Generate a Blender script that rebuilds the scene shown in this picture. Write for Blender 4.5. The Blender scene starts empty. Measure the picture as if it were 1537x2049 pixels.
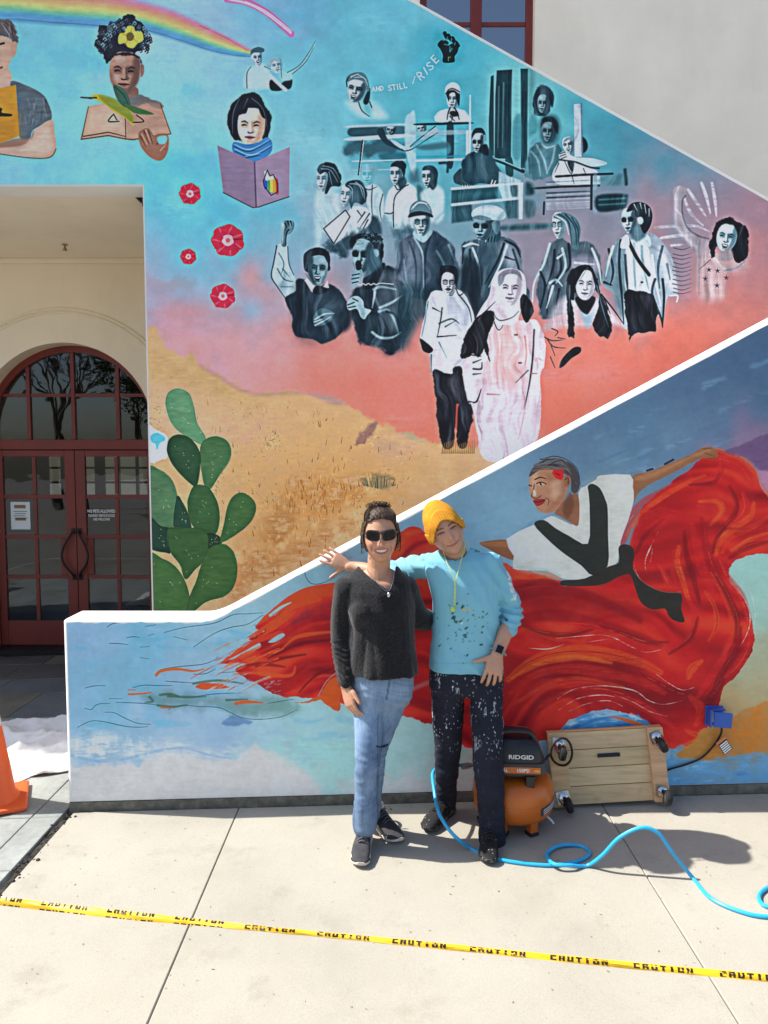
import bpy, bmesh, math, random
import numpy as np
from mathutils import Vector, Matrix, noise as mnoise

R = math.radians
# ------------------------------------------------------------------ camera, world, sun, exposure
scene = bpy.context.scene
CAM_H, PITCH, YAW, FPX = 1.85, 4.02, 0.21, 1480.0
cam_data = bpy.data.cameras.new('camera')
cam = bpy.data.objects.new('camera', cam_data)
scene.collection.objects.link(cam)
cam.location = (0, 0, CAM_H)
cam.rotation_euler = (R(90 - PITCH), 0, R(YAW))
cam_data.sensor_fit = 'VERTICAL'
cam_data.sensor_height = 36.0
cam_data.lens = 36.0 * FPX / 2049.0
cam_data.clip_start = 0.05
cam_data.clip_end = 3000
scene.camera = cam

SUN_VEC = Vector((-0.86, 0.135, 1.0)).normalized()      # towards the sun: left, a touch behind the wall
world = bpy.data.worlds.new('World')
scene.world = world
world.use_nodes = True
wn = world.node_tree
wn.nodes.clear()
w_out = wn.nodes.new('ShaderNodeOutputWorld')
w_bg = wn.nodes.new('ShaderNodeBackground')
w_sky = wn.nodes.new('ShaderNodeTexSky')
w_sky.sky_type = 'NISHITA'
w_sky.sun_disc = False
w_sky.sun_elevation = math.asin(SUN_VEC.z)
w_sky.sun_rotation = math.atan2(SUN_VEC.x, SUN_VEC.y)
w_sky.air_density = 1.0
w_sky.dust_density = 2.0
w_sky.ozone_density = 1.0
w_bg.inputs['Strength'].default_value = 0.097
wn.links.new(w_sky.outputs[0], w_bg.inputs[0])
wn.links.new(w_bg.outputs[0], w_out.inputs[0])

sun_data = bpy.data.lights.new('sun', 'SUN')
sun_data.energy = 3.9
sun_data.angle = R(0.55)
sun_data.color = (1.0, 0.95, 0.87)
sun = bpy.data.objects.new('sun', sun_data)
scene.collection.objects.link(sun)
sun.rotation_euler = SUN_VEC.to_track_quat('Z', 'Y').to_euler()
sun.location = SUN_VEC * 30

scene.view_settings.view_transform = 'Standard'
scene.view_settings.look = 'None'
scene.view_settings.exposure = 1.22
scene.view_settings.gamma = 1.0
scene.view_settings.use_curve_mapping = False
try:
    scene.cycles.use_denoising = True
    scene.cycles.max_bounces = 8
    scene.cycles.diffuse_bounces = 5
    scene.cycles.glossy_bounces = 4
    scene.cycles.caustics_reflective = False
    scene.cycles.caustics_refractive = False
except Exception:
    pass
# ------------------------------------------------------------------ measured places of the scene (metres; X right, Y away, Z up)
SLOPE = 0.030                      # the pavement rises to the right
Y_FRONT = 3.89                     # face of the low stair wall
Y_CAPB = 4.13                      # its back
Y_UPPER = 5.37                     # face of the tall mural wall
Y_DWALL = 7.28                     # wall with the arched doors
Y_DOOR = 7.50                      # plane of the doors

_p, _w = R(PITCH), R(YAW)
def ray(px, py):
    cx, cy, cz = (px - 768.5) / FPX, (1024.5 - py) / FPX, -1.0
    # camera looks along -Z; rotate by 90-pitch about X, then yaw about Z
    a = R(90 - PITCH)
    y1, z1 = cy * math.cos(a) - cz * math.sin(a), cy * math.sin(a) + cz * math.cos(a)
    return (cx * math.cos(_w) - y1 * math.sin(_w), cx * math.sin(_w) + y1 * math.cos(_w), z1)
def at(px, py, Y):
    """the point at depth Y that was measured at that place of the photograph"""
    d = ray(px, py)
    t = Y / d[1]
    return Vector((d[0] * t, Y, CAM_H + d[2] * t))
def gz(x, y=0):
    return SLOPE * x
def on_ground(px, py, lift=0.0):
    d = ray(px, py)
    t = (CAM_H - lift) / (SLOPE * d[0] - d[2])
    return Vector((d[0] * t, d[1] * t, CAM_H + d[2] * t))
# ------------------------------------------------------------------ helpers
C = scene.collection
def link(o, parent=None):
    C.objects.link(o)
    if parent is not None:
        o.parent = parent
    return o
def tag(o, label=None, cat=None, group=None, kind=None):
    if label: o['label'] = label
    if cat: o['category'] = cat
    if group: o['group'] = group
    if kind: o['kind'] = kind
    return o
def thing(name, label, cat, loc=(0, 0, 0), rot=(0, 0, 0), group=None):
    o = bpy.data.objects.new(name, None)
    o.empty_display_size = .1
    C.objects.link(o)
    o.location = loc
    o.rotation_euler = rot
    return tag(o, label, cat, group)
def mesh_obj(name, verts, faces, mat, parent=None, smooth=False, auto=None):
    me = bpy.data.meshes.new(name)
    me.from_pydata([tuple(v) for v in verts], [], [tuple(f) for f in faces])
    me.update()
    if mat is not None:
        me.materials.append(mat)
    if smooth:
        me.shade_smooth()
        if auto:
            try:
                me.set_sharp_from_angle(angle=R(auto))
            except Exception:
                pass
    o = bpy.data.objects.new(name, me)
    return link(o, parent)
class MB:
    """collects shapes of ONE part"""
    def __init__(self): self.v, self.f = [], []
    def add(self, vs, fs):
        b = len(self.v)
        self.v += [Vector(v) for v in vs]
        self.f += [tuple(i + b for i in f) for f in fs]
        return self
    def box(self, x0, x1, y0, y1, z0, z1, bev=0.0, M=None):
        if bev <= 0:
            vs = [(x, y, z) for x in (x0, x1) for y in (y0, y1) for z in (z0, z1)]
            fs = [(0, 1, 3, 2), (4, 6, 7, 5), (0, 4, 5, 1), (2, 3, 7, 6), (0, 2, 6, 4), (1, 5, 7, 3)]
        else:
            bm = bmesh.new()
            bmesh.ops.create_cube(bm, size=1)
            for v in bm.verts:
                v.co = Vector(((x0 + x1) / 2 + v.co.x * (x1 - x0), (y0 + y1) / 2 + v.co.y * (y1 - y0), (z0 + z1) / 2 + v.co.z * (z1 - z0)))
            bmesh.ops.bevel(bm, geom=bm.edges[:], offset=bev, segments=2, affect='EDGES', profile=.5)
            bm.verts.index_update()
            vs = [v.co.copy() for v in bm.verts]
            fs = [[v.index for v in f.verts] for f in bm.faces]
            bm.free()
        if M is not None:
            vs = [M @ Vector(v) for v in vs]
        return self.add(vs, fs)
    def tube(self, pts, rad, seg=10, caps=True, closed=False, flat=1.0):
        pts = [Vector(p) for p in pts]
        n = len(pts)
        rads = rad if isinstance(rad, (list, tuple)) else [rad] * n
        up = None
        vs = []
        for i, p in enumerate(pts):
            a = pts[(i - 1) % n] if (closed or i > 0) else p
            b = pts[(i + 1) % n] if (closed or i < n - 1) else p
            t = (b - a).normalized()
            if up is None:
                up = Vector((0, 0, 1)) if abs(t.z) < .9 else Vector((1, 0, 0))
            s = t.cross(up).normalized()
            up = s.cross(t).normalized()
            for k in range(seg):
                an = 2 * math.pi * k / seg
                vs.append(p + s * (math.cos(an) * rads[i]) + up * (math.sin(an) * rads[i] * flat))
        fs = []
        for i in range(n if closed else n - 1):
            for k in range(seg):
                a, b = i * seg + k, i * seg + (k + 1) % seg
                c, d = ((i + 1) % n) * seg + (k + 1) % seg, ((i + 1) % n) * seg + k
                fs.append((a, b, c, d))
        if caps and not closed:
            fs.append(tuple(range(seg - 1, -1, -1)))
            fs.append(tuple((n - 1) * seg + k for k in range(seg)))
        return self.add(vs, fs)
    def lathe(self, prof, seg=32, M=None, sx=1, sy=1):
        vs, fs = [], []
        for r_, z in prof:
            for k in range(seg):
                an = 2 * math.pi * k / seg
                vs.append(Vector((r_ * math.cos(an) * sx, r_ * math.sin(an) * sy, z)))
        n = len(prof)
        for i in range(n - 1):
            for k in range(seg):
                fs.append((i * seg + k, i * seg + (k + 1) % seg, (i + 1) * seg + (k + 1) % seg, (i + 1) * seg + k))
        fs.append(tuple(range(seg - 1, -1, -1)))
        fs.append(tuple((n - 1) * seg + k for k in range(seg)))
        if M is not None:
            vs = [M @ v for v in vs]
        return self.add(vs, fs)
    def build(self, name, mat, parent=None, smooth=False, auto=35):
        if parent is not None and parent.type == 'EMPTY' and getattr(parent, 'parent', None) is None:
            Mi = Matrix.Translation(parent.location) @ parent.rotation_euler.to_matrix().to_4x4()
            Mi.invert()
            if self.local:
                Mi = Matrix.Identity(4)
            self.v = [Mi @ v for v in self.v]
        elif parent is not None and not self.local:
            p, M = parent, Matrix.Identity(4)
            while p is not None:
                M = (Matrix.Translation(p.location) @ p.rotation_euler.to_matrix().to_4x4()) @ M
                p = p.parent
            M.invert()
            self.v = [M @ v for v in self.v]
        return mesh_obj(name, self.v, self.f, mat, parent, smooth, auto)
    local = False
def spline3(pts, sub=8, closed=False):
    p = [Vector(q) for q in pts]
    n = len(p)
    idx = (lambda i: i % n) if closed else (lambda i: min(max(i, 0), n - 1))
    out = []
    for i in range(n if closed else n - 1):
        a, b, c, d = p[idx(i - 1)], p[idx(i)], p[idx(i + 1)], p[idx(i + 2)]
        for k in range(sub):
            t = k / sub
            out.append(.5 * (2 * b + (c - a) * t + (2 * a - 5 * b + 4 * c - d) * t * t + (3 * b - a - 3 * c + d) * t ** 3))
    if not closed:
        out.append(p[-1])
    return out

# ------------------------------------------------------------------ procedural materials
def srgb(c):
    out = []
    for v in c[:3]:
        v = v / 255.0
        out.append(v / 12.92 if v <= .04045 else ((v + .055) / 1.055) ** 2.4)
    return (*out, 1.0)
class Mat:
    def __init__(self, name, color=(.5, .5, .5), rough=.8, metal=0.0, spec=.4):
        self.m = bpy.data.materials.new(name)
        self.m.use_nodes = True
        self.nt = self.m.node_tree
        self.b = self.nt.nodes['Principled BSDF']
        self.b.inputs['Base Color'].default_value = (*color[:3], 1)
        self.b.inputs['Roughness'].default_value = rough
        self.b.inputs['Metallic'].default_value = metal
        self.b.inputs['Specular IOR Level'].default_value = spec
        self.h = None
    def n(self, t, **kw):
        x = self.nt.nodes.new(t)
        for k, v in kw.items():
            if k in x.inputs:
                x.inputs[k].default_value = v
            else:
                setattr(x, k, v)
        return x
    def l(self, a, b): self.nt.links.new(a, b)
    def coord(self, kind='Object', scale=(1, 1, 1)):
        tc = self.n('ShaderNodeTexCoord')
        mp = self.n('ShaderNodeMapping')
        mp.inputs['Scale'].default_value = scale
        self.l(tc.outputs[kind], mp.inputs[0])
        return mp.outputs[0]
    def noise(self, scale, detail=4, rough=.55, vec=None, kind='Object', stretch=(1, 1, 1)):
        x = self.n('ShaderNodeTexNoise')
        x.inputs['Scale'].default_value = scale
        x.inputs['Detail'].default_value = detail
        x.inputs['Roughness'].default_value = rough
        self.l(vec or self.coord(kind, stretch), x.inputs['Vector'])
        return x.outputs[0]
    def ramp(self, fac, stops):
        x = self.n('ShaderNodeValToRGB')
        e = x.color_ramp.elements
        while len(e) < len(stops):
            e.new(.5)
        for el, (p, c) in zip(e, stops):
            el.position = p
            el.color = (*c[:3], 1) if not isinstance(c, (int, float)) else (c, c, c, 1)
        self.l(fac, x.inputs[0])
        return x.outputs[0]
    def mix(self, fac, a, b, blend='MIX'):
        x = self.n('ShaderNodeMix', data_type='RGBA', blend_type=blend)
        for s, v in ((0, fac), (6, a), (7, b)):
            if hasattr(v, 'is_output'):
                self.l(v, x.inputs[s])
            elif isinstance(v, (int, float)):
                x.inputs[s].default_value = v
            else:
                x.inputs[s].default_value = (*v[:3], 1)
        return x.outputs[2]
    def color(self, out): self.l(out, self.b.inputs['Base Color']); return self
    def bump(self, height, strength=.3, dist=.01):
        x = self.n('ShaderNodeBump')
        x.inputs['Strength'].default_value = strength
        x.inputs['Distance'].default_value = dist
        self.l(height, x.inputs['Height'])
        if self.h is not None:
            self.l(self.h, x.inputs['Normal'])
        self.h = x.outputs[0]
        self.l(self.h, self.b.inputs['Normal'])
        return self
    def vary(self, base, amt=.12, scale=3, detail=5, stretch=(1, 1, 1)):
        """base colour with uneven patches"""
        f = self.noise(scale, detail, stretch=stretch)
        lo = tuple(max(0, c * (1 - amt)) for c in base[:3])
        hi = tuple(min(1, c * (1 + amt)) for c in base[:3])
        o = self.ramp(f, [(.3, lo), (.7, hi)])
        self.color(o)
        return o
def simple(name, c, rough=.6, metal=0, spec=.4, amt=.08, scale=6, bump=None):
    m = Mat(name, c, rough, metal, spec)
    m.vary(c, amt, scale)
    if bump:
        m.bump(m.noise(bump[0], 4), bump[1], bump[2])
    return m.m
# ------------------------------------------------------------------ a small paint box: shapes and strokes on a wall canvas
_rng = np.random.default_rng(7)
def _smooth_noise(h, w, cell, seed, cellx=None):
    r = np.random.default_rng(seed)
    cx = cellx or cell
    gh, gw = int(h / cell) + 3, int(w / cx) + 3
    g = r.standard_normal((gh, gw)).astype(np.float32)
    ys = np.arange(h, dtype=np.float32) / cell
    xs = np.arange(w, dtype=np.float32) / cx
    y0, x0 = ys.astype(int), xs.astype(int)
    fy, fx = ys - y0, xs - x0
    fy, fx = (fy * fy * (3 - 2 * fy))[:, None], (fx * fx * (3 - 2 * fx))[None, :]
    a, b = g[y0][:, x0], g[y0][:, x0 + 1]
    c, d = g[y0 + 1][:, x0], g[y0 + 1][:, x0 + 1]
    return (a * (1 - fx) + b * fx) * (1 - fy) + (c * (1 - fx) + d * fx) * fy
def fractal(h, w, cell, seed, octaves=4, stretch=1.0):
    out, amp, tot = 0, 1.0, 0
    for k in range(octaves):
        out = out + amp * _smooth_noise(h, w, max(cell, 1.0), seed + k * 13, max(cell * stretch, 1.0))
        tot += amp * amp
        amp *= 0.55
        cell *= 0.5
    return out / math.sqrt(tot)

TONES = [(8, 16, 26), (16, 33, 45), (29, 56, 68), (50, 84, 97), (80, 114, 125), (110, 144, 154),
         (140, 171, 180), (170, 197, 204), (200, 219, 225), (229, 238, 241)]
def col(c):
    if isinstance(c, str):
        c = c.lstrip('#')
        return np.array([int(c[i:i + 2], 16) for i in (0, 2, 4)], np.float32)
    if isinstance(c, (int, float)):
        i = min(max(float(c), 0), 9)
        k = min(int(i), 8)
        f = i - k
        return np.array([TONES[k][j] * (1 - f) + TONES[k + 1][j] * f for j in range(3)], np.float32)
    return np.array(c, np.float32)

class Canvas:
    def __init__(self, X0, X1, Z0, Z1, Y, S, seed):
        self.X0, self.X1, self.Z0, self.Z1, self.Y, self.S = X0, X1, Z0, Z1, Y, S
        self.w, self.h = int((X1 - X0) * S), int((Z1 - Z0) * S)
        self.a = np.zeros((self.h, self.w, 3), np.float32)
        self.n = fractal(self.h, self.w, 22, seed, 4)
        self.streak = fractal(self.h, self.w, 5, seed + 99, 3, 4.0)
        self.vstreak = fractal(self.h, self.w, 16, seed + 55, 3, 0.22)
        self.lowf = fractal(self.h, self.w, 70, seed + 5, 2)
        self.fold = 0.0
        wy = (self.lowf * 15).astype(int)
        fy = fractal(self.h, self.w, 60, seed + 71, 3, .16)
        ix = np.clip(np.arange(self.w)[None, :] + wy, 0, self.w - 1)
        self.foldn = np.take_along_axis(fy, ix, 1)
        self.k = S / (1480.0 / Y)
        self.view(0, 0, 1)
    def view(self, ox, oy, s):
        self.ox, self.oy, self.s = ox, oy, s
    def pts(self, t):
        if isinstance(t, str):
            t = [tuple(float(v) for v in p.split(',')) for p in t.split()]
        out = []
        for p in t:
            q = at(self.ox + p[0] / self.s, self.oy + p[1] / self.s, self.Y)
            out.append(((q[0] - self.X0) * self.S, (self.Z1 - q[2]) * self.S))
        return np.array(out, np.float32)
    @staticmethod
    def spline(p, closed, sub=5):
        n = len(p)
        if n < 3 or sub <= 1:
            return p
        idx = (lambda i: i % n) if closed else (lambda i: min(max(i, 0), n - 1))
        out = []
        ts = np.arange(sub, dtype=np.float32)[:, None] / sub
        for i in range(n if closed else n - 1):
            a, b, c, d = p[idx(i - 1)], p[idx(i)], p[idx(i + 1)], p[idx(i + 2)]
            out.append(0.5 * (2 * b + (c - a) * ts + (2 * a - 5 * b + 4 * c - d) * ts ** 2 + (3 * b - a - 3 * c + d) * ts ** 3))
        if not closed:
            out.append(p[-1:][:])
        return np.concatenate(out)
    def _box(self, p, pad):
        x0, y0 = np.floor(p.min(0) - pad).astype(int)
        x1, y1 = np.ceil(p.max(0) + pad).astype(int)
        return max(x0, 0), max(y0, 0), min(x1 + 1, self.w), min(y1 + 1, self.h)
    def _put(self, m, c, box, tex, c2=None, grad=None, streak=None):
        x0, y0, x1, y1 = box
        c = col(c)
        if c2 is not None:
            g0, g1 = self.pts([grad[:2], grad[2:]])
            d = g1 - g0
            yy, xx = np.mgrid[y0:y1, x0:x1]
            t = np.clip(((xx - g0[0]) * d[0] + (yy - g0[1]) * d[1]) / max(float(d @ d), 1e-6), 0, 1)[..., None]
            cc = c * (1 - t) + col(c2) * t
        else:
            cc = c
        st = (self.vstreak if streak == 'v' else self.streak)[y0:y1, x0:x1, None]
        cc = cc * (1 + .4 * tex * st)
        if self.fold and (x1 - x0) > 22 and (y1 - y0) > 22:
            fn = self.foldn[y0:y1, x0:x1, None]
            lum = float(np.mean(c)) / 255
            cc = cc + self.fold * (np.clip(fn, 0, 2) * (34 + 30 * (1 - lum)) * np.array([.92, 1, 1.02]) + np.clip(fn, -2, 0) * (20 + 50 * lum) * np.array([1.05, 1, .95]))
            cc = np.clip(cc, 5, 238)
        m = m[..., None]
        self.a[y0:y1, x0:x1] = self.a[y0:y1, x0:x1] * (1 - m) + cc * m
    def P(self, c, t, f=1.3, a=1.0, sub=5, rough=0.0, tex=0.05, c2=None, grad=None, streak=None, dry=0.0):
        """filled shape"""
        p = self.spline(self.pts(t), True, sub)
        f = max(f * self.k, 0.6)
        x0, y0, x1, y1 = box = self._box(p, f * 2 + rough * 2 + 2)
        if x1 <= x0 or y1 <= y0:
            return
        yy, xx = np.mgrid[y0:y1, x0:x1].astype(np.float32)
        best = np.full(xx.shape, 1e9, np.float32)
        ins = np.zeros(xx.shape, bool)
        n = len(p)
        for i in range(n):
            ax, ay = p[i]
            bx, by = p[(i + 1) % n]
            dx, dy = bx - ax, by - ay
            l2 = dx * dx + dy * dy
            if l2 < 1e-6:
                continue
            u, v = xx - ax, yy - ay
            s = np.clip((u * dx + v * dy) / l2, 0, 1)
            np.minimum(best, (u - s * dx) ** 2 + (v - s * dy) ** 2, out=best)
            if (ay > 0 or True) and abs(dy) > 1e-7:
                rows = ((ay > yy[:, 0]) != (by > yy[:, 0]))
                if rows.any():
                    xc = ax + (yy[rows, 0] - ay) * dx / dy
                    ins[rows] ^= xx[rows] < xc[:, None]
        sd = np.sqrt(best)
        sd[ins] *= -1
        if rough:
            sd = sd + rough * self.k * self.n[y0:y1, x0:x1]
        m = np.clip(0.5 - sd / f, 0, 1)
        m = m * m * (3 - 2 * m) * a
        if dry:
            m = m * np.clip(0.75 + dry * self.n[y0:y1, x0:x1] + 0.6 * dry * self.streak[y0:y1, x0:x1], 0, 1)
        self._put(m, c, box, tex, c2, grad, streak)
    def S_(self, c, t, w=2.0, w2=None, f=1.2, a=1.0, sub=5, tex=0.05, dry=0.0, w1=None):
        """brush stroke; w = width in the middle, w1/w2 at its ends (photograph pixels)"""
        p = self.spline(self.pts(t), False, sub)
        n = len(p)
        if w2 is None:
            w2 = w
        if w1 is None:
            w1 = w
        tt = np.linspace(0, 1, n)
        rad = np.where(tt < .5, w1 + (w - w1) * tt * 2, w + (w2 - w) * (tt * 2 - 1)) * 0.5 * self.k
        f = max(f * self.k, 0.6)
        x0, y0, x1, y1 = box = self._box(p, f * 2 + rad.max() + 2)
        if x1 <= x0 or y1 <= y0:
            return
        yy, xx = np.mgrid[y0:y1, x0:x1].astype(np.float32)
        sd = np.full(xx.shape, 1e9, np.float32)
        for i in range(n - 1):
            ax, ay = p[i]
            dx, dy = p[i + 1] - p[i]
            l2 = dx * dx + dy * dy + 1e-9
            u, v = xx - ax, yy - ay
            s = np.clip((u * dx + v * dy) / l2, 0, 1)
            d = np.sqrt((u - s * dx) ** 2 + (v - s * dy) ** 2) - (rad[i] + (rad[i + 1] - rad[i]) * s)
            np.minimum(sd, d, out=sd)
        m = np.clip(0.5 - sd / f, 0, 1)
        m = m * m * (3 - 2 * m) * a
        if dry:
            m = m * np.clip(0.7 + dry * self.streak[y0:y1, x0:x1] + dry * self.n[y0:y1, x0:x1], 0, 1)
        self._put(m, c, box, tex)
    def field(self, pts, sigma):
        """soft blend of colour notes (photograph place, colour)"""
        q = self.pts([(p[0], p[1]) for p in pts])
        cs = np.array([col(p[2]) for p in pts])
        st = 6
        ys, xs = np.arange(0, self.h + st, st), np.arange(0, self.w + st, st)
        yy, xx = np.meshgrid(ys, xs, indexing='ij')
        wx = 30 * self.lowf[np.minimum(yy, self.h - 1), np.minimum(xx, self.w - 1)]
        num = np.zeros(yy.shape + (3,))
        den = np.zeros(yy.shape)
        for (x, y), c in zip(q, cs):
            w = np.exp(-((xx + wx - x) ** 2 + (yy + wx - y) ** 2) / (2 * (sigma * self.k) ** 2)) + 1e-9 / (1 + ((xx - x) ** 2 + (yy - y) ** 2) / 1e4)
            num += w[..., None] * c
            den += w
        g = num / den[..., None]
        Y, X = np.arange(self.h) / st, np.arange(self.w) / st
        y0, x0 = Y.astype(int), X.astype(int)
        fy, fx = (Y - y0)[:, None, None], (X - x0)[None, :, None]
        self.a[:] = (g[y0][:, x0] * (1 - fx) + g[y0][:, x0 + 1] * fx) * (1 - fy) + (g[y0 + 1][:, x0] * (1 - fx) + g[y0 + 1][:, x0 + 1] * fx) * fy
    def face(self, cx, cy, w, h, ang=0, turn=0.0, skin=(8, 5.5, 3), ink=0.5, smile=0, shade=1, hairline=0.0, glasses=0, beard=0, lips=None, mouth_open=0):
        """a loosely painted head in brush shapes; centre, width, height in view units"""
        keep, self.fold = self.fold, 0.0
        ca, sa = math.cos(R(ang)), math.sin(R(ang))
        def T(ps):
            return [(cx + (x * w * .5) * ca - (y * h * .5) * sa, cy + (x * w * .5) * sa + (y * h * .5) * ca) for x, y in ps]
        k = w / self.s                                   # face width in photograph pixels
        t = turn * .38
        hd = [(0, -1), (.55, -.93), (.9, -.55), (.96, -.05), (.86, .42), (.52, .84), (.16 + t * .3, 1), (-.16 + t * .3, 1), (-.52, .84), (-.86, .42), (-.96, -.05), (-.9, -.55), (-.55, -.93)]
        self.P(skin[0], T(hd), f=1.6)
        sx = shade
        self.P(skin[2], T([(sx * .98, -.6), (sx * .97, .1), (sx * .84, .5), (sx * .45, .92), (sx * .1 + t, 1.0), (sx * .34 + t, .6), (sx * .5 + t * .6, .1), (sx * .48 + t, -.4), (sx * .6, -.85)]), f=k * .16, a=.85)
        self.P(skin[1], T([(-sx * .95, -.1), (-sx * .82, .5), (-sx * .45, .9), (-sx * .5 + t, .5), (-sx * .74, .1)]), f=k * .12, a=.7)
        self.P(skin[1], T([(-.7 + t, -.3), (-.1 + t, -.3), (.06 + t, .02), (-.3 + t, .1), (-.72 + t, .0)]), f=k * .1, a=.75)
        self.P(skin[2], T([(.12 + t, -.32), (.72 + t * .8, -.28), (.72 + t * .8, .02), (.3 + t, .1), (.1 + t, .0)]), f=k * .1, a=.6)
        for (x, y, rx, ry) in ((-.3 * sx + t, -.62, .34, .16), (-.5 * sx + t, .28, .2, .16)):
            self.P(col(skin[0]) * .6 + np.array([242, 244, 244]) * .4, T([(x + rx * math.cos(q), y + ry * math.sin(q)) for q in np.arange(0, 6.2, .9)]), f=k * .14, a=.55)
        for e in (-1, 1):
            ex = e * .42 + t
            if abs(ex) > .9:
                continue
            self.P(skin[2], T([(ex - .26, -.16), (ex, -.27), (ex + .26, -.17), (ex + .2, .03), (ex - .2, .03)]), f=k * .10, a=.5)
            self.S_(ink, T([(ex - .23, -.2 + .03 * e), (ex, -.27), (ex + .23, -.2 - .03 * e)]), k * .06, k * .025, f=1.7, a=.7, w1=k * .03)
            if not glasses:
                self.S_(ink, T([(ex - .15, -.06), (ex, -.09), (ex + .15, -.06)]), k * .06, k * .03, f=1.5, a=.8)
                self.S_(skin[1], T([(ex - .13, .04), (ex + .13, .04)]), k * .05, f=1.6, a=.6)
        if glasses:
            for e in (-1, 1):
                ex = e * .42 + t
                ps = [(ex - .3, -.2), (ex + .3, -.2), (ex + .28, .06), (ex, .12), (ex - .28, .06)]
                if glasses == 2:
                    self.P(.6, T(ps), f=1.3)
                else:
                    self.S_(ink, T(ps + ps[:1]), k * .045, f=1.1, a=.8)
            self.S_(ink, T([(-.2 + t, -.14), (.2 + t, -.14)]), k * .06, f=.9)
        self.S_(skin[2], T([(.1 * sx + t, -.2), (.15 * sx + t, .12), (.2 * sx + t * 1.1, .27)]), k * .07, k * .13, f=k * .08, a=.85)
        self.S_(skin[0], T([(-.04 * sx + t, -.15), (-.03 * sx + t, .22)]), k * .08, f=k * .06, a=.9)
        self.S_(ink, T([(-.16 + t, .31), (-.02 + t, .35), (.18 + t, .31)]), k * .05, k * .03, f=1, a=.75)
        m = .56
        lc = lips if lips is not None else skin[2]
        if mouth_open:
            self.P(ink, T([(-.3 + t, m - .05), (0 + t, m - .08), (.3 + t, m - .05), (.2 + t, m + .16), (0 + t, m + .2), (-.2 + t, m + .16)]), f=1)
            self.P(9, T([(-.24 + t, m - .03), (.24 + t, m - .03), (.16 + t, m + .06), (-.16 + t, m + .06)]), f=.9)
        else:
            c = .1 * smile
            self.P(lc, T([(-.3 + t, m - c), (-.1 + t, m - .07), (.1 + t, m - .07), (.3 + t, m - c), (.12 + t, m + .13), (-.12 + t, m + .13)]), f=1.2, a=.85)
            self.S_(ink, T([(-.33 + t, m - c), (0 + t, m + .02), (.33 + t, m - c)]), k * .05, k * .03, f=.9, a=.95)
        self.S_(skin[2], T([(-.16 + t, m + .24), (.16 + t, m + .24)]), k * .08, f=k * .06, a=.6)
        self.fold = keep
        if beard:
            self.P(ink, T([(-.34 + t, m - .06), (0 + t, m - .16), (.34 + t, m - .06), (.3 + t, m + .02), (0 + t, m - .05), (-.3 + t, m + .02)]), f=1.1, a=.95)

def crisp(a, rad, amt):
    """sharpen the brush edges"""
    b = a
    for ax in (0, 1):
        p = np.concatenate([np.repeat(b.take([0], ax), rad + 1, ax), b, np.repeat(b.take([-1], ax), rad, ax)], ax)
        c = np.cumsum(p, ax, dtype=np.float64)
        n = a.shape[ax]
        b = (c.take(range(2 * rad + 1, 2 * rad + 1 + n), ax) - c.take(range(0, n), ax)) / (2 * rad + 1)
    return np.clip(a + amt * (a - b), 3, 246)
# simple brush lettering: strokes on a 0..1 (x) by 0..1 (y, down) cell
GLYPH = {'A': ['0,1 .45,0 .9,1', '.2,.65 .7,.65'], 'N': ['0,1 0,0 .8,1 .8,0'], 'D': ['0,0 0,1 .5,.95 .8,.5 .5,.05 0,0'],
         'S': ['.75,.1 .35,0 .05,.2 .25,.45 .65,.6 .75,.85 .35,1 0,.88'], 'T': ['0,0 .8,0', '.4,0 .4,1'], 'I': ['.15,0 .15,1'],
         'L': ['0,0 0,1 .6,1'], 'R': ['0,1 0,0 .5,.02 .7,.25 .5,.48 .05,.5', '.3,.5 .75,1'], 'E': ['.65,0 0,0 0,1 .65,1', '0,.5 .5,.5']}
def letters(cv, text, places, size, c, w):
    for ch, (x, y, ang) in zip(text, places):
        ca, sa = math.cos(R(ang)), math.sin(R(ang))
        for g in GLYPH[ch]:
            ps = [tuple(float(v) for v in q.split(',')) for q in g.split()]
            q = [(x + (px * .8 * size) * ca - (py - .5) * size * sa, y + (px * .8 * size) * sa + (py - .5) * size * ca) for px, py in ps]
            cv.S_(c, q, w, f=.9, sub=3 if len(ps) > 4 else 1)
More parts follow.
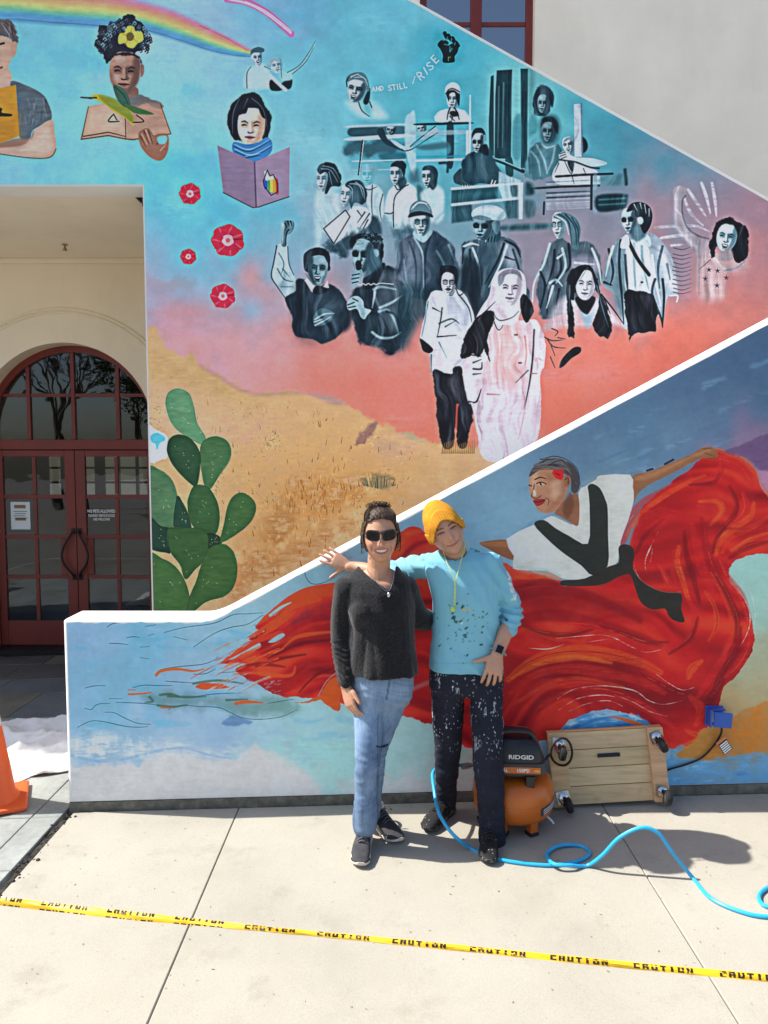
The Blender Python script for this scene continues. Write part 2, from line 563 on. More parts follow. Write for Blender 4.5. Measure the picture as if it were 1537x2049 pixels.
# ------------------------------------------------------------------ the painting on the tall wall
def paint_upper():
    cv = Canvas(-3.0, 3.0, 0.4, 5.45, Y_UPPER, 276.0, 11)
    P, S = cv.P, cv.S_
    cv.field([(20, 60, (120, 190, 205)), (60, 150, (105, 190, 205)), (150, 345, (130, 206, 222)), (30, 345, (120, 200, 215)), (330, 230, (128, 204, 216)),
              (120, 190, (140, 205, 215)), (330, 110, (150, 205, 215)), (430, 70, (140, 195, 212)), (420, 20, (150, 180, 205)), (560, 30, (130, 170, 200)), (640, 40, (105, 170, 198)),
              (600, 160, (115, 185, 200)), (720, 30, (95, 180, 196)), (800, 70, (118, 190, 204)), (880, 160, (60, 160, 182)), (800, 210, (95, 182, 192)), (700, 140, (100, 178, 192)),
              (960, 100, (75, 170, 185)), (1010, 160, (85, 175, 188)), (650, 240, (112, 190, 200)), (670, 310, (140, 195, 205)), (1100, 170, (130, 205, 202)), (1180, 240, (70, 155, 170)), (1250, 250, (50, 138, 160)), (1330, 300, (58, 138, 160)),
              (1420, 345, (110, 135, 152)), (1300, 385, (135, 132, 148)), (1240, 400, (90, 130, 145)), (1480, 400, (140, 122, 138)), (310, 420, (98, 196, 214)), (330, 520, (105, 190, 210)), (470, 470, (84, 186, 208)),
              (420, 500, (95, 192, 210)), (540, 420, (110, 180, 196)), (620, 400, (120, 180, 192)), (560, 500, (150, 168, 186)), (400, 580, (150, 165, 190)), (320, 600, (190, 152, 176)), (470, 600, (160, 158, 180)),
              (340, 650, (212, 150, 165)), (450, 655, (205, 150, 160)), (540, 650, (192, 150, 158)), (500, 720, (228, 142, 132)), (620, 710, (220, 142, 132)), (400, 700, (222, 146, 140)), (700, 760, (228, 126, 110)), (620, 770, (230, 126, 112)),
              (760, 800, (226, 112, 96)), (850, 780, (222, 112, 94)), (800, 700, (205, 132, 128)), (900, 850, (215, 110, 88)), (1120, 800, (214, 108, 86)), (1200, 740, (212, 114, 96)), (1120, 700, (205, 122, 112)),
              (1300, 700, (208, 108, 90)), (1400, 660, (206, 104, 84)), (1450, 600, (196, 116, 106)), (1500, 540, (180, 118, 115)), (1400, 540, (165, 118, 124)), (1500, 470, (152, 118, 130)), (1340, 480, (146, 126, 140)),
              (1060, 480, (142, 128, 142)), (1130, 420, (140, 134, 148)), (1200, 480, (146, 128, 142)), (850, 400, (95, 165, 176)), (800, 480, (125, 150, 162)), (700, 500, (146, 142, 158)), (900, 500, (120, 140, 155)), (960, 450, (130, 138, 152)),
              (900, 300, (70, 155, 168)), (1030, 330, (75, 150, 162))], 62)
    for i in range(46):                                  # loose cloud dabs
        x, y = _rng.uniform(0, 1000), _rng.uniform(0, 430)
        c = [(176, 218, 226), (60, 172, 200), (168, 190, 214), (140, 214, 222)][i % 4]
        r = _rng.uniform(14, 46)
        P(c, [(x - r * 1.3, y), (x - r * .3, y - r * .6), (x + r, y - r * .3), (x + r * 1.2, y + r * .3), (x, y + r * .6)], f=r * .9, a=.28, rough=8, dry=.3)
    for i in range(20):
        x, y = _rng.uniform(320, 1500), _rng.uniform(560, 860)
        r = _rng.uniform(20, 60)
        P([(236, 160, 140), (222, 100, 78), (190, 145, 160)][i % 3], [(x - r * 1.8, y), (x, y - r * .3), (x + r * 1.8, y - r * .1), (x, y + r * .3)], f=r * .6, a=.22, rough=7, dry=.3)

    # ---- hills
    cv.view(280, 640, 2.65)
    hill = "20,150 160,150 250,190 350,260 430,302 520,358 620,385 700,385 820,375 940,385 1020,405 1120,460 1250,530 1350,580 1537,640 1760,680 1960,720 1960,1800 20,1800"
    P((207, 164, 116), hill, f=12, rough=5, tex=.015)
    P((216, 168, 138), "30,330 200,350 420,520 640,560 700,640 420,680 120,640 20,560", f=150, a=.9, rough=20)
    P((198, 160, 104), "40,190 260,220 460,330 640,420 560,440 300,350 60,330", f=50, a=.7, rough=12)
    P((200, 152, 92), "420,700 800,560 1100,540 1350,640 1537,800 1300,980 900,1100 500,1200 460,900", f=150, a=.8, rough=24, dry=.3)
    P((192, 132, 66), "700,980 1050,800 1300,900 1340,960 1000,1120 640,1340 520,1300", f=120, a=.7, rough=26, dry=.4)
    P((176, 112, 52), "820,900 1000,840 1160,900 1040,1000 860,980", f=70, a=.65, rough=22, dry=.5)
    P((150, 92, 40), "700,1040 790,960 800,1050 730,1180 690,1150", f=50, a=.6, rough=16, dry=.5)
    P((168, 102, 48), "500,1300 900,1150 1150,1050 1000,1180 640,1400 460,1480", f=60, a=.6, rough=22, dry=.5)
    P((190, 150, 130), "1240,640 1420,640 1450,690 1300,720", f=60, a=.6)
    P((140, 98, 92), "1140,660 1175,600 1215,560 1245,532 1270,540 1250,580 1230,620 1180,650", f=8, a=.85, rough=4)
    P((178, 160, 128), "1350,600 1400,585 1440,610 1520,650 1460,640", f=7, a=.9, rough=3)
    S((176, 128, 120), "320,240 430,305 520,362 640,392 820,382 960,392 1060,430", 9, f=10, a=.5)
    P((170, 128, 128), "900,388 1010,402 1100,448 1000,440", f=14, a=.7)
    # dry grass and scrub: fine brush flecks
    r = np.random.default_rng(5)
    for i in range(520):
        u = r.random()
        if u < .5:
            x, y = r.normal(960, 150), r.normal(930, 85)
        else:
            x, y = r.uniform(250, 1500), r.uniform(420, 1400)
        top = np.interp(x, [20, 250, 520, 800, 1120, 1537], [180, 230, 400, 420, 520, 700])
        if y < top + 60 * r.random():
            continue
        l = r.uniform(8, 34)
        c = [(150, 84, 34), (112, 62, 28), (222, 178, 110), (186, 120, 54), (204, 150, 80)][int(r.integers(5))]
        S(c, [(x, y), (x + r.uniform(-8, 8), y - l)], r.uniform(1.0, 2.4), 0.8, f=1.4, a=r.uniform(.25, .7), sub=1)
    hh, ww = cv.h, cv.w
    fine = fractal(hh, ww, 3.2, 77, 2)
    big = fractal(hh, ww, 60, 78, 3)
    q = cv.pts("20,190 520,400 1020,450 1537,700 1960,760 1960,1800 20,1800")
    yy, xx = np.mgrid[0:hh, 0:ww]
    topline = np.interp(np.arange(ww), q[:5, 0], q[:5, 1])
    m = ((fine + .6 * big) > 2.1) & (yy > topline[None, :] + 8) & (xx > q[0, 0])
    cv.a[m] = cv.a[m] * .78 + np.array((112, 58, 24)) * .22
    m = ((fine - .6 * big) < -1.9) & (yy > topline[None, :] + 8) & (xx > q[0, 0])
    cv.a[m] = cv.a[m] * .6 + np.array((228, 190, 130)) * .4
    P((92, 88, 62), "1180,850 1200,830 1260,808 1330,815 1345,860 1300,895 1220,890", f=16, a=.7, rough=8, dry=.4)
    for i in range(46):
        x = r.uniform(1185, 1345)
        S([(60, 66, 50), (128, 120, 84), (150, 140, 110)][i % 3], [(x, 890 - abs(x - 1265) * .2), (x + (x - 1265) * .15, 830 + abs(x - 1265) * .35 + r.uniform(-14, 14))], 1.8, .8, f=1.2, a=.8, sub=1)
    # white scar with a blue bird-like dab
    P((228, 222, 212), "44,570 100,585 142,620 150,690 130,735 46,742", f=4, rough=3)
    P((96, 190, 206), "62,610 95,598 132,632 108,650 92,680 80,650 62,640", f=3, rough=2)
    # ---- prickly pear
    def pad(c, t, hi):
        cv.P(c, t, f=2, tex=.07, rough=.6)
        p = np.array([[float(v) for v in a.split(',')] for a in t.split()])
        m_ = p.mean(0)
        q_ = m_ + (p - m_) * .62 + np.array([8, -12])
        cv.P(hi, [tuple(v) for v in q_], f=22, a=.45, rough=6, dry=.3)
        for k in range(7):
            s_ = m_ + (p[int(r.integers(len(p)))] - m_) * r.uniform(.1, .75)
            cv.S_((196, 206, 160), [tuple(s_), tuple(s_ + 2)], 1.5, f=1, a=.45)
        e = [tuple(v) for v in p]
        cv.S_(tuple(int(v * .72) for v in c), e + e[:1], 1.5, f=1.6, a=.55)
    pad((92, 140, 100), "135,440 150,385 200,362 255,385 280,440 300,540 345,620 335,655 290,640 210,590 160,530", (112, 160, 116))
    pad((74, 112, 76), "40,785 110,795 170,850 198,940 195,1040 165,1100 110,1090 40,1040", (90, 128, 86))
    pad((34, 68, 50), "195,930 240,990 270,1090 265,1115 180,1105", (40, 76, 54))
    pad((66, 104, 64), "318,700 335,640 400,615 460,640 482,690 470,750 420,820 370,895 345,880 325,790", (82, 122, 74))
    pad((38, 72, 46), "143,690 155,630 205,605 270,630 315,700 318,780 300,875 275,870 210,810 165,750", (58, 94, 60))
    pad((28, 60, 46), "40,1040 110,1090 162,1110 160,1220 140,1230 40,1195", (34, 66, 50))
    pad((52, 88, 50), "252,960 280,885 320,872 370,895 410,970 420,1060 400,1130 350,1140 290,1100 260,1040", (64, 104, 58))
    pad((30, 60, 38), "355,1130 410,1140 435,1175 385,1215 355,1200", (36, 66, 40))
    pad((60, 96, 52), "425,1165 450,1060 470,970 510,922 560,920 605,960 612,1010 580,1075 500,1140 430,1178", (72, 110, 60))
    pad((52, 88, 46), "145,1105 250,1100 340,1110 362,1180 340,1270 290,1320 240,1370 210,1290 160,1220", (60, 96, 50))
    pad((62, 100, 52), "40,1250 120,1265 190,1310 235,1380 262,1470 260,1580 40,1580", (72, 110, 58))
    pad((58, 94, 48), "365,1210 440,1185 495,1230 514,1310 500,1400 450,1460 350,1490 255,1560 262,1470 300,1380 330,1280", (70, 108, 54))

    # ---- rainbow (first window of tracing)
    cv.view(0, 0, 2.4016)
    up = np.array([(-480, 20), (-60, -70), (250, -40), (480, -28), (620, 2), (800, 44), (1000, 132), (1140, 202), (1206, 240)], float)
    lo = np.array([(-480, 180), (-60, 88), (250, 100), (480, 116), (680, 134), (850, 182), (1000, 232), (1120, 258), (1196, 264)], float)
    bands = [(0.02, (176, 150, 186)), (.13, (214, 130, 150)), (.26, (226, 140, 122)), (.4, (232, 168, 110)), (.54, (222, 192, 116)), (.66, (168, 196, 130)), (.78, (112, 180, 150)), (.9, (84, 160, 186)), (.98, (92, 150, 190))]
    for t, c in bands:
        L = up * (1 - t) + lo * t
        S(c, [tuple(v) for v in L], 13, 3, f=9, a=.9, w1=17)
    S((40, 96, 120), [tuple(v) for v in lo + 4], 1.6, f=2.5, a=.4)
    S((190, 90, 100), "960,120 1080,175 1190,240", 3, 1, f=4, a=.5)
    # pink streak of light
    S((206, 110, 168), "1090,-8 1180,6 1270,50 1340,105 1398,160", 13, f=3)
    S((240, 190, 222), "1100,-6 1190,14 1280,62 1396,154", 4, f=3)
    S((244, 226, 240), "1180,4 1280,52 1400,146", 2, f=1.5, a=.8)
    # ---- man with the ochre book
    P((196, 160, 140), "-90,380 -60,330 40,330 60,390 70,420 -110,440", f=4)
    P((86, 98, 106), "-90,395 -170,420 -220,470 -240,580 -150,640 -80,660 -60,500", f=3, tex=.12)
    P((196, 160, 140), "-240,580 -160,640 -100,690 0,700 0,735 -140,750 -230,740 -262,690", f=3)
    P((92, 84, 84), "-112,190 -104,130 -60,92 20,86 60,108 84,160 84,210 60,230 40,180 -80,176 -96,240", f=4, rough=3)
    for i in range(12):
        S([(140, 132, 134), (50, 48, 52)][i % 2], [(r.uniform(-10, 60), 100 + r.uniform(0, 30)), (r.uniform(30, 84), 150 + r.uniform(0, 50))], 2, .8, f=1.4, a=.6)
    P((196, 156, 134), "-96,190 -40,165 40,180 62,215 50,290 20,350 -20,372 -70,340 -92,280", f=4)
    S((60, 44, 42), "-70,212 -44,206", 4, f=2)
    S((140, 96, 84), "-24,215 -34,280 -12,288", 2.5, f=2.5)
    S((130, 70, 64), "-48,322 -20,328 8,320", 4, f=2)
    P((184, 148, 128), "50,210 72,195 82,215 72,262 56,268", f=3)
    S((60, 44, 42), "-8,210 18,204", 4, f=2)
    P((86, 98, 106), "50,390 120,405 190,440 225,480 246,570 160,620 140,664 90,650 70,500", f=3, tex=.12)
    for i in range(18):
        x, y = r.uniform(90, 220), r.uniform(430, 590)
        S([(130, 142, 148), (50, 60, 68), (110, 128, 138)][i % 3], [(x, y), (x + r.uniform(-20, 30), y + r.uniform(20, 50))], 3, 1, f=4, a=.5)
    P((196, 160, 140), "165,622 246,572 262,640 268,712 240,750 150,752 40,738 -20,730 -20,690 60,680 150,660", f=3)
    P((140, 100, 84), "-20,690 90,660 150,664 160,622 120,690 0,706", f=5, a=.8)
    P((226, 196, 176), "170,660 230,610 250,700 210,730 100,722", f=18, a=.6)
    S((120, 86, 76), "-20,734 150,756 240,752 268,712", 2, f=2)
    P((198, 138, 44), "-130,404 -26,425 76,404 92,650 0,684 -26,690 -140,655", f=2, sub=1, tex=.05)
    P((178, 120, 36), "-20,560 88,540 92,650 0,684 -20,684", f=30, a=.6, sub=1)
    P((30, 22, 20), "-8,515 10,520 8,538 55,545 50,556 10,556 -10,552", f=2)
    # ---- reader with curls, flower and bird
    P((34, 36, 48), "462,190 480,140 530,110 600,92 670,105 705,150 712,210 694,260 600,268 520,280 490,250", f=3, rough=6)
    for i in range(150):
        an = r.uniform(2.6, 6.9)
        rr = r.uniform(.55, 1.06)
        x, y = 588 + 122 * rr * math.cos(an), 196 + 98 * rr * math.sin(an)
        S([(24, 24, 34), (70, 86, 100), (40, 44, 58), (110, 140, 150)][int(r.integers(4))], [(x, y), (x + 8, y - 8), (x + 14, y + 2), (x + 6, y + 9)], 2.6, 1.5, f=1.2, a=.85)
    P((132, 100, 88), "612,420 660,420 668,470 700,480 620,500", f=3)
    P((142, 110, 96), "676,310 690,312 690,350 676,366", f=2)
    cv.face(598, 345, 152, 200, 3, -.05, ((168, 128, 110), (140, 102, 88), (96, 68, 60)), (34, 24, 26), shade=1, lips=(134, 78, 74))
    P((40, 38, 48), "512,300 520,262 600,245 672,262 680,300 640,268 590,262 545,268", f=3, rough=2)
    P((222, 190, 80), "566,185 575,158 598,152 612,122 640,124 650,146 682,152 686,190 660,206 640,228 612,222 600,204 572,208", f=2)
    for k in range(9):
        an = k * .7
        S([(246, 224, 130), (180, 140, 50)][k % 2], [(624, 172), (624 + 50 * math.cos(an), 172 + 44 * math.sin(an))], 3, 1.5, f=2, a=.7, sub=1)
    P((120, 100, 50), "608,160 630,152 644,172 632,192 610,188", f=3)
    P((196, 156, 132), "424,508 520,490 600,520 700,480 770,494 822,640 720,652 640,668 600,664 520,648 390,666", f=2, sub=1)
    P((112, 108, 108), "612,486 640,462 700,464 760,480 790,510 760,520 690,492 620,520", f=3, rough=2)
    P((176, 134, 114), "600,520 700,490 770,500 800,600 660,640 606,640", f=12, a=.7, sub=1)
    P((214, 180, 156), "430,520 520,500 590,530 596,636 500,620 420,632", f=16, a=.7, sub=1)
    for t in ("390,666 424,510", "390,666 520,648 600,664 640,668 722,652 820,640 770,498", "600,530 604,660", "400,652 520,632 600,652"):
        S((104, 66, 50), t, 2.4, 1.6, f=1.3, a=.9, sub=1)
    P((206, 176, 60), "440,462 460,450 500,456 560,486 610,490 640,560 640,600 600,566 540,530 500,498", f=2)
    P((120, 140, 52), "470,452 530,462 590,490 632,540 640,590 600,560 540,520 500,490", f=5, a=.8)
    P((58, 96, 78), "544,404 590,420 616,460 626,504 600,512 570,486 552,450", f=2)
    S((30, 60, 50), "552,415 590,450 616,500", 2.5, 1, f=2, a=.8)
    P((70, 110, 60), "600,496 680,520 740,546 660,544 620,524", f=2)
    S((70, 50, 34), "388,465 440,468", 2.5, 4, f=1.3)
    S((30, 30, 24), "448,466 462,466", 3, f=1.2)
    for t in ("540,550 520,580 570,580", "655,550 690,580 640,585", "545,545 560,572"):
        S((48, 38, 40), t, 2.4, f=1.4)
    P((150, 104, 84), "664,640 690,616 716,616 740,650 760,640 806,646 806,720 774,768 720,752 676,700", f=3)
    for t in ("672,650 700,700", "690,625 716,690", "712,622 734,690", "752,690 800,650"):
        S((92, 58, 48), t, 2.4, 1, f=1.5, a=.9)
    for t in ("680,640 706,690", "700,622 722,680", "770,720 796,690"):
        S((206, 160, 138), t, 2.4, 1, f=2, a=.8)
    P((124, 196, 210), "756,656 800,650 796,684 764,688", f=3)
    # ---- girl with the lilac book
    P((26, 32, 42), "1098,600 1104,510 1150,460 1210,446 1262,476 1296,540 1300,620 1280,668 1250,676 1140,672 1120,668", f=3, rough=2)
    P((214, 184, 160), "1180,660 1250,650 1260,700 1170,700", f=3)
    cv.face(1206, 605, 136, 180, 2, -.12, ((232, 208, 186), (214, 180, 156), (176, 138, 118)), (34, 30, 36), shade=1, lips=(176, 98, 92))
    P((24, 28, 38), "1106,640 1104,540 1140,480 1200,462 1250,480 1286,560 1262,560 1236,506 1202,500 1180,540 1140,560 1140,672", f=2, rough=1)
    for t in ("1150,470 1120,540 1116,640", "1210,470 1262,520 1286,620", "1190,470 1168,520"):
        S((76, 92, 108), t, 2, .8, f=1.6, a=.7)
    P((62, 122, 176), "1122,680 1180,690 1240,680 1280,656 1306,680 1300,730 1240,776 1180,762 1120,730", f=2)
    for t in ("1126,700 1200,724 1300,672", "1130,724 1210,750 1304,702", "1180,756 1250,744"):
        S((30, 74, 122), t, 3, 1, f=2, a=.8)
        S((130, 180, 216), [(float(a.split(',')[0]), float(a.split(',')[1]) - 9) for a in t.split()], 2.5, 1, f=2, a=.7)
    P((150, 128, 152), "1044,696 1222,776 1392,702 1388,940 1240,990 1212,992 1072,920", f=1.8, sub=1, tex=.04)
    P((124, 104, 132), "1044,696 1222,776 1228,990 1212,992 1072,920", f=4, sub=1, a=.55)
    S((92, 76, 102), "1222,776 1230,990", 3, f=2, sub=1)
    S((70, 58, 76), "1072,922 1212,994 1240,992 1388,942", 2, f=1.6, sub=1)
    for i, c in enumerate(((206, 70, 60), (230, 150, 60), (236, 214, 80), (80, 150, 90), (60, 90, 170))):
        S(c, [(1328 - i * 13, 860 + i * 1), (1332 - i * 14, 925 - i * 6)], 6, f=1.2, sub=1)
    P((238, 226, 214), "1268,820 1282,816 1290,840 1312,836 1316,858 1276,866", f=1.5, sub=1)
    S((40, 36, 50), "1264,866 1284,814 1296,842 1312,836 1334,880 1334,918 1302,936 1268,890 1264,866", 2, f=1.2, sub=1)
    # ---- pair at the end of the rainbow
    P((190, 220, 228), "1180,420 1184,340 1215,312 1262,306 1290,330 1300,370 1290,420", f=9, a=.85)
    cv.face(1232, 275, 52, 78, -6, .5, ((206, 226, 232), (120, 160, 174), (60, 100, 118)), (24, 44, 58), smile=1)
    P((60, 100, 116), "1204,262 1208,236 1240,222 1268,232 1262,248 1220,250", f=2)
    S((60, 110, 128), "1186,420 1186,350 1206,316", 2, 1, f=2)
    cv.face(1326, 312, 60, 72, -14, .3, ((206, 228, 232), (140, 180, 190), (84, 130, 144)), (50, 90, 106))
    P((140, 176, 186), "1284,310 1300,280 1336,276 1346,300 1316,290 1300,320", f=3)
    P((24, 44, 54), "1294,388 1320,380 1352,424 1396,420 1400,372 1350,400 1352,430 1302,430", f=3)
    P((150, 196, 206), "1340,330 1380,345 1440,310 1490,240 1512,196 1508,224 1470,290 1410,350 1400,380 1350,380", f=4, a=.9)
    for t in ("1380,345 1440,308 1490,238 1514,194", "1404,352 1466,296 1506,226", "1350,330 1352,372", "1270,316 1300,330"):
        S((50, 100, 118), t, 1.8, 1, f=1.5, a=.8)
    S((226, 240, 242), "1300,362 1330,392 1372,428", 6, f=4)
    # ---- four red flowers
    def flower(x, y, rr):
        for k in range(7):
            an = k * .8976 + .35
            qx, qy = x + rr * .58 * math.cos(an), y + rr * .58 * math.sin(an)
            e = rr * .46
            cv.P((196, 40, 70), [(qx + e * math.cos(a_) * (1.05 + .1 * math.sin(3 * a_ + k)), qy + e * math.sin(a_)) for a_ in np.arange(0, 6.2, .7)], f=1.5)
            cv.S_((232, 96, 120), [(x + rr * .35 * math.cos(an), y + rr * .35 * math.sin(an)), (x + rr * .95 * math.cos(an + .15), y + rr * .95 * math.sin(an + .15))], rr * .05, f=2, a=.75)
            cv.S_((130, 16, 40), [(x + rr * .3 * math.cos(an + .45), y + rr * .3 * math.sin(an + .45)), (x + rr * .95 * math.cos(an + .45), y + rr * .95 * math.sin(an + .45))], rr * .03, f=1.5, a=.8)
        cv.P((236, 160, 172), [(x + rr * .36 * math.cos(a_) * (1 + .12 * math.sin(5 * a_)), y + rr * .36 * math.sin(a_)) for a_ in np.arange(0, 6.2, .5)], f=1.6)
        cv.P((214, 90, 84), [(x + rr * .14 * math.cos(a_), y + rr * .14 * math.sin(a_)) for a_ in np.arange(0, 6.2, .8)], f=1.6)
    for fl in ((912, 928, 50), (1094, 1152, 76), (904, 1230, 37), (1070, 1420, 58)):
        flower(*fl)

    # ---- letters and fist
    cv.view(640, 100, 3.341)
    letters(cv, 'AND', [(348, 260, -6), (378, 256, -6), (404, 252, -4)], 28, (232, 244, 246), 1.9)
    letters(cv, 'STILL', [(456, 250, -6), (484, 246, -8), (514, 242, -10), (534, 238, -8), (562, 232, -10)], 34, (232, 244, 246), 2.1)
    S((232, 244, 246), "634,172 620,220", 1.8, f=.9)
    letters(cv, 'RISE', [(660, 176, -34), (700, 138, -30), (722, 112, -36), (758, 66, -44)], 50, (236, 246, 248), 2.4)
    cv.view(800, 0, 3.8425)
    P((30, 130, 145), "270,270 330,230 420,250 470,330 460,460 420,490 320,490 290,400", f=30, a=.6)
    fist = (12, 30, 36)
    P(fist, "288,340 310,308 340,300 372,318 372,344 400,330 430,340 450,360 440,400 420,430 416,472 332,474 330,420 312,376", f=1.6)
    for t in ("344,250 360,284", "372,268 392,300", "404,288 418,318", "430,322 446,346"):
        S(fist, t, 7.5, f=1.4, sub=1)
    for t in ("330,306 362,300 390,318 374,340 340,334", "360,296 366,280", "394,308 398,290", "384,352 384,392 400,366", "420,340 424,322"):
        S((60, 150, 160), t, 1.2, f=1.1, a=.9)
    S((96, 130, 70), "372,462 372,434 388,434", 1.2, f=.9, sub=1)
    # ---- laughing woman and woman with a cap
    cv.view(640, 100, 3.341)
    P(8, "170,350 210,340 262,346 300,420 345,445 340,345 400,370 450,450 380,470 250,430", f=18, a=.75)
    P(1.5, "290,330 330,250 334,300 322,350 300,360", f=3)
    cv.face(242, 262, 128, 160, 14, -.35, (7.6, 4.8, 2), .5, smile=1, mouth_open=1)
    P(4, "176,210 184,170 230,146 290,150 322,200 330,270 312,262 290,210 230,192", f=2.5)
    for t in ("190,190 250,160 310,196", "200,176 260,152", "230,180 290,180 318,230"):
        S(7, t, 1.5, .8, f=1.4, a=.8)
    S(1, "180,240 178,200 200,178", 2, f=2)
    S(1, "258,345 280,400 330,440", 2, 1, f=1.6)
    S(1, "330,340 346,380", 2, f=1.6)
    P(8.6, "786,470 800,410 850,384 930,384 986,430 990,470", f=5, rough=2)
    cv.face(886, 325, 82, 130, 2, -.15, (8.6, 6, 3), .5)
    P(1, "846,300 852,272 886,262 932,280 930,370 912,330 900,282 866,290 862,340", f=2)
    P(9, "836,280 842,240 880,212 920,224 938,262 930,286 890,258 856,268", f=3)
    S(1.2, "842,288 860,262 890,254 934,276", 2.2, f=1.2)
    for t in ("870,380 856,420 850,460", "900,384 920,420 930,460", "870,420 920,412", "890,430 880,468", "870,440 900,470"):
        S(1, t, 3, 1.5, f=1.4, a=.9)
    P(1.4, "866,410 890,402 920,410 924,436 880,440", f=2)
    # ---- open truck with people: rails, posts
    P((60, 150, 165), "200,500 570,490 580,780 220,790", f=20, a=.5)
    P(2.2, "204,516 380,506 384,566 204,572", f=4, a=.85)
    P(3, "380,520 430,500 570,510 572,566 470,570 400,560", f=4, a=.8)
    P(2, "210,610 560,600 560,660 400,700 215,700", f=16, a=.7, rough=4)
    P((30, 92, 108), "400,690 560,680 560,730 430,740", f=8, a=.8)
    P(7.2, "200,580 580,556 580,580 200,602", f=3, a=.9)
    P(6.8, "200,500 560,486 560,500 200,514", f=3, a=.9)
    P(7.4, "570,460 600,420 636,430 640,800 610,800 570,650", f=5, a=.8)
    S(7, "215,740 570,730", 3, f=2, a=.8)
    S(6.4, "220,800 480,794", 3, f=2, a=.8)
    S(1.2, "286,604 256,830", 4, 2.4, f=1.2)
    S(7.6, "292,604 264,820", 2, 1, f=1)
    P(2, "380,540 420,520 460,600 560,650 560,672 500,650 430,620", f=3)
    P(6.4, "470,596 500,600 566,640 604,636 612,654 580,674 548,660 500,630", f=2)
    P(6, "600,640 660,590 700,560 760,510 790,540 700,590 640,640 612,652", f=2.5)
    S(1, "604,640 700,560 770,506", 2, f=1.3)
    S(1, "548,660 566,670 620,656 720,590 788,548", 2, f=1.3)
    cv.face(474, 532, 66, 60, 10, -.3, (6, 4, 1.5), .5, glasses=1)
    cv.face(680, 520, 66, 60, -10, -.4, (6.4, 4.4, 2.5), 1, smile=1)
    P(1.2, "636,488 760,482 1000,478 1000,490 760,498 640,498", f=2)
    P(1.6, "848,500 892,500 890,760 852,760", f=3, a=.9)
    P(6.4, "636,540 1000,530 1000,556 640,566", f=4, a=.7)
    P((76, 166, 182), "640,600 850,610 850,700 640,690", f=6, a=.6)
    P(2.5, "650,640 840,610 846,650 700,664", f=8, a=.6)
    S(7.4, "640,736 990,726", 4.5, f=2, a=.9)
    S(1.5, "800,752 850,754 852,810", 5, f=3, a=.8)
    S((40, 150, 168), "650,712 1000,704", 4, f=3, a=.7)
    S(7.8, "984,540 984,720", 5, f=2, a=.9)
    S(7.6, "1004,300 1002,540 1000,880", 4.5, 5.5, f=1.8, a=.95, w1=3)
    # ---- dark posts
    cv.view(860, 60, 3.8425)
    P((136, 200, 200), "436,330 790,300 800,700 700,1000 460,960", f=40, a=.55)
    P((24, 62, 70), "468,352 490,342 492,960 456,976 452,700", f=2.4, sub=1)
    P((22, 56, 66), "514,306 632,298 628,600 622,984 496,984 502,500", f=2.6, sub=1, tex=.2, streak='v')
    P((26, 66, 74), "696,292 754,292 750,700 748,1056 700,1056", f=2.6, sub=1, tex=.2, streak='v')
    P((60, 110, 112), "760,300 800,320 790,600 756,620", f=18, a=.6)
    for x in (530, 548, 566, 588, 608, 716, 736):
        S([(84, 132, 130), (10, 34, 46)][x % 4 == 0], [(x, 360 + (x * 7) % 140), (x - 8, 900)], 3, 1.2, f=3, a=.6)
    P((118, 186, 186), "636,330 690,300 690,640 630,700", f=8, a=.8)
    P((60, 130, 140), "640,700 700,660 700,960 632,960", f=8, a=.8)
    P((22, 70, 76), "580,980 630,980 640,1110 590,1116", f=3)
    S((18, 52, 60), "446,974 560,1012 716,1082", 7, f=2)
    S((120, 180, 184), "470,972 560,1002 700,1062", 2.4, f=1.4, a=.8)
    cv.fold = .34
    # people on the truck
    P(2, "796,600 800,500 830,446 880,430 930,450 954,520 930,590 900,650 810,650", f=4, rough=2)
    cv.face(866, 560, 84, 140, 4, -.1, (5.4, 3.4, 1.8), .5, shade=1)
    P(1.6, "800,560 806,480 850,436 910,440 952,500 940,590 906,520 870,480 830,500", f=4)
    P((70, 140, 150), "756,680 820,640 830,740 800,850 760,860", f=10, a=.7)
    P((14, 50, 58), "850,780 850,690 900,650 970,660 1000,740 980,830 940,870 880,860", f=14, a=.9)
    cv.face(906, 776, 102, 150, 3, -.1, (4.6, 3, 1.4), .4, shade=1)
    P(.8, "852,740 864,680 920,660 980,700 984,790 958,760 930,700 880,706", f=4)
    P((62, 108, 118), "756,940 800,870 850,852 900,880 980,862 1006,920 990,1000 940,1110 730,1136", f=5, rough=2)
    for t in ("780,930 830,1000 850,1120", "820,880 880,1000 900,1100", "760,980 770,1100", "960,900 940,1000 900,1090", "860,870 900,900 970,880"):
        S([6, 2, 1.5, 6.4, 7.4][len(t) % 5], t, 4, 1.5, f=4, a=.7)
    P(1, "1160,820 1200,840 1214,890 1196,930 1150,940", f=4)
    P(8.2, "940,1110 1000,1000 1060,980 1130,1020 1240,1060 1290,1090 1290,1190 1000,1182", f=4)
    for t in ("1030,990 1086,1100 1110,1010", "990,1020 960,1090", "1090,1110 1110,1180", "1180,1060 1200,1110"):
        S(1.5, t, 2, 1, f=1.6, a=.8)
    P(1.5, "1056,1010 1104,1000 1092,1090", f=3)
    cv.face(1064, 880, 92, 130, -10, -.3, (8.4, 6, 3), .5, smile=1, shade=1)
    P(5, "1026,860 1050,822 1100,820 1112,860 1070,840", f=3)
    P(7.2, "990,950 1020,930 1050,936 1120,972 1240,980 1340,1004 1360,1024 1310,1040 1200,1046 1120,1010 1040,1000 1000,990", f=2)
    S(1.5, "1000,992 1050,1000 1120,1010 1230,1050 1300,1058", 3, f=2)
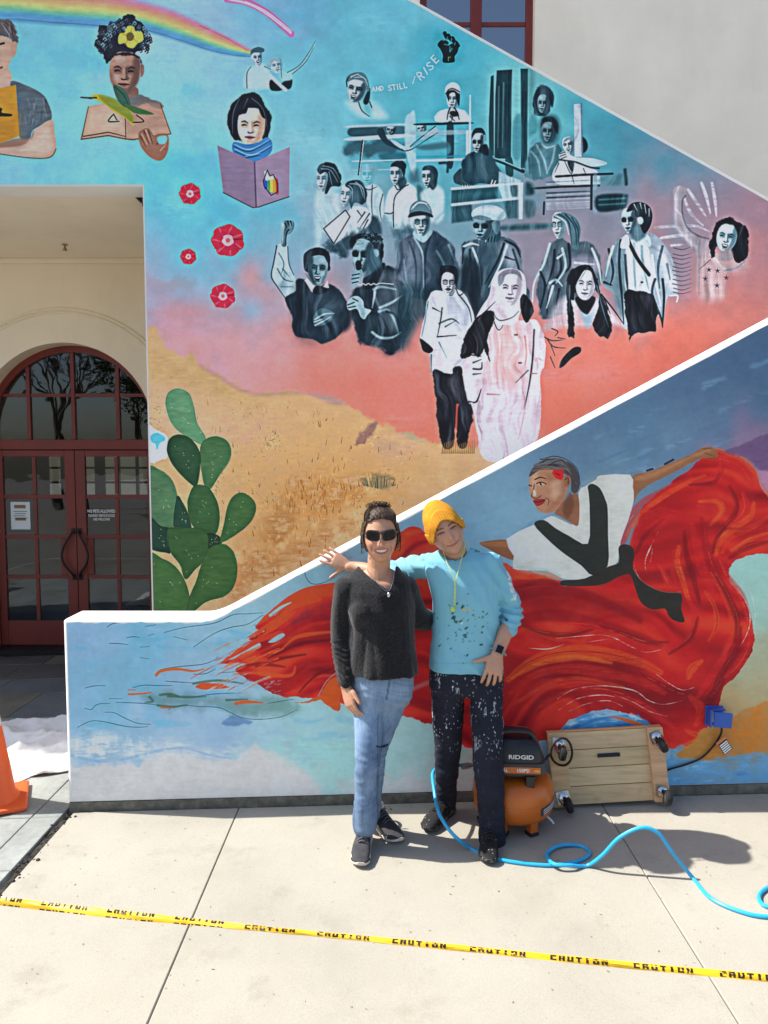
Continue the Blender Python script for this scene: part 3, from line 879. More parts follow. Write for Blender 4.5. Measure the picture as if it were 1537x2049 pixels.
    for t in ("996,946 1040,934", "1000,966 1044,950", "1010,984 1050,968"):
        S(2.5, t, 1.6, f=1.2)
    P((176, 190, 204), "1106,566 1160,560 1168,970 1112,970", f=2, sub=1)
    S((100, 130, 150), "1164,560 1172,960", 3, f=2.5)
    S(1.5, "970,1122 1180,1108 1404,1100", 4.5, f=1.6, sub=1)
    S((20, 46, 56), "780,1214 1000,1200 1300,1190", 4.5, f=1.8, sub=1)
    for y, a_ in ((1156, .4), (1240, .8), (1276, .9), (1320, .7), (1350, .5)):
        S([(30, 60, 72), (164, 178, 190)][y % 3 == 0], [(900, y + 10), (1230, y - 6)], 3.5, 2, f=3, a=a_, sub=1)
        S((170, 182, 194), [(900, y + 24), (1230, y + 10)], 3, 2, f=3, a=.5, sub=1)
    S((20, 50, 60), "1244,1110 1240,1370", 5, f=2.5, sub=1)
    P((110, 134, 148), "1256,1120 1286,1120 1284,1390 1256,1390", f=4, a=.8)
    P((70, 118, 128), "1310,1130 1500,1100 1510,1180 1310,1184", f=8, a=.7)
    P((16, 48, 58), "1286,1270 1500,1256 1520,1290 1500,1360 1420,1384 1290,1386", f=7)
    for y in (1300, 1340):
        S((70, 120, 126), [(1300, y), (1500, y - 12)], 3, f=4, a=.7, sub=1)
    S((20, 48, 58), "1500,1070 1510,1180", 6, f=5)
    P((20, 60, 68), "740,1170 790,1180 800,1250 740,1262", f=10, a=.9)
    P((40, 76, 84), "730,1310 800,1316 800,1420 740,1430", f=10, a=.7)
    S((30, 56, 66), "878,1320 874,1410", 4, f=2, sub=1)
    P((40, 84, 92), "560,1500 920,1484 920,1520 570,1536", f=10, a=.85)
    # man with dark glasses holding the rail
    P((26, 60, 72), "250,990 330,930 440,900 470,960 540,1080 548,1180 420,1184 310,1184 230,1120 240,1060", f=4, rough=2)
    P((60, 96, 106), "360,960 440,920 500,1060 500,1170 420,1170", f=26, a=.5)
    P((50, 76, 86), "180,1120 210,1080 240,1060 250,1110 260,1160 306,1190 280,1230 240,1190 190,1170", f=3)
    for t in ("250,1190 262,1226", "270,1190 282,1226", "288,1190 296,1214"):
        S(7, t, 2, f=1.2)
    cv.face(366, 862, 92, 150, 2, -.25, (6.4, 4, 1.6), .4, shade=1, glasses=2)
    P(1.6, "322,830 326,780 352,750 400,750 426,790 430,840 414,830 404,790 350,790", f=2.5)
    P(5, "414,800 432,812 426,850 412,850", f=2)
    P(1, "400,880 440,880 448,960 380,930", f=4)
    P((170, 196, 206), "530,1080 610,1120 700,1150 700,1280 560,1300 526,1200", f=4, a=.85, sub=1)
    S(7, "470,1180 480,1150", 2.5, f=1.2)
    S(7, "492,1180 504,1156", 2.5, f=1.2)
    P((28, 74, 84), "166,1226 520,1200 524,1290 166,1330", f=4, a=.9, sub=1)
    P((30, 70, 82), "166,1350 320,1330 330,1460 166,1480", f=6, a=.9, sub=1)
    P((40, 80, 90), "560,1300 670,1290 670,1440 600,1446", f=6, a=.85, sub=1)
    P((50, 84, 92), "620,1190 670,1186 670,1270 630,1270", f=6, a=.8)
    P(7.6, "160,1206 690,1164 690,1184 160,1226", f=2, sub=1)
    P(7.2, "160,1330 690,1278 690,1298 160,1350", f=3, sub=1)
    P(7.4, "680,1170 716,1166 712,1450 684,1450", f=2.5, sub=1)

    # ---- standing group on the left
    cv.view(640, 100, 3.341)
    def shirt(t, c=(8, 6), f=6):
        P(c[0], t, f=f)
    # girl in profile
    P(7.2, "-30,1290 -30,960 40,940 100,940 140,1000 130,1100 40,1200 0,1300", f=14, a=.85)
    cv.face(20, 860, 84, 160, 0, -.8, (8.6, 6.4, 4), .6)
    P(1.2, "-20,800 10,760 70,752 120,790 142,860 132,910 80,910 40,950 50,880 40,820 0,830", f=3, rough=1.5)
    for t in ("10,790 70,800 120,880", "20,770 90,790 130,860", "60,810 80,900"):
        S(5, t, 2, .8, f=1.6, a=.7)
    # youth behind (sketch)
    P(7.6, "300,930 350,890 410,930 428,1010 420,1110 380,1160 340,1120 310,1010", f=6, a=.9)
    cv.face(324, 830, 90, 130, 0, -.5, ((130, 196, 204), (110, 178, 190), (96, 160, 174)), (80, 140, 156))
    P((110, 160, 170), "264,810 276,770 320,758 376,774 380,820 350,800 300,800", f=3)
    for t in ("350,900 345,1000 350,1110", "420,960 400,1050 410,1130", "300,920 330,930 380,910", "380,1130 360,1180"):
        S(3, t, 2.4, 1, f=1.8, a=.8)
    P(2, "330,1120 380,1110 410,1190 400,1240 330,1240", f=10, a=.9)
    # girl with a folder
    P(7.8, "200,1060 260,1040 320,1060 340,1140 270,1210 190,1240 130,1180", f=5)
    cv.face(180, 965, 84, 160, 8, -.8, (8.8, 6.6, 4), .5)
    P(2, "170,900 200,874 260,870 300,920 306,990 280,1030 230,1020 210,1060 196,1010 216,950 200,920", f=3, rough=1.5)
    for t in ("200,890 260,900 290,980", "190,900 216,930 214,1010", "240,880 286,920 300,1000"):
        S(5.5, t, 2, .8, f=1.6, a=.8)
    P(8.6, "24,1190 170,1066 250,1170 250,1200 90,1296", f=2, sub=1)
    S(1.5, "24,1190 170,1066 200,1110 92,1290 24,1190", 2.2, f=1.3, sub=1)
    P(8.2, "170,1180 240,1140 300,1120 290,1180 220,1220 180,1230", f=4)
    for t in ("300,1080 250,1150", "330,1090 270,1180", "320,1130 280,1210", "250,1070 280,1110"):
        S(1.5, t, 3, 1.2, f=2, a=.8)
    P(2, "60,1290 180,1240 290,1190 330,1150 330,1230 250,1290 160,1340 90,1340", f=16, a=.9, rough=6)
    # man in a white jersey
    P(8.2, "430,1080 450,960 500,900 570,880 640,920 650,1000 640,1180 500,1190 440,1100", f=6)
    P((150, 186, 196), "440,1090 490,1080 494,1190 450,1190", f=10, a=.7)
    cv.face(510, 825, 86, 150, 0, -.55, (8.6, 5.6, 2.6), .5, shade=1)
    P(2, "470,780 480,748 530,734 572,760 572,830 550,880 545,800 510,780", f=3, rough=1.2)
    P(2.4, "520,880 560,840 580,890 540,930", f=5)
    S(1.4, "500,900 520,930 560,910 590,896", 2, f=1.3)
    S(1.4, "540,930 500,980 490,1080 492,1180", 2.2, f=1.3)
    S(1.8, "432,1086 470,1090 488,1080", 2, f=1.4)
    # man in pale shirt, behind
    P(3, "600,820 650,790 670,870 640,880 600,870", f=12, a=.6)
    P((46, 90, 92), "650,900 690,920 690,990 660,1010", f=8, a=.8)
    P(7.8, "670,980 700,930 780,900 826,940 830,1020 820,1140 740,1140", f=10, a=.85)
    cv.face(720, 845, 84, 140, 0, -.5, (7, 4.6, 2), .6, shade=1)
    P(2.4, "684,800 700,772 750,768 784,800 786,850 760,900 756,830 730,800", f=3)
    P(2, "730,890 780,850 776,910 750,930", f=5)
    # ---- man in a cap (front row)
    P(3, "500,1180 610,1160 640,1200 560,1260 500,1330", f=20, a=.8, rough=5)
    P((66, 84, 100), "520,1320 560,1260 640,1220 690,1260 760,1210 850,1260 900,1340 930,1500 920,1640 560,1650 530,1500", f=5, rough=2)
    P((120, 132, 148), "540,1320 620,1260 650,1400 640,1600 560,1600", f=30, a=.6)
    P((26, 50, 62), "760,1290 830,1290 880,1420 860,1640 790,1620", f=26, a=.75)
    for t, c_ in (("630,1250 690,1380 690,1640", 7), ("740,1230 700,1400 706,1640", 1.4), ("600,1280 640,1420 640,1600", 2), ("780,1340 830,1440 820,1600", 4.4), ("860,1300 900,1400", 5), ("560,1400 580,1560", 5.4)):
        S(c_, t, 4, 2, f=4, a=.75)
    P(6.4, "620,1230 640,1200 690,1236 740,1200 750,1220 700,1280 660,1270", f=2.4)
    cv.face(676, 1150, 118, 170, 0, 0, (7.2, 4.6, 2), .4, shade=1, glasses=1, lips=3)
    cv.fold = 0
    P(4.2, "598,1100 606,1040 650,1004 710,1010 744,1060 744,1100 690,1076 640,1080", f=2.2)
    P(1.4, "590,1116 606,1086 670,1072 744,1092 752,1116 700,1102 640,1106", f=2)
    S(7, "612,1060 650,1022 700,1020 736,1060", 3, 1.5, f=3, a=.7)
    cv.fold = .34
    S(8, "620,1050 660,1016 716,1024", 3, 1.5, f=2)
    # ---- man in a beret
    P((66, 92, 104), "950,1310 1010,1270 1060,1260 1130,1290 1200,1236 1290,1270 1336,1340 1350,1460 1366,1540 1380,1700 960,1700 950,1480", f=4, rough=1.5)
    P((150, 156, 170), "1190,1300 1260,1290 1330,1360 1330,1480 1250,1440", f=18, a=.7)
    P((44, 70, 84), "1040,1320 1180,1320 1170,1560 1040,1600", f=24, a=.7)
    for t, c_ in (("960,1310 1010,1290 1060,1300", 8), ("1020,1320 1060,1440 1080,1640", 7), ("1000,1330 1010,1480 1000,1640", 1.2), ("1230,1290 1190,1400 1100,1560", .8), ("1250,1300 1210,1420 1130,1580", 7.2),
                  ("1240,1270 1310,1310 1340,1380", .8), ("960,1320 950,1420", .6), ("1290,1330 1330,1460 1340,1540", 2), ("1240,1380 1300,1400", 1)):
        S(c_, t, 4.5, 2, f=2.6, a=.85)
    P(3, "1100,1250 1180,1180 1210,1240 1160,1290 1100,1290", f=4)
    for x in (1112, 1130, 1150, 1170):
        S([1, 7][x % 4 == 0], [(x, 1242), (x - 6, 1276)], 2.4, f=1.4)
    cv.face(1090, 1180, 132, 180, 4, -.7, (5.4, 3.6, 1.8), .4, shade=1, glasses=2)
    P(4.6, "1150,1150 1200,1140 1200,1200 1180,1230 1160,1200", f=3)
    P(7, "1016,1110 1020,1070 1080,1036 1160,1034 1220,1060 1242,1100 1220,1130 1130,1130 1060,1116", f=2.4)
    P(4.4, "1020,1116 1070,1100 1140,1120 1130,1136 1060,1130", f=3)
    P(8.4, "1050,1080 1110,1050 1180,1056 1190,1080 1110,1080", f=10, a=.7)
    # ---- raised fist man and microphone man
    cv.view(500, 380, 3.8425)
    P(7.2, "205,420 290,420 300,560 340,660 356,700 350,780 280,830 220,740 166,660 180,560", f=3)
    for t, c_ in (("205,425 180,560 164,660 210,740 270,826", 1.5), ("290,430 300,560 336,650", 2.5), ("220,480 260,560 240,640", 4), ("210,600 260,680 330,700", 3.4), ("250,600 300,660", 3.6), ("240,740 330,740", 4)):
        S(c_, t, 2.6, 1.2, f=2, a=.8)
    P(4, "244,420 246,310 240,260 262,234 300,230 336,240 336,290 310,330 280,350 280,425", f=2)
    P(7, "240,270 246,250 268,240 262,310 252,400 246,400", f=3)
    for t in ("266,250 280,280", "290,236 300,270", "312,236 322,270", "300,300 280,330 270,420"):
        S(1.2, t, 3.2, 1.5, f=1.5)
    P((26, 44, 58), "270,830 350,770 356,690 420,690 480,780 540,740 600,720 680,760 740,860 760,1000 700,1100 560,1180 480,1140 340,1110 320,960", f=4, rough=1)
    P((14, 28, 40), "360,720 420,780 450,1000 400,1110 350,1060 330,940", f=30, a=.7)
    P((56, 78, 90), "520,800 620,780 680,880 620,960 520,920", f=40, a=.5)
    P((206, 200, 214), "418,690 440,670 500,736 480,784", f=2, sub=1)
    P((206, 200, 214), "560,740 596,692 608,748 580,752", f=2, sub=1)
    P((14, 26, 36), "480,780 510,730 560,740 600,760 540,800", f=4)
    P(1, "412,540 420,480 480,446 550,446 600,480 612,560 600,620 430,620", f=2.5, rough=1)
    cv.face(522, 604, 156, 230, 3, 0, (5.4, 3.6, 1.8), .4, shade=-1, mouth_open=1)
    P(.6, "412,560 420,486 480,446 550,446 604,484 612,560 590,540 566,500 500,500 450,520 434,590", f=2.5, rough=1)
    P(3, "430,640 470,690 520,720 570,700 540,724 480,720", f=6, a=.8)
    P(3.4, "484,980 520,920 570,906 650,940 640,960 610,1010 540,1040 494,1040", f=3)
    for t in ("500,990 570,950 650,944", "496,1010 580,980", "500,1036 570,1000 620,970"):
        S(7, t, 3, 1, f=1.6, a=.8)
    P((18, 34, 46), "660,900 760,880 790,980 740,1080 600,1100 640,1010", f=14, a=.9)
    P((24, 42, 54), "790,760 860,720 960,700 1030,600 1100,620 1180,700 1230,800 1240,940 1210,1100 1140,1220 1080,1260 980,1210 860,1180 800,1060 770,960", f=7, rough=3)
    P((74, 88, 100), "960,700 1040,610 1120,640 1190,720 1190,800 1060,860 980,860", f=22, a=.85)
    P((96, 114, 124), "1000,900 1060,840 1120,900 1140,1020 1100,1080 1030,1030", f=26, a=.55)
    P((14, 26, 36), "1160,900 1230,930 1190,1140 1120,1220 1050,1240 1140,1100", f=26, a=.8)
    for t, c_ in (("950,760 1010,740 1120,760", 6.4), ("1000,900 1090,860 1180,800", 7), ("990,930 1060,920 1110,1000 1140,1090", 6), ("1050,930 1120,960 1150,1060", 1), ("940,1090 1000,1130 1090,1130 1160,1090", 7),
                  ("1180,740 1210,860 1170,980", 5), ("960,780 940,900", 7.4), ("900,940 1000,960 1060,1080", .8)):
        S(c_, t, 5, 1.8, f=4, a=.75)
    P(.8, "870,680 920,640 1000,560 1040,570 1000,660 950,740 880,760", f=4)
    P(1, "780,420 790,360 840,330 930,318 1000,350 1030,430 1020,520 980,560 960,450 880,400 800,430", f=4, rough=3)
    cv.face(862, 500, 160, 260, 5, -.6, (5.6, 3.6, 1.6), .4, shade=1, glasses=2)
    P(3, "890,470 960,450 1000,520 1000,580 930,640 880,660 900,580", f=10, a=.95)
    P(4.6, "950,460 984,450 994,490 970,510", f=3)
    P(.8, "786,420 796,356 850,326 940,322 1010,360 1030,440 1016,520 970,450 930,400 850,372 800,400", f=4, rough=3)
    for i in range(16):
        x, y = r.uniform(800, 1010), r.uniform(335, 420)
        S(4.5, [(x, y), (x + 14, y - 8), (x + 22, y + 6)], 2, 1, f=1.4, a=.6)
    P(5.6, "780,650 800,610 850,600 866,640 840,700 790,740 776,700", f=2)
    for t in ("786,650 840,640", "782,680 836,670", "786,710 830,700"):
        S(1, t, 2.4, f=1.4)
    P(1, "812,550 850,540 856,600 820,610", f=2)
    S(7, "830,720 850,726 870,716 890,726 910,714 930,726 950,714 970,724 1000,712 1100,720", 2, f=1.2, sub=3)
    P(6.4, "744,870 780,820 830,812 870,850 880,900 930,920 900,960 880,990 850,970 820,910 760,920", f=2)
    for t in ("750,880 800,860", "756,900 810,890", "790,830 830,850"):
        S(1.2, t, 2.4, f=1.5)
    # soft dark haze below this pair
    P((30, 52, 64), "360,1080 500,1110 640,1110 560,1150 420,1150", f=60, a=.6)
    P((30, 52, 64), "840,1130 1000,1180 1180,1150 1200,1200 1090,1250 960,1200", f=50, a=.6)

    # ---- front figures
    cv.view(800, 440, 3.202)
    # dark mass between them
    P((18, 40, 52), "240,380 420,300 470,400 500,560 440,640 380,470 300,460", f=14, a=.9)
    P((30, 60, 72), "0,440 140,420 220,460 170,620 130,640 60,760 0,800", f=24, a=.85)
    P((14, 30, 42), "400,240 520,300 540,560 480,640 430,500", f=14, a=.85)
    # woman with long pale hair and leather jacket
    P((74, 92, 104), "880,420 900,300 960,160 1040,110 1100,160 1180,130 1260,190 1290,300 1280,420 1180,440 1100,560 930,640 890,560", f=5, rough=2)
    P((150, 150, 166), "1090,250 1180,220 1260,250 1260,330 1110,320", f=14, a=.8)
    for t, c_ in (("960,150 920,280 860,400 850,520", 7.4), ("990,190 980,300 940,420", .8), ("1040,180 1060,300 1000,400", 7), ("1020,220 1030,320 960,440 940,600", 1), ("1080,150 1090,280 1060,330", .6),
                  ("1120,270 1240,280", 8.2), ("1230,180 1270,280 1290,400", 8), ("1010,240 1050,210", 8), ("960,400 1000,380 1040,420", 7.4), ("980,420 940,560", 7.6), ("900,330 930,420 900,560", .8), ("1020,440 1000,540", .6)):
        S(c_, t, 5, 2, f=3, a=.8)
    cv.face(1018, 30, 86, 170, -2, -.75, (8.4, 6.4, 4), .5, glasses=1, shade=1)
    P(4.2, "980,-20 1010,-45 1060,-50 1120,-20 1155,40 1150,120 1140,180 1100,170 1090,80 1060,20 1020,-5", f=3)
    for t in ("1020,-40 1080,10 1100,150", "1060,-40 1120,40 1130,160", "1000,-30 1060,10 1080,90", "1100,-20 1140,60 1140,150"):
        S([8, 2.4][len(t) % 2], t, 3, 1.2, f=1.8, a=.85)
    # man with sunglasses and bag
    cv.view(1077, 300, 3.341)
    P((146, 162, 174), "430,900 450,740 490,640 550,580 620,560 740,550 830,610 890,720 920,860 930,960 870,980 850,1060 830,1170 790,1100 590,1200 540,1100 500,960", f=3, rough=1)
    P((92, 122, 134), "440,880 460,720 520,610 580,620 590,800 570,1080 530,1060 500,940", f=14, a=.8)
    P((206, 204, 214), "800,640 860,680 910,820 920,930 860,900 820,760", f=16, a=.8)
    P((200, 208, 216), "590,640 640,590 720,600 760,800 750,940 600,950 580,800", f=6)
    for t, c_ in (("550,600 540,760 560,1000 570,1160", 1), ("580,700 590,860 600,960", 2), ("470,660 500,800 480,900", 1), ("760,700 780,860 820,1040", 8.6), ("780,860 760,960 820,1120 830,1180", .8), ("830,640 800,780 810,920", 3),
                  ("830,860 840,980 830,1160", .6), ("690,640 700,760 740,940", 5), ("640,620 640,760 650,930", 5.4), ("440,880 490,900", .8), ("860,760 880,860", 4), ("500,640 470,740 450,840", 7.6)):
        S(c_, t, 5, 2, f=2.4, a=.85)
    P((10, 14, 24), "584,948 740,946 780,1020 790,1200 740,1210 660,1240 620,1270 600,1280 586,1150", f=2, rough=2)
    S((14, 24, 36), "600,600 660,720 740,830", 7, f=1.5)
    P(8, "548,650 560,590 590,560 610,600 600,650", f=2)
    P(8, "690,560 740,570 752,640 700,620", f=2)
    cv.face(606, 468, 104, 170, -4, -.55, (6.6, 4.4, 2), .4, shade=1, glasses=2)
    P(3.4, "630,520 690,480 720,560 660,610 620,570", f=8, a=.9)
    P(.8, "590,400 620,355 680,343 740,372 762,430 750,500 710,555 680,500 690,460 650,440 640,400 600,410", f=2)
    for t in ("640,360 660,400", "680,350 690,390", "710,360 720,420", "740,390 740,440"):
        S(6.4, t, 2.2, 1, f=1.4, a=.8)
    P(6.4, "664,450 690,444 702,470 690,492 668,486", f=2)
    S(8.2, "880,970 930,970 925,1010", 3, f=2)
    S((60, 80, 90), "690,880 694,880", 4, f=2)
    # ---- dancing woman at the right
    for t in ("1090,215 1120,300 1150,420", "1160,215 1180,330 1190,440", "1000,260 1060,350 1120,440", "975,320 1020,420 1100,500", "780,515 900,505 1050,505 1140,540", "820,585 920,570 1040,560", "890,635 1000,625"):
        S((206, 206, 212), t, 6.5, 2.5, f=3, a=.85, w1=5, dry=.25)
    for k, y in enumerate((650, 690, 715, 748, 775, 800, 830, 860, 890, 920, 945)):
        S((96, 76, 84), [(905 - 4 * (k % 3), y), (960, y + 12), (1015 + 6 * (k % 3), y - 4)], 2.2, .8, f=1.6, a=.8)
    P((160, 150, 158), "905,310 902,260 940,235 985,250 985,300 962,340 966,430 990,500 1060,570 1150,600 1160,680 1080,760 1060,700 960,560 920,500 914,400", f=4, a=.9)
    P((200, 196, 202), "914,300 930,340 924,480 960,540 1060,640 1030,640 950,560 912,490", f=10, a=.7)
    S((90, 96, 106), "985,300 962,340 966,440 1000,520 1070,570 1140,590", 3, f=3, a=.8)
    P((184, 160, 160), "1070,700 1160,690 1230,690 1370,720 1380,800 1260,830 1240,980 1080,980", f=26, a=.8)
    S((120, 130, 138), "1070,620 1075,860 1070,960", 2.4, 1, f=2.4, a=.8)
    S((110, 110, 120), "1080,790 1150,730", 2, f=2)
    P((16, 20, 28), "1150,720 1150,600 1180,500 1230,455 1300,445 1370,480 1410,570 1405,680 1360,740 1300,740 1280,640 1200,640 1180,710", f=3, rough=3)
    cv.face(1258, 580, 140, 190, 10, -.05, (8, 5.8, 3.4), .5, shade=1, mouth_open=1)
    P((16, 20, 28), "1156,640 1170,520 1230,462 1310,460 1380,520 1400,640 1350,730 1300,690 1332,600 1318,520 1260,490 1210,520 1190,580 1180,700", f=3, rough=2)
    P((150, 140, 146), "1200,690 1280,650 1300,720 1230,740", f=8, a=.9)
    S((190, 186, 192), "1180,720 1260,800 1360,760", 4, f=4, a=.7)
    S((120, 120, 130), "1250,800 1330,780 1440,680", 4, 2, f=4, a=.7)
    for x, y in ((1140, 796), (1198, 803), (1116, 857), (1256, 850), (1194, 902)):
        for k in range(5):
            an = -1.57 + k * 1.2566
            S((80, 74, 86), [(x, y), (x + 17 * math.cos(an), y + 17 * math.sin(an))], 3, .8, f=1.2, sub=1)
    # ---- long-haired woman
    P((196, 186, 194), "60,1130 130,1010 190,970 240,980 320,1080 380,1000 440,1010 500,1090 570,1160 560,1180 400,1130 330,1180 180,1180 40,1200", f=14, a=.75)
    P((150, 176, 190), "230,1010 270,1060 320,1180 350,1170 380,1060 340,1090 290,1070", f=5, a=.9)
    P((14, 20, 30), "250,980 380,980 340,1080 310,1090 270,1050", f=4)
    P((18, 22, 32), "190,900 210,830 260,775 330,770 370,810 400,900 440,1010 486,1150 470,1260 440,1250 400,1240 360,1160 400,1040 380,940 230,960 244,1080 246,1240 220,1252 190,1240 180,1060", f=2.5, rough=2)
    cv.face(314, 898, 134, 200, 4, .05, ((230, 226, 230), (198, 192, 200), (140, 140, 152)), .8, shade=1, mouth_open=0)
    P((18, 22, 32), "186,960 206,830 270,772 340,775 384,840 396,940 372,880 352,812 310,800 270,860 240,930 236,1000", f=2.5)
    for t in ("420,960 500,1060 570,1160", "440,990 480,1090"):
        S((12, 16, 26), t, 3, 1, f=1.6)
    for t in ("330,780 300,830 250,900", "390,900 430,1060 470,1180", "210,900 205,1080"):
        S(4, t, 1.8, .8, f=1.5, a=.7)
    P((12, 18, 28), "140,1450 160,1390 230,1320 280,1315 280,1350 220,1390 170,1440", f=2)
    for t in ("30,1240 90,1270 160,1265", "60,1260 100,1310 180,1320", "80,1290 110,1370", "90,1190 130,1210 110,1240", "80,1380 110,1450", "130,1250 180,1260"):
        S((70, 50, 56), t, 2.4, 1.2, f=1.4, a=.85)
    # ---- man in a white jacket
    cv.view(800, 440, 3.202)
    P((206, 206, 214), "130,760 150,640 180,500 220,450 290,450 360,440 410,470 450,540 476,660 440,740 400,960 330,980 210,980 190,850 140,820", f=2.6, rough=1)
    P((160, 168, 182), "300,470 420,480 460,640 380,700 300,620", f=22, a=.65)
    P((222, 200, 206), "200,800 330,800 330,970 220,970", f=26, a=.6)
    for t, c_ in (("270,560 260,640 240,740", 1.2), ("240,745 360,735", 1), ("250,660 330,630 380,660", 2), ("290,680 360,640", 3), ("210,560 270,590", 2), ("380,480 440,560 460,650", 3), ("250,780 300,880", 4.5), ("360,440 380,480 410,460", 1), ("200,860 200,970", 3), ("300,460 330,480 350,450", 4), ("180,520 160,640 140,740", 4.6)):
        S(c_, t, 3, 1.2, f=2, a=.85)
    P((12, 18, 28), "132,756 210,820 190,850 150,836 136,800", f=2)
    P((16, 18, 28), "210,970 330,985 340,950 400,950 430,1100 470,1160 450,1300 430,1440 370,1440 360,1290 372,1180 356,1280 340,1440 270,1430 250,1300 240,1160", f=3, rough=2)
    P((60, 60, 70), "300,1010 380,1000 400,1100 330,1140", f=30, a=.5)
    S((150, 70, 60), "366,1180 360,1330", 4, f=3)
    for x in range(270, 480, 12):
        S([(150, 110, 60), (80, 64, 48), (190, 144, 84)][x % 3], [(x, 1490), (x + 4, 1400 + (x * 13) % 40)], 3, 1, f=2, a=.8, sub=1)
    cv.face(312, 400, 98, 150, 2, -.05, ((222, 220, 224), (160, 162, 172), (84, 92, 104)), .4, glasses=1, shade=1, beard=1)
    P(.8, "254,340 260,295 310,286 360,300 376,360 366,430 350,400 344,350 300,330 262,350", f=2.5)
    # ---- woman in a scarf and long pale coat
    P((222, 198, 208), "420,860 500,640 600,600 760,640 880,640 930,780 920,930 900,1000 880,1400 660,1540 520,1500 480,1200 440,1160 400,980", f=3, rough=1)
    P((226, 150, 140), "590,700 760,660 800,900 760,1050 580,1000", f=60, a=.55)
    P((228, 210, 224), "500,1150 640,1150 800,1200 860,1400 680,1520 540,1480", f=60, a=.7)
    P((232, 216, 222), "430,900 500,880 520,1050 490,1160 440,1140", f=14, a=.8)
    for t, c_ in (("860,700 850,880 830,1040 800,1190", (36, 26, 34)), ("400,880 440,860 520,870", (30, 26, 36)), ("470,950 520,950 525,910", (24, 20, 30)), ("440,1160 490,1160 520,1080", (30, 24, 34)), ("560,1112 640,1116", (170, 110, 112)), ("470,910 520,890", (40, 30, 40)), ("470,985 520,980", (80, 60, 70)),
                  ("800,740 810,850 800,930", (190, 120, 116)), ("590,740 600,840", (236, 216, 222)), ("640,760 640,860", (238, 214, 218)), ("740,720 760,800", (240, 220, 224)), ("900,760 930,800 900,850", (240, 226, 230)), ("880,880 920,900", (200, 150, 150)), ("860,920 900,980", (236, 200, 200)),
                  ("820,960 780,1000 740,1040", (126, 100, 108)), ("780,1060 800,1200 760,1400", (206, 170, 180)), ("460,1170 500,1320 530,1480", (236, 220, 226)), ("840,980 880,980", (150, 110, 116))):
        S(c_, t, 3.6, 1.4, f=2.4, a=.8)
    for x, y in ((742, 732), (768, 912)):
        S((150, 70, 76), [(x - 6, y), (x + 8, y)], 3.5, f=1.6)
    P((222, 206, 216), "490,640 520,560 570,480 590,380 640,320 720,306 790,340 810,430 800,520 770,590 740,660 640,660 600,620", f=3)
    P((200, 184, 196), "600,420 620,520 680,600 740,600 700,640 620,600 590,520", f=12, a=.8)
    cv.face(706, 440, 150, 200, 3, .05, ((234, 222, 226), (206, 194, 202), (150, 142, 156)), (52, 46, 58), shade=1)
    P((120, 120, 132), "632,420 630,350 690,310 760,320 780,380 740,345 680,350 660,400", f=4)
    P((16, 20, 28), "770,500 800,470 850,540 850,600 810,655 780,600", f=3, rough=1)
    P((14, 16, 24), "390,860 420,740 480,640 560,580 600,590 600,640 570,740 560,800 580,900 560,880 540,800 520,860 500,880 470,850 440,870", f=3, rough=2)
    for t in ("600,600 640,640 720,620 760,580", "600,640 620,690 640,700 660,670", "500,640 560,570 610,520"):
        S((60, 44, 56), t, 2.2, 1, f=1.6, a=.8)
    cv.fold = 0
    cv.a[:] = crisp(crisp(cv.a, 9, .45), 2, .45)
    # ---- overall brush unevenness
    v = 1 + .022 * cv.n + .007 * cv.streak + .012 * fractal(hh, ww, 140, 3, 2)
    cv.a *= v[..., None]
    return cv
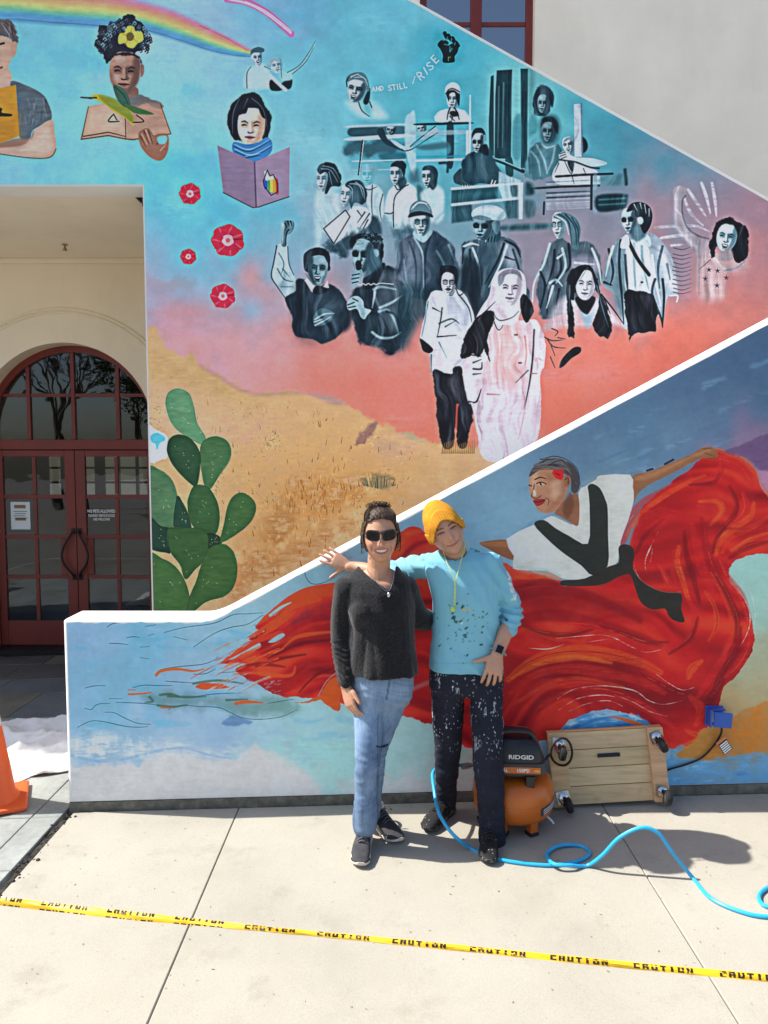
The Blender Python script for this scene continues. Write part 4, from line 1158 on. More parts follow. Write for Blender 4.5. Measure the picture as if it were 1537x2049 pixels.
# ------------------------------------------------------------------ the painting on the low stair wall
def paint_lower():
    cv = Canvas(-1.80, 2.45, -0.12, 2.90, Y_FRONT, 384.0, 31)
    P, S = cv.P, cv.S_
    r = np.random.default_rng(9)
    cv.field([(150, 1270, (118, 168, 206)), (300, 1290, (92, 170, 202)), (230, 1370, (100, 170, 200)), (160, 1400, (122, 170, 208)), (200, 1440, (84, 166, 196)), (330, 1330, (104, 172, 208)), (420, 1270, (126, 180, 206)), (300, 1440, (110, 168, 206)),
              (400, 1450, (126, 170, 210)), (450, 1360, (130, 176, 206)), (500, 1240, (130, 184, 200)), (560, 1200, (128, 180, 198)), (640, 1140, (116, 172, 190)), (640, 1110, (110, 166, 188)), (700, 1090, (100, 152, 178)), (800, 1030, (96, 146, 172)),
              (900, 990, (104, 152, 178)), (980, 960, (98, 146, 174)), (1060, 930, (82, 128, 160)), (1150, 880, (72, 112, 150)), (1250, 850, (66, 108, 146)), (1350, 800, (60, 98, 138)), (1450, 740, (52, 88, 130)), (1520, 690, (48, 84, 124)), (1020, 1020, (112, 160, 184)),
              (1000, 1080, (104, 156, 180)), (1200, 950, (84, 128, 156)), (1350, 880, (78, 116, 150)), (1440, 860, (70, 106, 144)), (1500, 830, (66, 100, 140)), (1530, 900, (112, 84, 124)), (1530, 960, (160, 118, 150)),
              (620, 1440, (140, 198, 206)), (560, 1500, (150, 196, 210)), (680, 1500, (146, 204, 202)), (760, 1540, (150, 206, 202)), (820, 1480, (148, 202, 200)), (640, 1580, (176, 206, 204)), (900, 1560, (186, 204, 202)),
              (480, 1470, (140, 184, 212)), (200, 1500, (176, 188, 206)), (340, 1500, (178, 190, 206)), (1500, 1180, (140, 200, 186)), (1530, 1250, (140, 182, 160)), (1520, 1330, (154, 158, 118)), (1500, 1400, (176, 148, 92)), (1460, 1450, (178, 134, 70)),
              (1420, 1500, (176, 126, 62)), (1530, 1480, (178, 138, 76)), (1500, 1550, (98, 156, 198)), (1380, 1545, (92, 152, 196)), (1300, 1560, (120, 170, 200)), (1200, 1570, (110, 160, 196)), (1100, 1560, (130, 176, 200)), (1000, 1570, (190, 196, 200))], 46)
    g_ = cv.a.mean(2, keepdims=True)
    cv.a[:] = (cv.a * .80 + g_ * .20) * .90 + np.array([205, 214, 218]) * .10
    for i in range(60):
        x, y = r.uniform(130, 680), r.uniform(1245, 1500)
        w = r.uniform(30, 90)
        S([(150, 184, 214), (70, 160, 196), (120, 176, 208), (96, 168, 204)][i % 4], [(x, y), (x + w * .5, y + r.uniform(-6, 6)), (x + w, y + r.uniform(-6, 6))], r.uniform(6, 16), 3, f=9, a=.38, dry=.4)
    for i in range(60):
        x = r.uniform(640, 1530)
        y = np.interp(x, [640, 1537], [1130, 690]) + r.uniform(10, 150)
        w = r.uniform(30, 80)
        S([(120, 160, 186), (56, 96, 134), (92, 140, 168), (140, 174, 190)][i % 4], [(x, y), (x + w, y - w * .4)], r.uniform(5, 14), 3, f=8, a=.3, dry=.5, sub=1)
    # bare primer at the bottom
    cv.view(120, 1100, 2.4016)
    white = (204, 202, 200)
    P(white, "0,1020 120,1030 250,1030 400,1010 520,965 640,985 760,1005 860,990 940,950 1020,960 1100,1000 1180,1060 1240,1130 1260,1190 1260,1400 0,1400", f=14, rough=6, tex=.012)
    P((196, 204, 214), "30,920 200,860 330,930 480,920 640,930 780,960 860,930 880,980 740,1010 560,970 400,1015 200,1025 60,1000", f=26, a=.8, rough=8, dry=.4)
    S((112, 158, 204), "50,985 180,1012 320,1000 460,965 600,950 720,985 820,1000", 6, 2, f=6, a=.75, dry=.4)
    S((140, 178, 212), "40,930 60,985 160,1010", 6, f=8, a=.6)
    for i in range(36):
        x = r.uniform(60, 500)
        S((214, 216, 224), [(x, 985 + r.uniform(-20, 10)), (x + r.uniform(-20, 20), 900 + r.uniform(-20, 20))], 7, 2, f=5, a=.3, dry=.6)
    P((150, 208, 200), "980,960 1040,990 1120,1040 1200,1080 1270,1160 1400,1180 1420,940 1200,900 1000,920", f=40, a=.6, rough=10, dry=.3)
    P((206, 206, 204), "1420,1110 1600,1100 1900,1080 2200,1100 2200,1300 1380,1300", f=30, a=.8, rough=10)
    # drawing lines in the blue
    ink = (28, 72, 92)
    for t in ("500,395 600,370 740,350 830,310 900,305 975,300", "640,465 740,400 820,370 900,355 975,310", "225,370 260,350 325,350", "410,365 460,358", "320,420 350,415 382,418", "425,408 452,402", "236,447 280,448 328,453", "385,465 430,462",
              "385,515 430,522", "545,415 610,430", "465,600 480,575 560,560 680,548 735,530 760,510", "640,595 700,592 748,568", "120,662 160,652 220,650", "118,758 150,765 170,745 200,736 242,736", "215,778 260,780 310,805 370,830 435,836",
              "85,850 150,820 220,825 310,845 380,850 420,846", "235,712 296,712", "350,660 400,648 480,650 540,650", "505,628 560,632 632,636", "520,765 580,745 660,750 760,755 820,780 880,805 960,812 1060,800 1140,765", "640,705 740,690 870,685",
              "270,730 400,735 480,745", "1000,735 1060,725 1120,715", "755,590 880,580", "1180,70 1176,110 1200,155 1250,160 1320,130", "930,360 1000,350"):
        S(ink, t, 1.5, .8, f=1.2, a=.85, w1=1)
    P((92, 132, 178), "775,835 820,800 900,815 920,830 840,840", f=6, a=.8, rough=2)
    P((70, 110, 100), "395,700 480,690 640,705 700,700 900,700 1130,720 1140,770 960,790 800,770 700,745 560,755 470,745", f=30, a=.45, rough=5)
    for t in ("480,695 530,690 570,700", "430,705 445,725 410,730", "470,745 540,752 610,742", "520,700 610,705 700,702", "640,640 760,625 880,640", "800,720 900,715"):
        S((52, 88, 66), t, 5, 2, f=4, a=.75)
    org = (222, 92, 40)
    for t, w in (("462,600 485,580 560,570 640,580 690,570", 6), ("330,692 400,688 438,682", 4), ("328,670 362,671", 2), ("485,755 540,757", 3.5), ("845,735 900,728 975,732", 7)):
        S(org, t, w, 2, f=1.8)
    P((206, 74, 36), "648,655 680,635 740,635 820,658 740,668 680,668", f=2.5, rough=1)
    # ---- the red cloth
    cv.view(0, 0, 1)
    P((186, 112, 40), "1396,1500 1420,1470 1470,1430 1560,1400 1560,1500 1520,1520 1470,1515 1440,1530 1370,1512 1345,1505", f=6, rough=3, dry=.15)
    P((178, 26, 30), "1425,903 1470,914 1508,942 1528,985 1580,1020 1580,1098 1520,1106 1478,1116 1458,1138 1462,1166 1488,1200 1504,1240 1508,1274 1500,1312 1480,1344 1450,1372 1440,1402 1424,1442 1398,1476 1362,1496 1335,1496 1310,1462 1270,1436 1220,1420 1170,1424 1130,1446 1104,1476 1060,1486 1000,1500 930,1492 880,1452 836,1440 800,1432 780,1440 700,1410 670,1400 640,1396 560,1390 520,1372 488,1352 470,1338 498,1326 476,1326 440,1326 462,1318 520,1290 490,1278 530,1262 510,1252 560,1224 600,1196 650,1178 720,1166 780,1110 800,1066 828,1053 862,1070 960,1120 1020,1128 1120,1160 1230,1150 1270,1060 1290,1010 1350,960", f=3, rough=2, tex=.08)
    hh, ww = cv.h, cv.w
    red = (cv.a[..., 0] > 120) & (cv.a[..., 1] < 70) & (cv.a[..., 2] < 75)
    flow = fractal(hh, ww, 30, 401, 2, 7.0)
    bend = (fractal(hh, ww, 150, 402, 2) * 30).astype(int)
    iy = np.clip(np.arange(hh)[:, None] + bend, 0, hh - 1)
    flow = np.take_along_axis(flow, iy, 0)
    fl3 = np.clip(flow, -1.6, 1.9)[..., None]
    tone = np.where(fl3 < 0, np.array([188, 28, 31.]) + fl3 * np.array([36, 8, 4.]), np.array([188, 28, 31.]) + fl3 * np.array([20, 22, 5.]))
    cv.a[red] = tone[red]
    dk, md, br, og = (104, 12, 24), (136, 16, 28), (196, 34, 36), (226, 88, 36)
    cv.view(120, 1100, 2.4016)
    for t, c_, w in (("940,365 1030,285 1110,228 1200,190 1330,172", (214, 72, 34), 20), ("892,425 990,365 1060,320 1120,270 1240,230", (216, 74, 36), 18), ("772,540 860,490 960,430 1060,400", (206, 56, 34), 16)):
        S(c_, t, w * .55, w * .8, f=2.2, w1=1.5)
    P((214, 72, 34), "940,365 1000,330 1100,270 1240,225 1330,215 1330,170 1200,186 1080,240 1000,300", f=2, rough=1)
    P((214, 74, 36), "890,426 985,380 980,400 920,430 860,480 800,530 770,542 800,515 880,460 960,400 1050,330 1130,290 1100,330 1000,400", f=2, rough=1)
    P((118, 30, 58), "1050,395 1150,310 1240,270 1330,250 1330,330 1220,330 1130,360", f=12, a=.8, rough=4, dry=.3)
    P((150, 188, 200), "1000,440 1060,400 1080,410 1040,440", f=3)
    S((150, 192, 206), "1010,312 1060,275 1110,250", 6, 2, f=2)
    for t, c_, w in (("870,530 1000,470 1100,420 1200,360 1330,340", (190, 40, 34), 12), ("1060,480 1130,420 1220,400 1330,390", og, 9), ("1000,520 1120,460 1200,440 1330,430", dk, 9), ("835,595 920,588 1020,600 1110,600 1130,560", og, 9), ("870,560 960,545 1080,560", md, 9),
                  ("900,620 1000,640 1100,640 1200,560 1330,540", (176, 26, 30), 12), ("1080,690 1170,660 1220,610 1330,600", (206, 60, 36), 9), ("1150,680 1230,600 1330,560", dk, 6), ("940,560 1060,520 1180,500", dk, 7)):
        S(c_, t, w, w * .4, f=6, a=.85, w1=2)
    P((206, 84, 32), "1110,730 1180,720 1240,700 1270,650 1330,610 1340,760 1290,745 1250,715 1180,742", f=2.5, rough=2)
    S((160, 170, 180), "1240,700 1280,630 1330,585", 2, f=1.5, a=.7)
    for i in range(30):
        x, y = r.uniform(930, 1060), r.uniform(620, 700)
        S((150, 186, 204), [(x, y), (x + 14, y - 4)], 2.4, 1, f=2, a=.45)
    for i in range(26):
        x, y = r.uniform(860, 1120), r.uniform(380, 640)
        x -= (y - 380) * .45
        l = r.uniform(60, 170)
        S([(222, 92, 40), (206, 56, 34), (150, 190, 206), (228, 116, 60)][i % 4], [(x, y), (x - l * .5, y + l * .22), (x - l, y + l * .5)], r.uniform(3, 6), 1, f=2, a=.75, dry=.35, w1=4)
    # folds behind and beside the people
    cv.view(0, 0, 1)
    for t, c_, w in (("795,1100 812,1070 840,1062", (196, 74, 34), 14), ("800,1120 830,1090 860,1082", md, 10), ("700,1240 800,1220 900,1260", md, 22), ("700,1300 800,1290 880,1320", br, 14), ("820,1380 880,1360 960,1380", (180, 120, 120), 8), ("820,1400 900,1420 1000,1410", md, 22),
                  ("1030,1190 1120,1180 1200,1200 1280,1240", md, 22), ("1030,1240 1120,1230 1240,1260 1320,1290", (150, 18, 28), 24)):
        S(c_, t, w, w * .5, f=10, a=.75)
    cv.view(960, 860, 2.664)
    P((130, 14, 24), "180,850 420,840 640,880 760,920 860,990 700,980 500,960 300,980", f=60, a=.7)
    strokes = [("170,790 300,770 430,780", og, 16), ("190,840 320,810 420,820", dk, 12), ("170,1090 260,1060 400,1110 520,1120", (206, 60, 36), 12), ("230,1040 340,1080 470,1090 600,1060", dk, 10), ("480,1030 640,1050 800,1110 960,1140", br, 16),
               ("640,1040 760,1080 900,1130 1000,1130", dk, 9), ("150,1330 260,1240 400,1190 560,1180 720,1200 860,1240 960,1290", (220, 82, 34), 26), ("170,1320 330,1240 520,1210 700,1240", (228, 110, 40), 12), ("160,1400 300,1300 480,1270 660,1290 860,1340 980,1400", (190, 40, 34), 20),
               ("180,1460 320,1380 420,1340 560,1330 760,1370", (204, 66, 38), 14), ("300,1500 420,1420 560,1380 740,1400 900,1480", (150, 18, 28), 16), ("860,1300 960,1350 1060,1400 1120,1390", dk, 10), ("1110,1320 1130,1270 1180,1230", og, 16),
               ("960,720 1000,800 1020,840", br, 14), ("760,600 800,480 880,400 990,330 1130,260", (196, 34, 34), 26), ("780,560 860,440 980,350 1100,280 1200,240", og, 9), ("800,640 850,500 960,430 1050,440", br, 16), ("830,660 880,560 980,470", dk, 9),
               ("1060,620 1050,700 1080,800 1110,900", og, 13), ("1030,640 1030,760 1070,860", br, 10), ("1090,540 1100,660 1140,800 1170,920", dk, 12), ("1130,500 1160,640 1200,780 1260,900", br, 20), ("1180,470 1200,600 1240,740 1310,860 1350,980", (150, 16, 28), 18),
               ("1150,460 1080,450 980,470 900,520", (190, 30, 34), 14), ("1240,100 1350,130 1430,180 1490,260", og, 13), ("1270,150 1380,190 1450,290", br, 22), ("1280,230 1240,280 1120,290", (120, 12, 26), 8), ("1280,140 1280,220 1240,270", br, 14),
               ("1170,380 1260,380 1290,430 1230,500", (222, 90, 36), 12), ("1160,400 1240,420 1230,470", br, 14), ("1330,300 1370,390 1340,480 1270,560 1240,650", dk, 12), ("1460,390 1440,460 1350,520 1280,590 1260,660", og, 15), ("1400,330 1410,430 1320,520", br, 16),
               ("1537,460 1440,520 1330,570 1290,650", (206, 56, 34), 14), ("1560,540 1440,580 1340,640", (228, 100, 40), 8), ("1560,590 1430,620 1330,680", dk, 12), ("1560,380 1530,330 1500,280", og, 8), ("1280,690 1320,780 1390,880 1430,1000 1440,1080", br, 14),
               ("1230,760 1290,860 1340,980 1340,1100 1300,1200", (206, 60, 36), 12), ("1260,780 1330,900 1370,1010 1360,1130", dk, 12), ("1200,860 1250,940 1260,1040 1220,1120", (214, 80, 36), 9), ("1110,900 1150,980 1130,1090 1060,1160", br, 16), ("1160,1000 1120,1110 1010,1190", dk, 10),
               ("1440,1080 1420,1180 1360,1270 1280,1330", (184, 28, 32), 16), ("1390,1050 1370,1170 1290,1290 1250,1390 1200,1440", dk, 14), ("1330,1090 1290,1220 1220,1330 1160,1420", br, 16), ("1300,1330 1240,1420 1180,1500", dk, 16), ("1120,1420 1180,1490 1150,1570", (206, 50, 34), 20),
               ("700,1420 800,1440 930,1510 1040,1590", br, 16), ("1100,1600 1180,1640 1120,1670", og, 14), ("1050,1690 1150,1660 1200,1600", (226, 98, 40), 14)]
    for t, c_, w in strokes:
        S(c_, t, w * 1.15, w * .5, f=6, a=.82, w1=w * .45, dry=.08)
    for t, w in (("410,1108 520,1098 640,1090 720,1108 800,1150 880,1182 960,1170", 2.6), ("260,1160 360,1165 450,1140", 2.4), ("412,1432 500,1380 620,1362 720,1366 830,1390 900,1440 980,1460 1080,1440", 2.6), ("420,1490 520,1430 640,1410 720,1420", 2.4),
                 ("720,1410 820,1450 910,1500 1000,1524", 2.2), ("940,1300 1010,1350 1080,1384 1140,1370", 1.8), ("950,540 910,620 880,700 890,770", 3), ("920,630 910,700", 2), ("1370,840 1420,920 1440,1010 1420,1090 1380,1160", 2.4), ("1370,780 1440,860 1465,960 1462,1040", 1.6),
                 ("470,1500 560,1460 680,1440 760,1470", 2), ("820,720 860,800 960,860 1070,858", 1.4), ("440,830 560,826 660,820", 1.4), ("780,500 820,450", 1.5), ("800,1210 830,1210", 1.4), ("560,1130 700,1110", 1.6)):
        S((228, 206, 190), t, w, .7, f=1.3, a=.85, dry=.3, w1=.7)
    for i in range(80):                                   # dry-brush glints
        t, c_, w = strokes[int(r.integers(len(strokes)))]
        p = [tuple(float(v) for v in a.split(',')) for a in t.split()]
        o = r.uniform(-14, 14)
        S([(236, 120, 60), (110, 10, 24), (210, 50, 44)][i % 3], [(x + o, y + o * .6) for x, y in p], 2.2, .6, f=1.8, a=.35, dry=.5, w1=.6)
    # wave of blue under the cloth, tan and blue at the right
    cv.view(1080, 1430, 3.8425)
    P((70, 138, 190), "150,130 230,70 330,20 430,-10 560,-30 700,-10 800,40 870,100 900,140 900,200 140,200", f=5, rough=3)
    for t, c_ in (("180,110 320,40 480,0 640,-10", (176, 206, 226)), ("240,100 400,40 560,20", (34, 96, 156)), ("420,70 600,30 760,60 860,110", (150, 194, 220)), ("560,90 700,70 830,110", (30, 90, 150)), ("700,0 800,50 880,110", (200, 220, 230))):
        S(c_, t, 9, 3, f=6, a=.7, dry=.5)
    P((206, 92, 36), "520,14 600,12 700,34 790,70 850,100 820,100 700,64 600,30", f=2.5)
    P((92, 152, 196), "990,270 1040,250 1110,235 1080,270 1040,310 1100,330 1250,340 1400,310 1537,300 1800,300 1800,560 985,560", f=5, rough=3, dry=.12)
    P((178, 122, 58), "1040,310 1090,270 1180,210 1240,110 1300,90 1380,100 1400,220 1440,290 1400,306 1250,336 1110,330", f=5, rough=3)
    for i in range(26):
        x, y = r.uniform(1000, 1600), r.uniform(340, 540)
        S([(140, 190, 220), (60, 124, 176)][i % 2], [(x, y), (x + r.uniform(60, 140), y - 10)], 6, 2, f=5, a=.4, dry=.5)
    # ---- the dancer
    cv.view(960, 860, 2.664)
    P((104, 78, 116), "1280,120 1420,60 1537,20 1700,10 1700,220 1520,220 1480,190 1420,140 1330,120", f=6, a=.9, rough=3)
    P((178, 126, 154), "1490,225 1560,215 1700,215 1700,330 1560,330 1510,290", f=8, a=.9, rough=3)
    P((138, 86, 56), "0,598 150,584 172,640 180,690 120,672 60,640", f=2)
    P((166, 106, 70), "0,600 150,590 160,620 60,618", f=6, a=.8)
    P((142, 94, 62), "810,250 900,220 1000,180 1120,130 1180,95 1240,90 1270,130 1230,150 1170,152 1040,220 900,290 840,340 820,380", f=2)
    P((176, 124, 88), "830,255 1000,190 1180,110 1220,110 1100,160 900,260", f=10, a=.75)
    S((30, 40, 60), "890,215 920,205", 4, f=2)
    S((30, 40, 60), "985,180 1030,156", 4, f=2)
    for t in ("1190,100 1230,95", "1200,120 1250,140", "1215,150 1270,150"):
        S((120, 70, 46), t, 2.2, f=1.5)
    P((206, 206, 196), "140,580 280,505 330,482 380,455 440,480 520,500 525,330 560,298 620,260 640,240 800,236 815,300 820,370 790,480 750,590 735,700 690,724 600,770 530,795 440,790 360,750 240,745 175,735 180,670", f=2.2, sub=2, tex=.03)
    P((176, 180, 172), "560,300 630,255 660,330 690,700 600,770 590,560", f=40, a=.35)
    P((178, 182, 174), "180,690 300,740 440,785 330,770 200,745", f=14, a=.6)
    S((150, 206, 214), "250,745 340,740 430,775", 3, f=2, a=.7)
    P((40, 44, 40), "288,500 340,478 400,520 470,560 575,605 585,440 580,340 575,298 600,285 640,310 668,370 680,420 682,560 680,722 600,772 540,720 440,650 360,580", f=2, sub=3, tex=.06)
    P((44, 42, 38), "440,800 560,790 680,728 740,704 738,630 760,608 800,614 824,650 815,730 850,790 920,840 990,862 1066,866 1078,900 1072,950 1090,1020 1040,1015 1006,990 985,950 920,955 860,920 830,850 800,770 740,780 660,820 560,830 440,828", f=2.2, sub=3, tex=.06)
    S((120, 92, 70), "815,735 860,800 960,856 1068,866", 1.4, f=1.2, a=.8)
    # head
    P((142, 92, 66), "400,440 440,380 520,340 525,500 480,490 430,460", f=2.5)
    P((100, 60, 44), "440,420 480,330 500,400 470,470", f=8, a=.7)
    P((176, 124, 94), "262,280 270,232 320,200 400,205 455,250 470,300 440,380 400,430 350,442 310,425 290,392 270,350 262,310", f=2.2)
    P((150, 96, 70), "350,240 440,250 456,310 430,380 360,430 400,340", f=18, a=.7)
    P((206, 166, 136), "380,280 430,270 430,340 390,370", f=14, a=.7)
    P((196, 150, 120), "270,240 310,220 300,300 280,330", f=8, a=.8)
    S((60, 38, 32), "294,262 322,250 352,258", 2.6, 1.2, f=1.6)
    P((196, 160, 136), "305,286 335,279 350,288 320,296", f=2)
    S((40, 26, 24), "302,283 328,276 352,286", 2, f=1.4)
    S((30, 20, 20), "322,284 326,290", 3.2, f=1.4)
    S((30, 24, 24), "262,292 274,296", 2.4, f=1.4)
    S((120, 66, 50), "290,290 280,335 275,352 300,362 326,348", 2.4, f=1.6)
    P((226, 186, 160), "284,318 300,330 296,350 282,344", f=3)
    P((150, 40, 44), "285,372 310,366 345,368 340,388 310,404 294,396", f=1.8)
    S((70, 14, 24), "286,380 315,382 346,370", 1.8, f=1.2)
    S((110, 66, 50), "350,360 368,372 362,396", 2, f=1.8, a=.8)
    P((70, 64, 66), "262,248 290,190 350,155 420,150 490,180 524,230 530,300 510,335 486,320 484,260 450,230 400,212 330,205", f=2.4)
    for i in range(30):
        t0 = r.uniform(0, 1)
        y0 = 200 - 46 * math.sin(t0 * 3.1)
        S([(120, 112, 110), (34, 32, 38), (96, 104, 112), (110, 84, 70)][i % 4], [(275 + t0 * 120, y0 + r.uniform(-10, 26)), (400 + t0 * 60, y0 - 4 + r.uniform(-10, 30)), (480 + t0 * 36, 210 + t0 * 80)], 2, .8, f=1.4, a=.7)
    P((150, 98, 72), "448,250 476,240 484,270 470,300 450,290", f=2)
    S((90, 50, 40), "455,262 470,256 470,284", 2, f=1.3)
    P((206, 30, 34), "385,225 400,208 420,212 440,206 446,232 436,262 410,258 396,244", f=1.6)
    S((120, 10, 20), "405,228 425,240", 2, f=1.4)
    S((44, 52, 66), "345,150 400,138 470,160 520,210 534,290", 1.6, f=1.3, a=.8)
    cv.a[:] = crisp(cv.a, 3, .4)
    v = 1 + .014 * cv.n + .007 * cv.streak + .014 * fractal(cv.h, cv.w, 120, 3, 2)
    cv.a *= v[..., None]
    # the plaster edge stays unpainted near the cap: a ragged white border
    return cv
# ------------------------------------------------------------------ the paintings become paint on plaster
PAINT_GAIN = 1.40
def painting_image(name, cv):
    a = np.clip(cv.a, 0, 255) / 255.0
    lin = np.where(a <= .04045, a / 12.92, ((a + .055) / 1.055) ** 2.4) * PAINT_GAIN
    lin = np.clip(lin, 0, .86)
    s = np.where(lin <= .0031308, lin * 12.92, 1.055 * lin ** (1 / 2.4) - .055)
    img = bpy.data.images.new(name, cv.w, cv.h, alpha=False)
    px = np.ones((cv.h, cv.w, 4), np.float32)
    px[..., :3] = s[::-1]
    img.pixels.foreach_set(px.ravel())
    img.update()
    img.pack()
    return img
def painted_plaster(name, cv, coarse=.35):
    m = Mat(name, (.5, .5, .5), .72, 0, .3)
    img = painting_image(name + '_painting', cv)
    tc = m.n('ShaderNodeTexCoord')
    mp = m.n('ShaderNodeMapping')
    # object coordinates are metres of the wall: x along it, z up
    sep = m.n('ShaderNodeSeparateXYZ')
    m.l(tc.outputs['Object'], sep.inputs[0])
    com = m.n('ShaderNodeCombineXYZ')
    m.l(sep.outputs[0], com.inputs[0])
    m.l(sep.outputs[2], com.inputs[1])
    mp.vector_type = 'TEXTURE'
    mp.inputs['Location'].default_value = (cv.X0, cv.Z0, 0)
    mp.inputs['Scale'].default_value = (cv.w / cv.S, cv.h / cv.S, 1)
    m.l(com.outputs[0], mp.inputs[0])
    ti = m.n('ShaderNodeTexImage')
    ti.image = img
    ti.extension = 'EXTEND'
    ti.interpolation = 'Linear'
    m.l(mp.outputs[0], ti.inputs[0])
    # a little dust and unevenness in the paint film
    f = m.ramp(m.noise(38, 6, .6), [(.35, .93), (.65, 1.0)])
    m.color(m.mix(1.0, ti.outputs[0], f, 'MULTIPLY'))
    m.bump(m.noise(95, 5, .65), coarse, .004)
    m.bump(m.noise(9, 3), .12, .02)
    m.l(m.ramp(m.noise(14, 3), [(.3, .6), (.7, .8)]), m.b.inputs['Roughness'])
    return m.m
# ------------------------------------------------------------------ surface materials
def m_plaster(name, c, amt=.05, bump=.25):
    m = Mat(name, c, .85, 0, .25)
    o = m.vary(c, amt, 1.3, 6)
    d = m.ramp(m.noise(2.2, 6, .7, stretch=(1, 1, .25)), [(.28, .90), (.5, 1.0)])
    m.color(m.mix(.6, o, m.mix(1, o, d, 'MULTIPLY')))
    m.bump(m.noise(110, 5, .6), bump, .003)
    m.bump(m.noise(7, 3), .1, .02)
    return m.m
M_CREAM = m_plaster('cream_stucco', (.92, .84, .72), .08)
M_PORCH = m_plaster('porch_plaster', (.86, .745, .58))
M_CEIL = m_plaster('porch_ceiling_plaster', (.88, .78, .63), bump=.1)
M_WHITE = m_plaster('white_cap_plaster', (.80, .79, .76), .03, .35)
M_STRIP = Mat('damp_plinth', (.12, .11, .09), .9)
_o = M_STRIP.ramp(M_STRIP.noise(16, 6, .7), [(.3, (.085, .078, .060)), (.55, (.17, .158, .125)), (.75, (.27, .26, .21))])
M_STRIP.color(_o); M_STRIP.bump(M_STRIP.noise(60, 5), .6, .006); M_STRIP = M_STRIP.m

def concrete():
    m = Mat('broom_finished_concrete', (.5, .46, .39), .88, 0, .25)
    base = m.ramp(m.noise(1.1, 7, .62), [(.26, (.275, .258, .213)), (.5, (.338, .318, .266)), (.74, (.375, .355, .302))])
    fine = m.ramp(m.noise(170, 4, .7), [(.3, .86), (.6, 1.04)])
    o = m.mix(1, base, fine, 'MULTIPLY')
    # drips, gum and scuffs that lie in the surface
    v = m.n('ShaderNodeTexVoronoi')
    v.inputs['Scale'].default_value = 26
    m.l(m.coord('Object', (1, 1.6, 1)), v.inputs['Vector'])
    sp = m.ramp(v.outputs['Distance'], [(.035, 1), (.07, 0)])
    gate = m.ramp(m.noise(5.5, 3), [(.52, 0), (.62, 1)])
    f = m.mix(1, sp, gate, 'MULTIPLY')
    o = m.mix(f, o, (.12, .10, .08))
    sc = m.ramp(m.noise(15, 8, .75, stretch=(1.2, .5, 1)), [(.62, 0), (.74, .6)])
    o = m.mix(sc, o, (.24, .215, .17))
    st = m.ramp(m.noise(.55, 3), [(.35, 0), (.7, .22)])
    o = m.mix(st, o, (.34, .32, .275))
    bl = m.ramp(m.noise(3.3, 7, .7), [(.56, 0), (.66, .30)])
    o = m.mix(bl, o, (.215, .195, .155))
    m.color(o)
    m.bump(m.noise(240, 3, .6), .25, .0025)
    m.bump(m.noise(30, 4), .12, .006)
    return m.m
M_CONC = concrete()
def slate(name, c):
    m = Mat(name, c, .62, 0, .4)
    o = m.vary(c, .22, 2.5, 7)
    d = m.ramp(m.noise(30, 6, .7), [(.3, .8), (.7, 1.1)])
    m.color(m.mix(1, o, d, 'MULTIPLY'))
    m.bump(m.noise(22, 5, .6), .35, .008)
    return m.m
M_SLATE = [slate('slate_grey_green', (.155, .165, .15)), slate('slate_blue', (.12, .135, .15)), slate('slate_dark', (.085, .085, .085)), slate('slate_sunlit', (.26, .278, .265)), slate('slate_warm', (.15, .14, .12))]
M_JOINT = simple('joint_dirt', (.035, .03, .026), .95, amt=.4, scale=20)
M_RED = Mat('red_brown_paint', (.15, .022, .016), .42, 0, .45)
_o = M_RED.vary((.165, .020, .013), .16, 4, 6)
M_RED.bump(M_RED.noise(30, 4), .05, .004); M_RED = M_RED.m
def glassy(name, tint=(.55, .62, .62), trans=.40, k=1.1, add=.02):
    """window glass seen from outside: part mirror, part see-through"""
    m = Mat(name, tint, .02, 0, .5)
    nt = m.nt
    out = [n for n in nt.nodes if n.type == 'OUTPUT_MATERIAL'][0]
    gl = m.n('ShaderNodeBsdfGlossy'); gl.inputs['Roughness'].default_value = .012
    gl.inputs['Color'].default_value = (.85, .9, .95, 1)
    tr = m.n('ShaderNodeBsdfTransparent'); tr.inputs['Color'].default_value = (*[trans * t for t in (1, 1.05, 1.03)], 1)
    fr = m.n('ShaderNodeFresnel'); fr.inputs['IOR'].default_value = 1.52
    mt = m.n('ShaderNodeMath', operation='MULTIPLY_ADD'); mt.inputs[1].default_value = k; mt.inputs[2].default_value = add
    m.l(fr.outputs[0], mt.inputs[0])
    mx = m.n('ShaderNodeMixShader')
    m.l(mt.outputs[0], mx.inputs[0]); m.l(tr.outputs[0], mx.inputs[1]); m.l(gl.outputs[0], mx.inputs[2])
    bp = m.n('ShaderNodeBump'); bp.inputs['Strength'].default_value = .08; bp.inputs['Distance'].default_value = .02
    m.l(m.noise(2.2, 2), bp.inputs['Height']); m.l(bp.outputs[0], gl.inputs['Normal'])
    m.l(mx.outputs[0], out.inputs['Surface'])
    return m.m
M_GLASS = glassy('door_glass')
M_WGLASS = glassy('upper_window_glass', trans=.10, k=2.0, add=.28)
M_BLACK = simple('black_iron', (.012, .012, .013), .45, .3)
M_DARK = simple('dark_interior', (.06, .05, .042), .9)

# ------------------------------------------------------------------ ground, pavement
def quad_sheet(name, pts, mat, kind=None):
    o = mesh_obj(name, pts, [tuple(range(len(pts)))], mat)
    return tag(o, kind=kind) if kind else o
def gp(x, y, dz=0.0): return (x, y, gz(x) + dz)
M_EARTH = simple('grey_subsoil', (.20, .19, .165), .95, amt=.2, scale=1.2)
tag(quad_sheet('ground', [gp(-90, -220, -.09), gp(90, -220, -.09), gp(90, 120, -.09), gp(-90, 120, -.09)], M_EARTH), kind='structure')

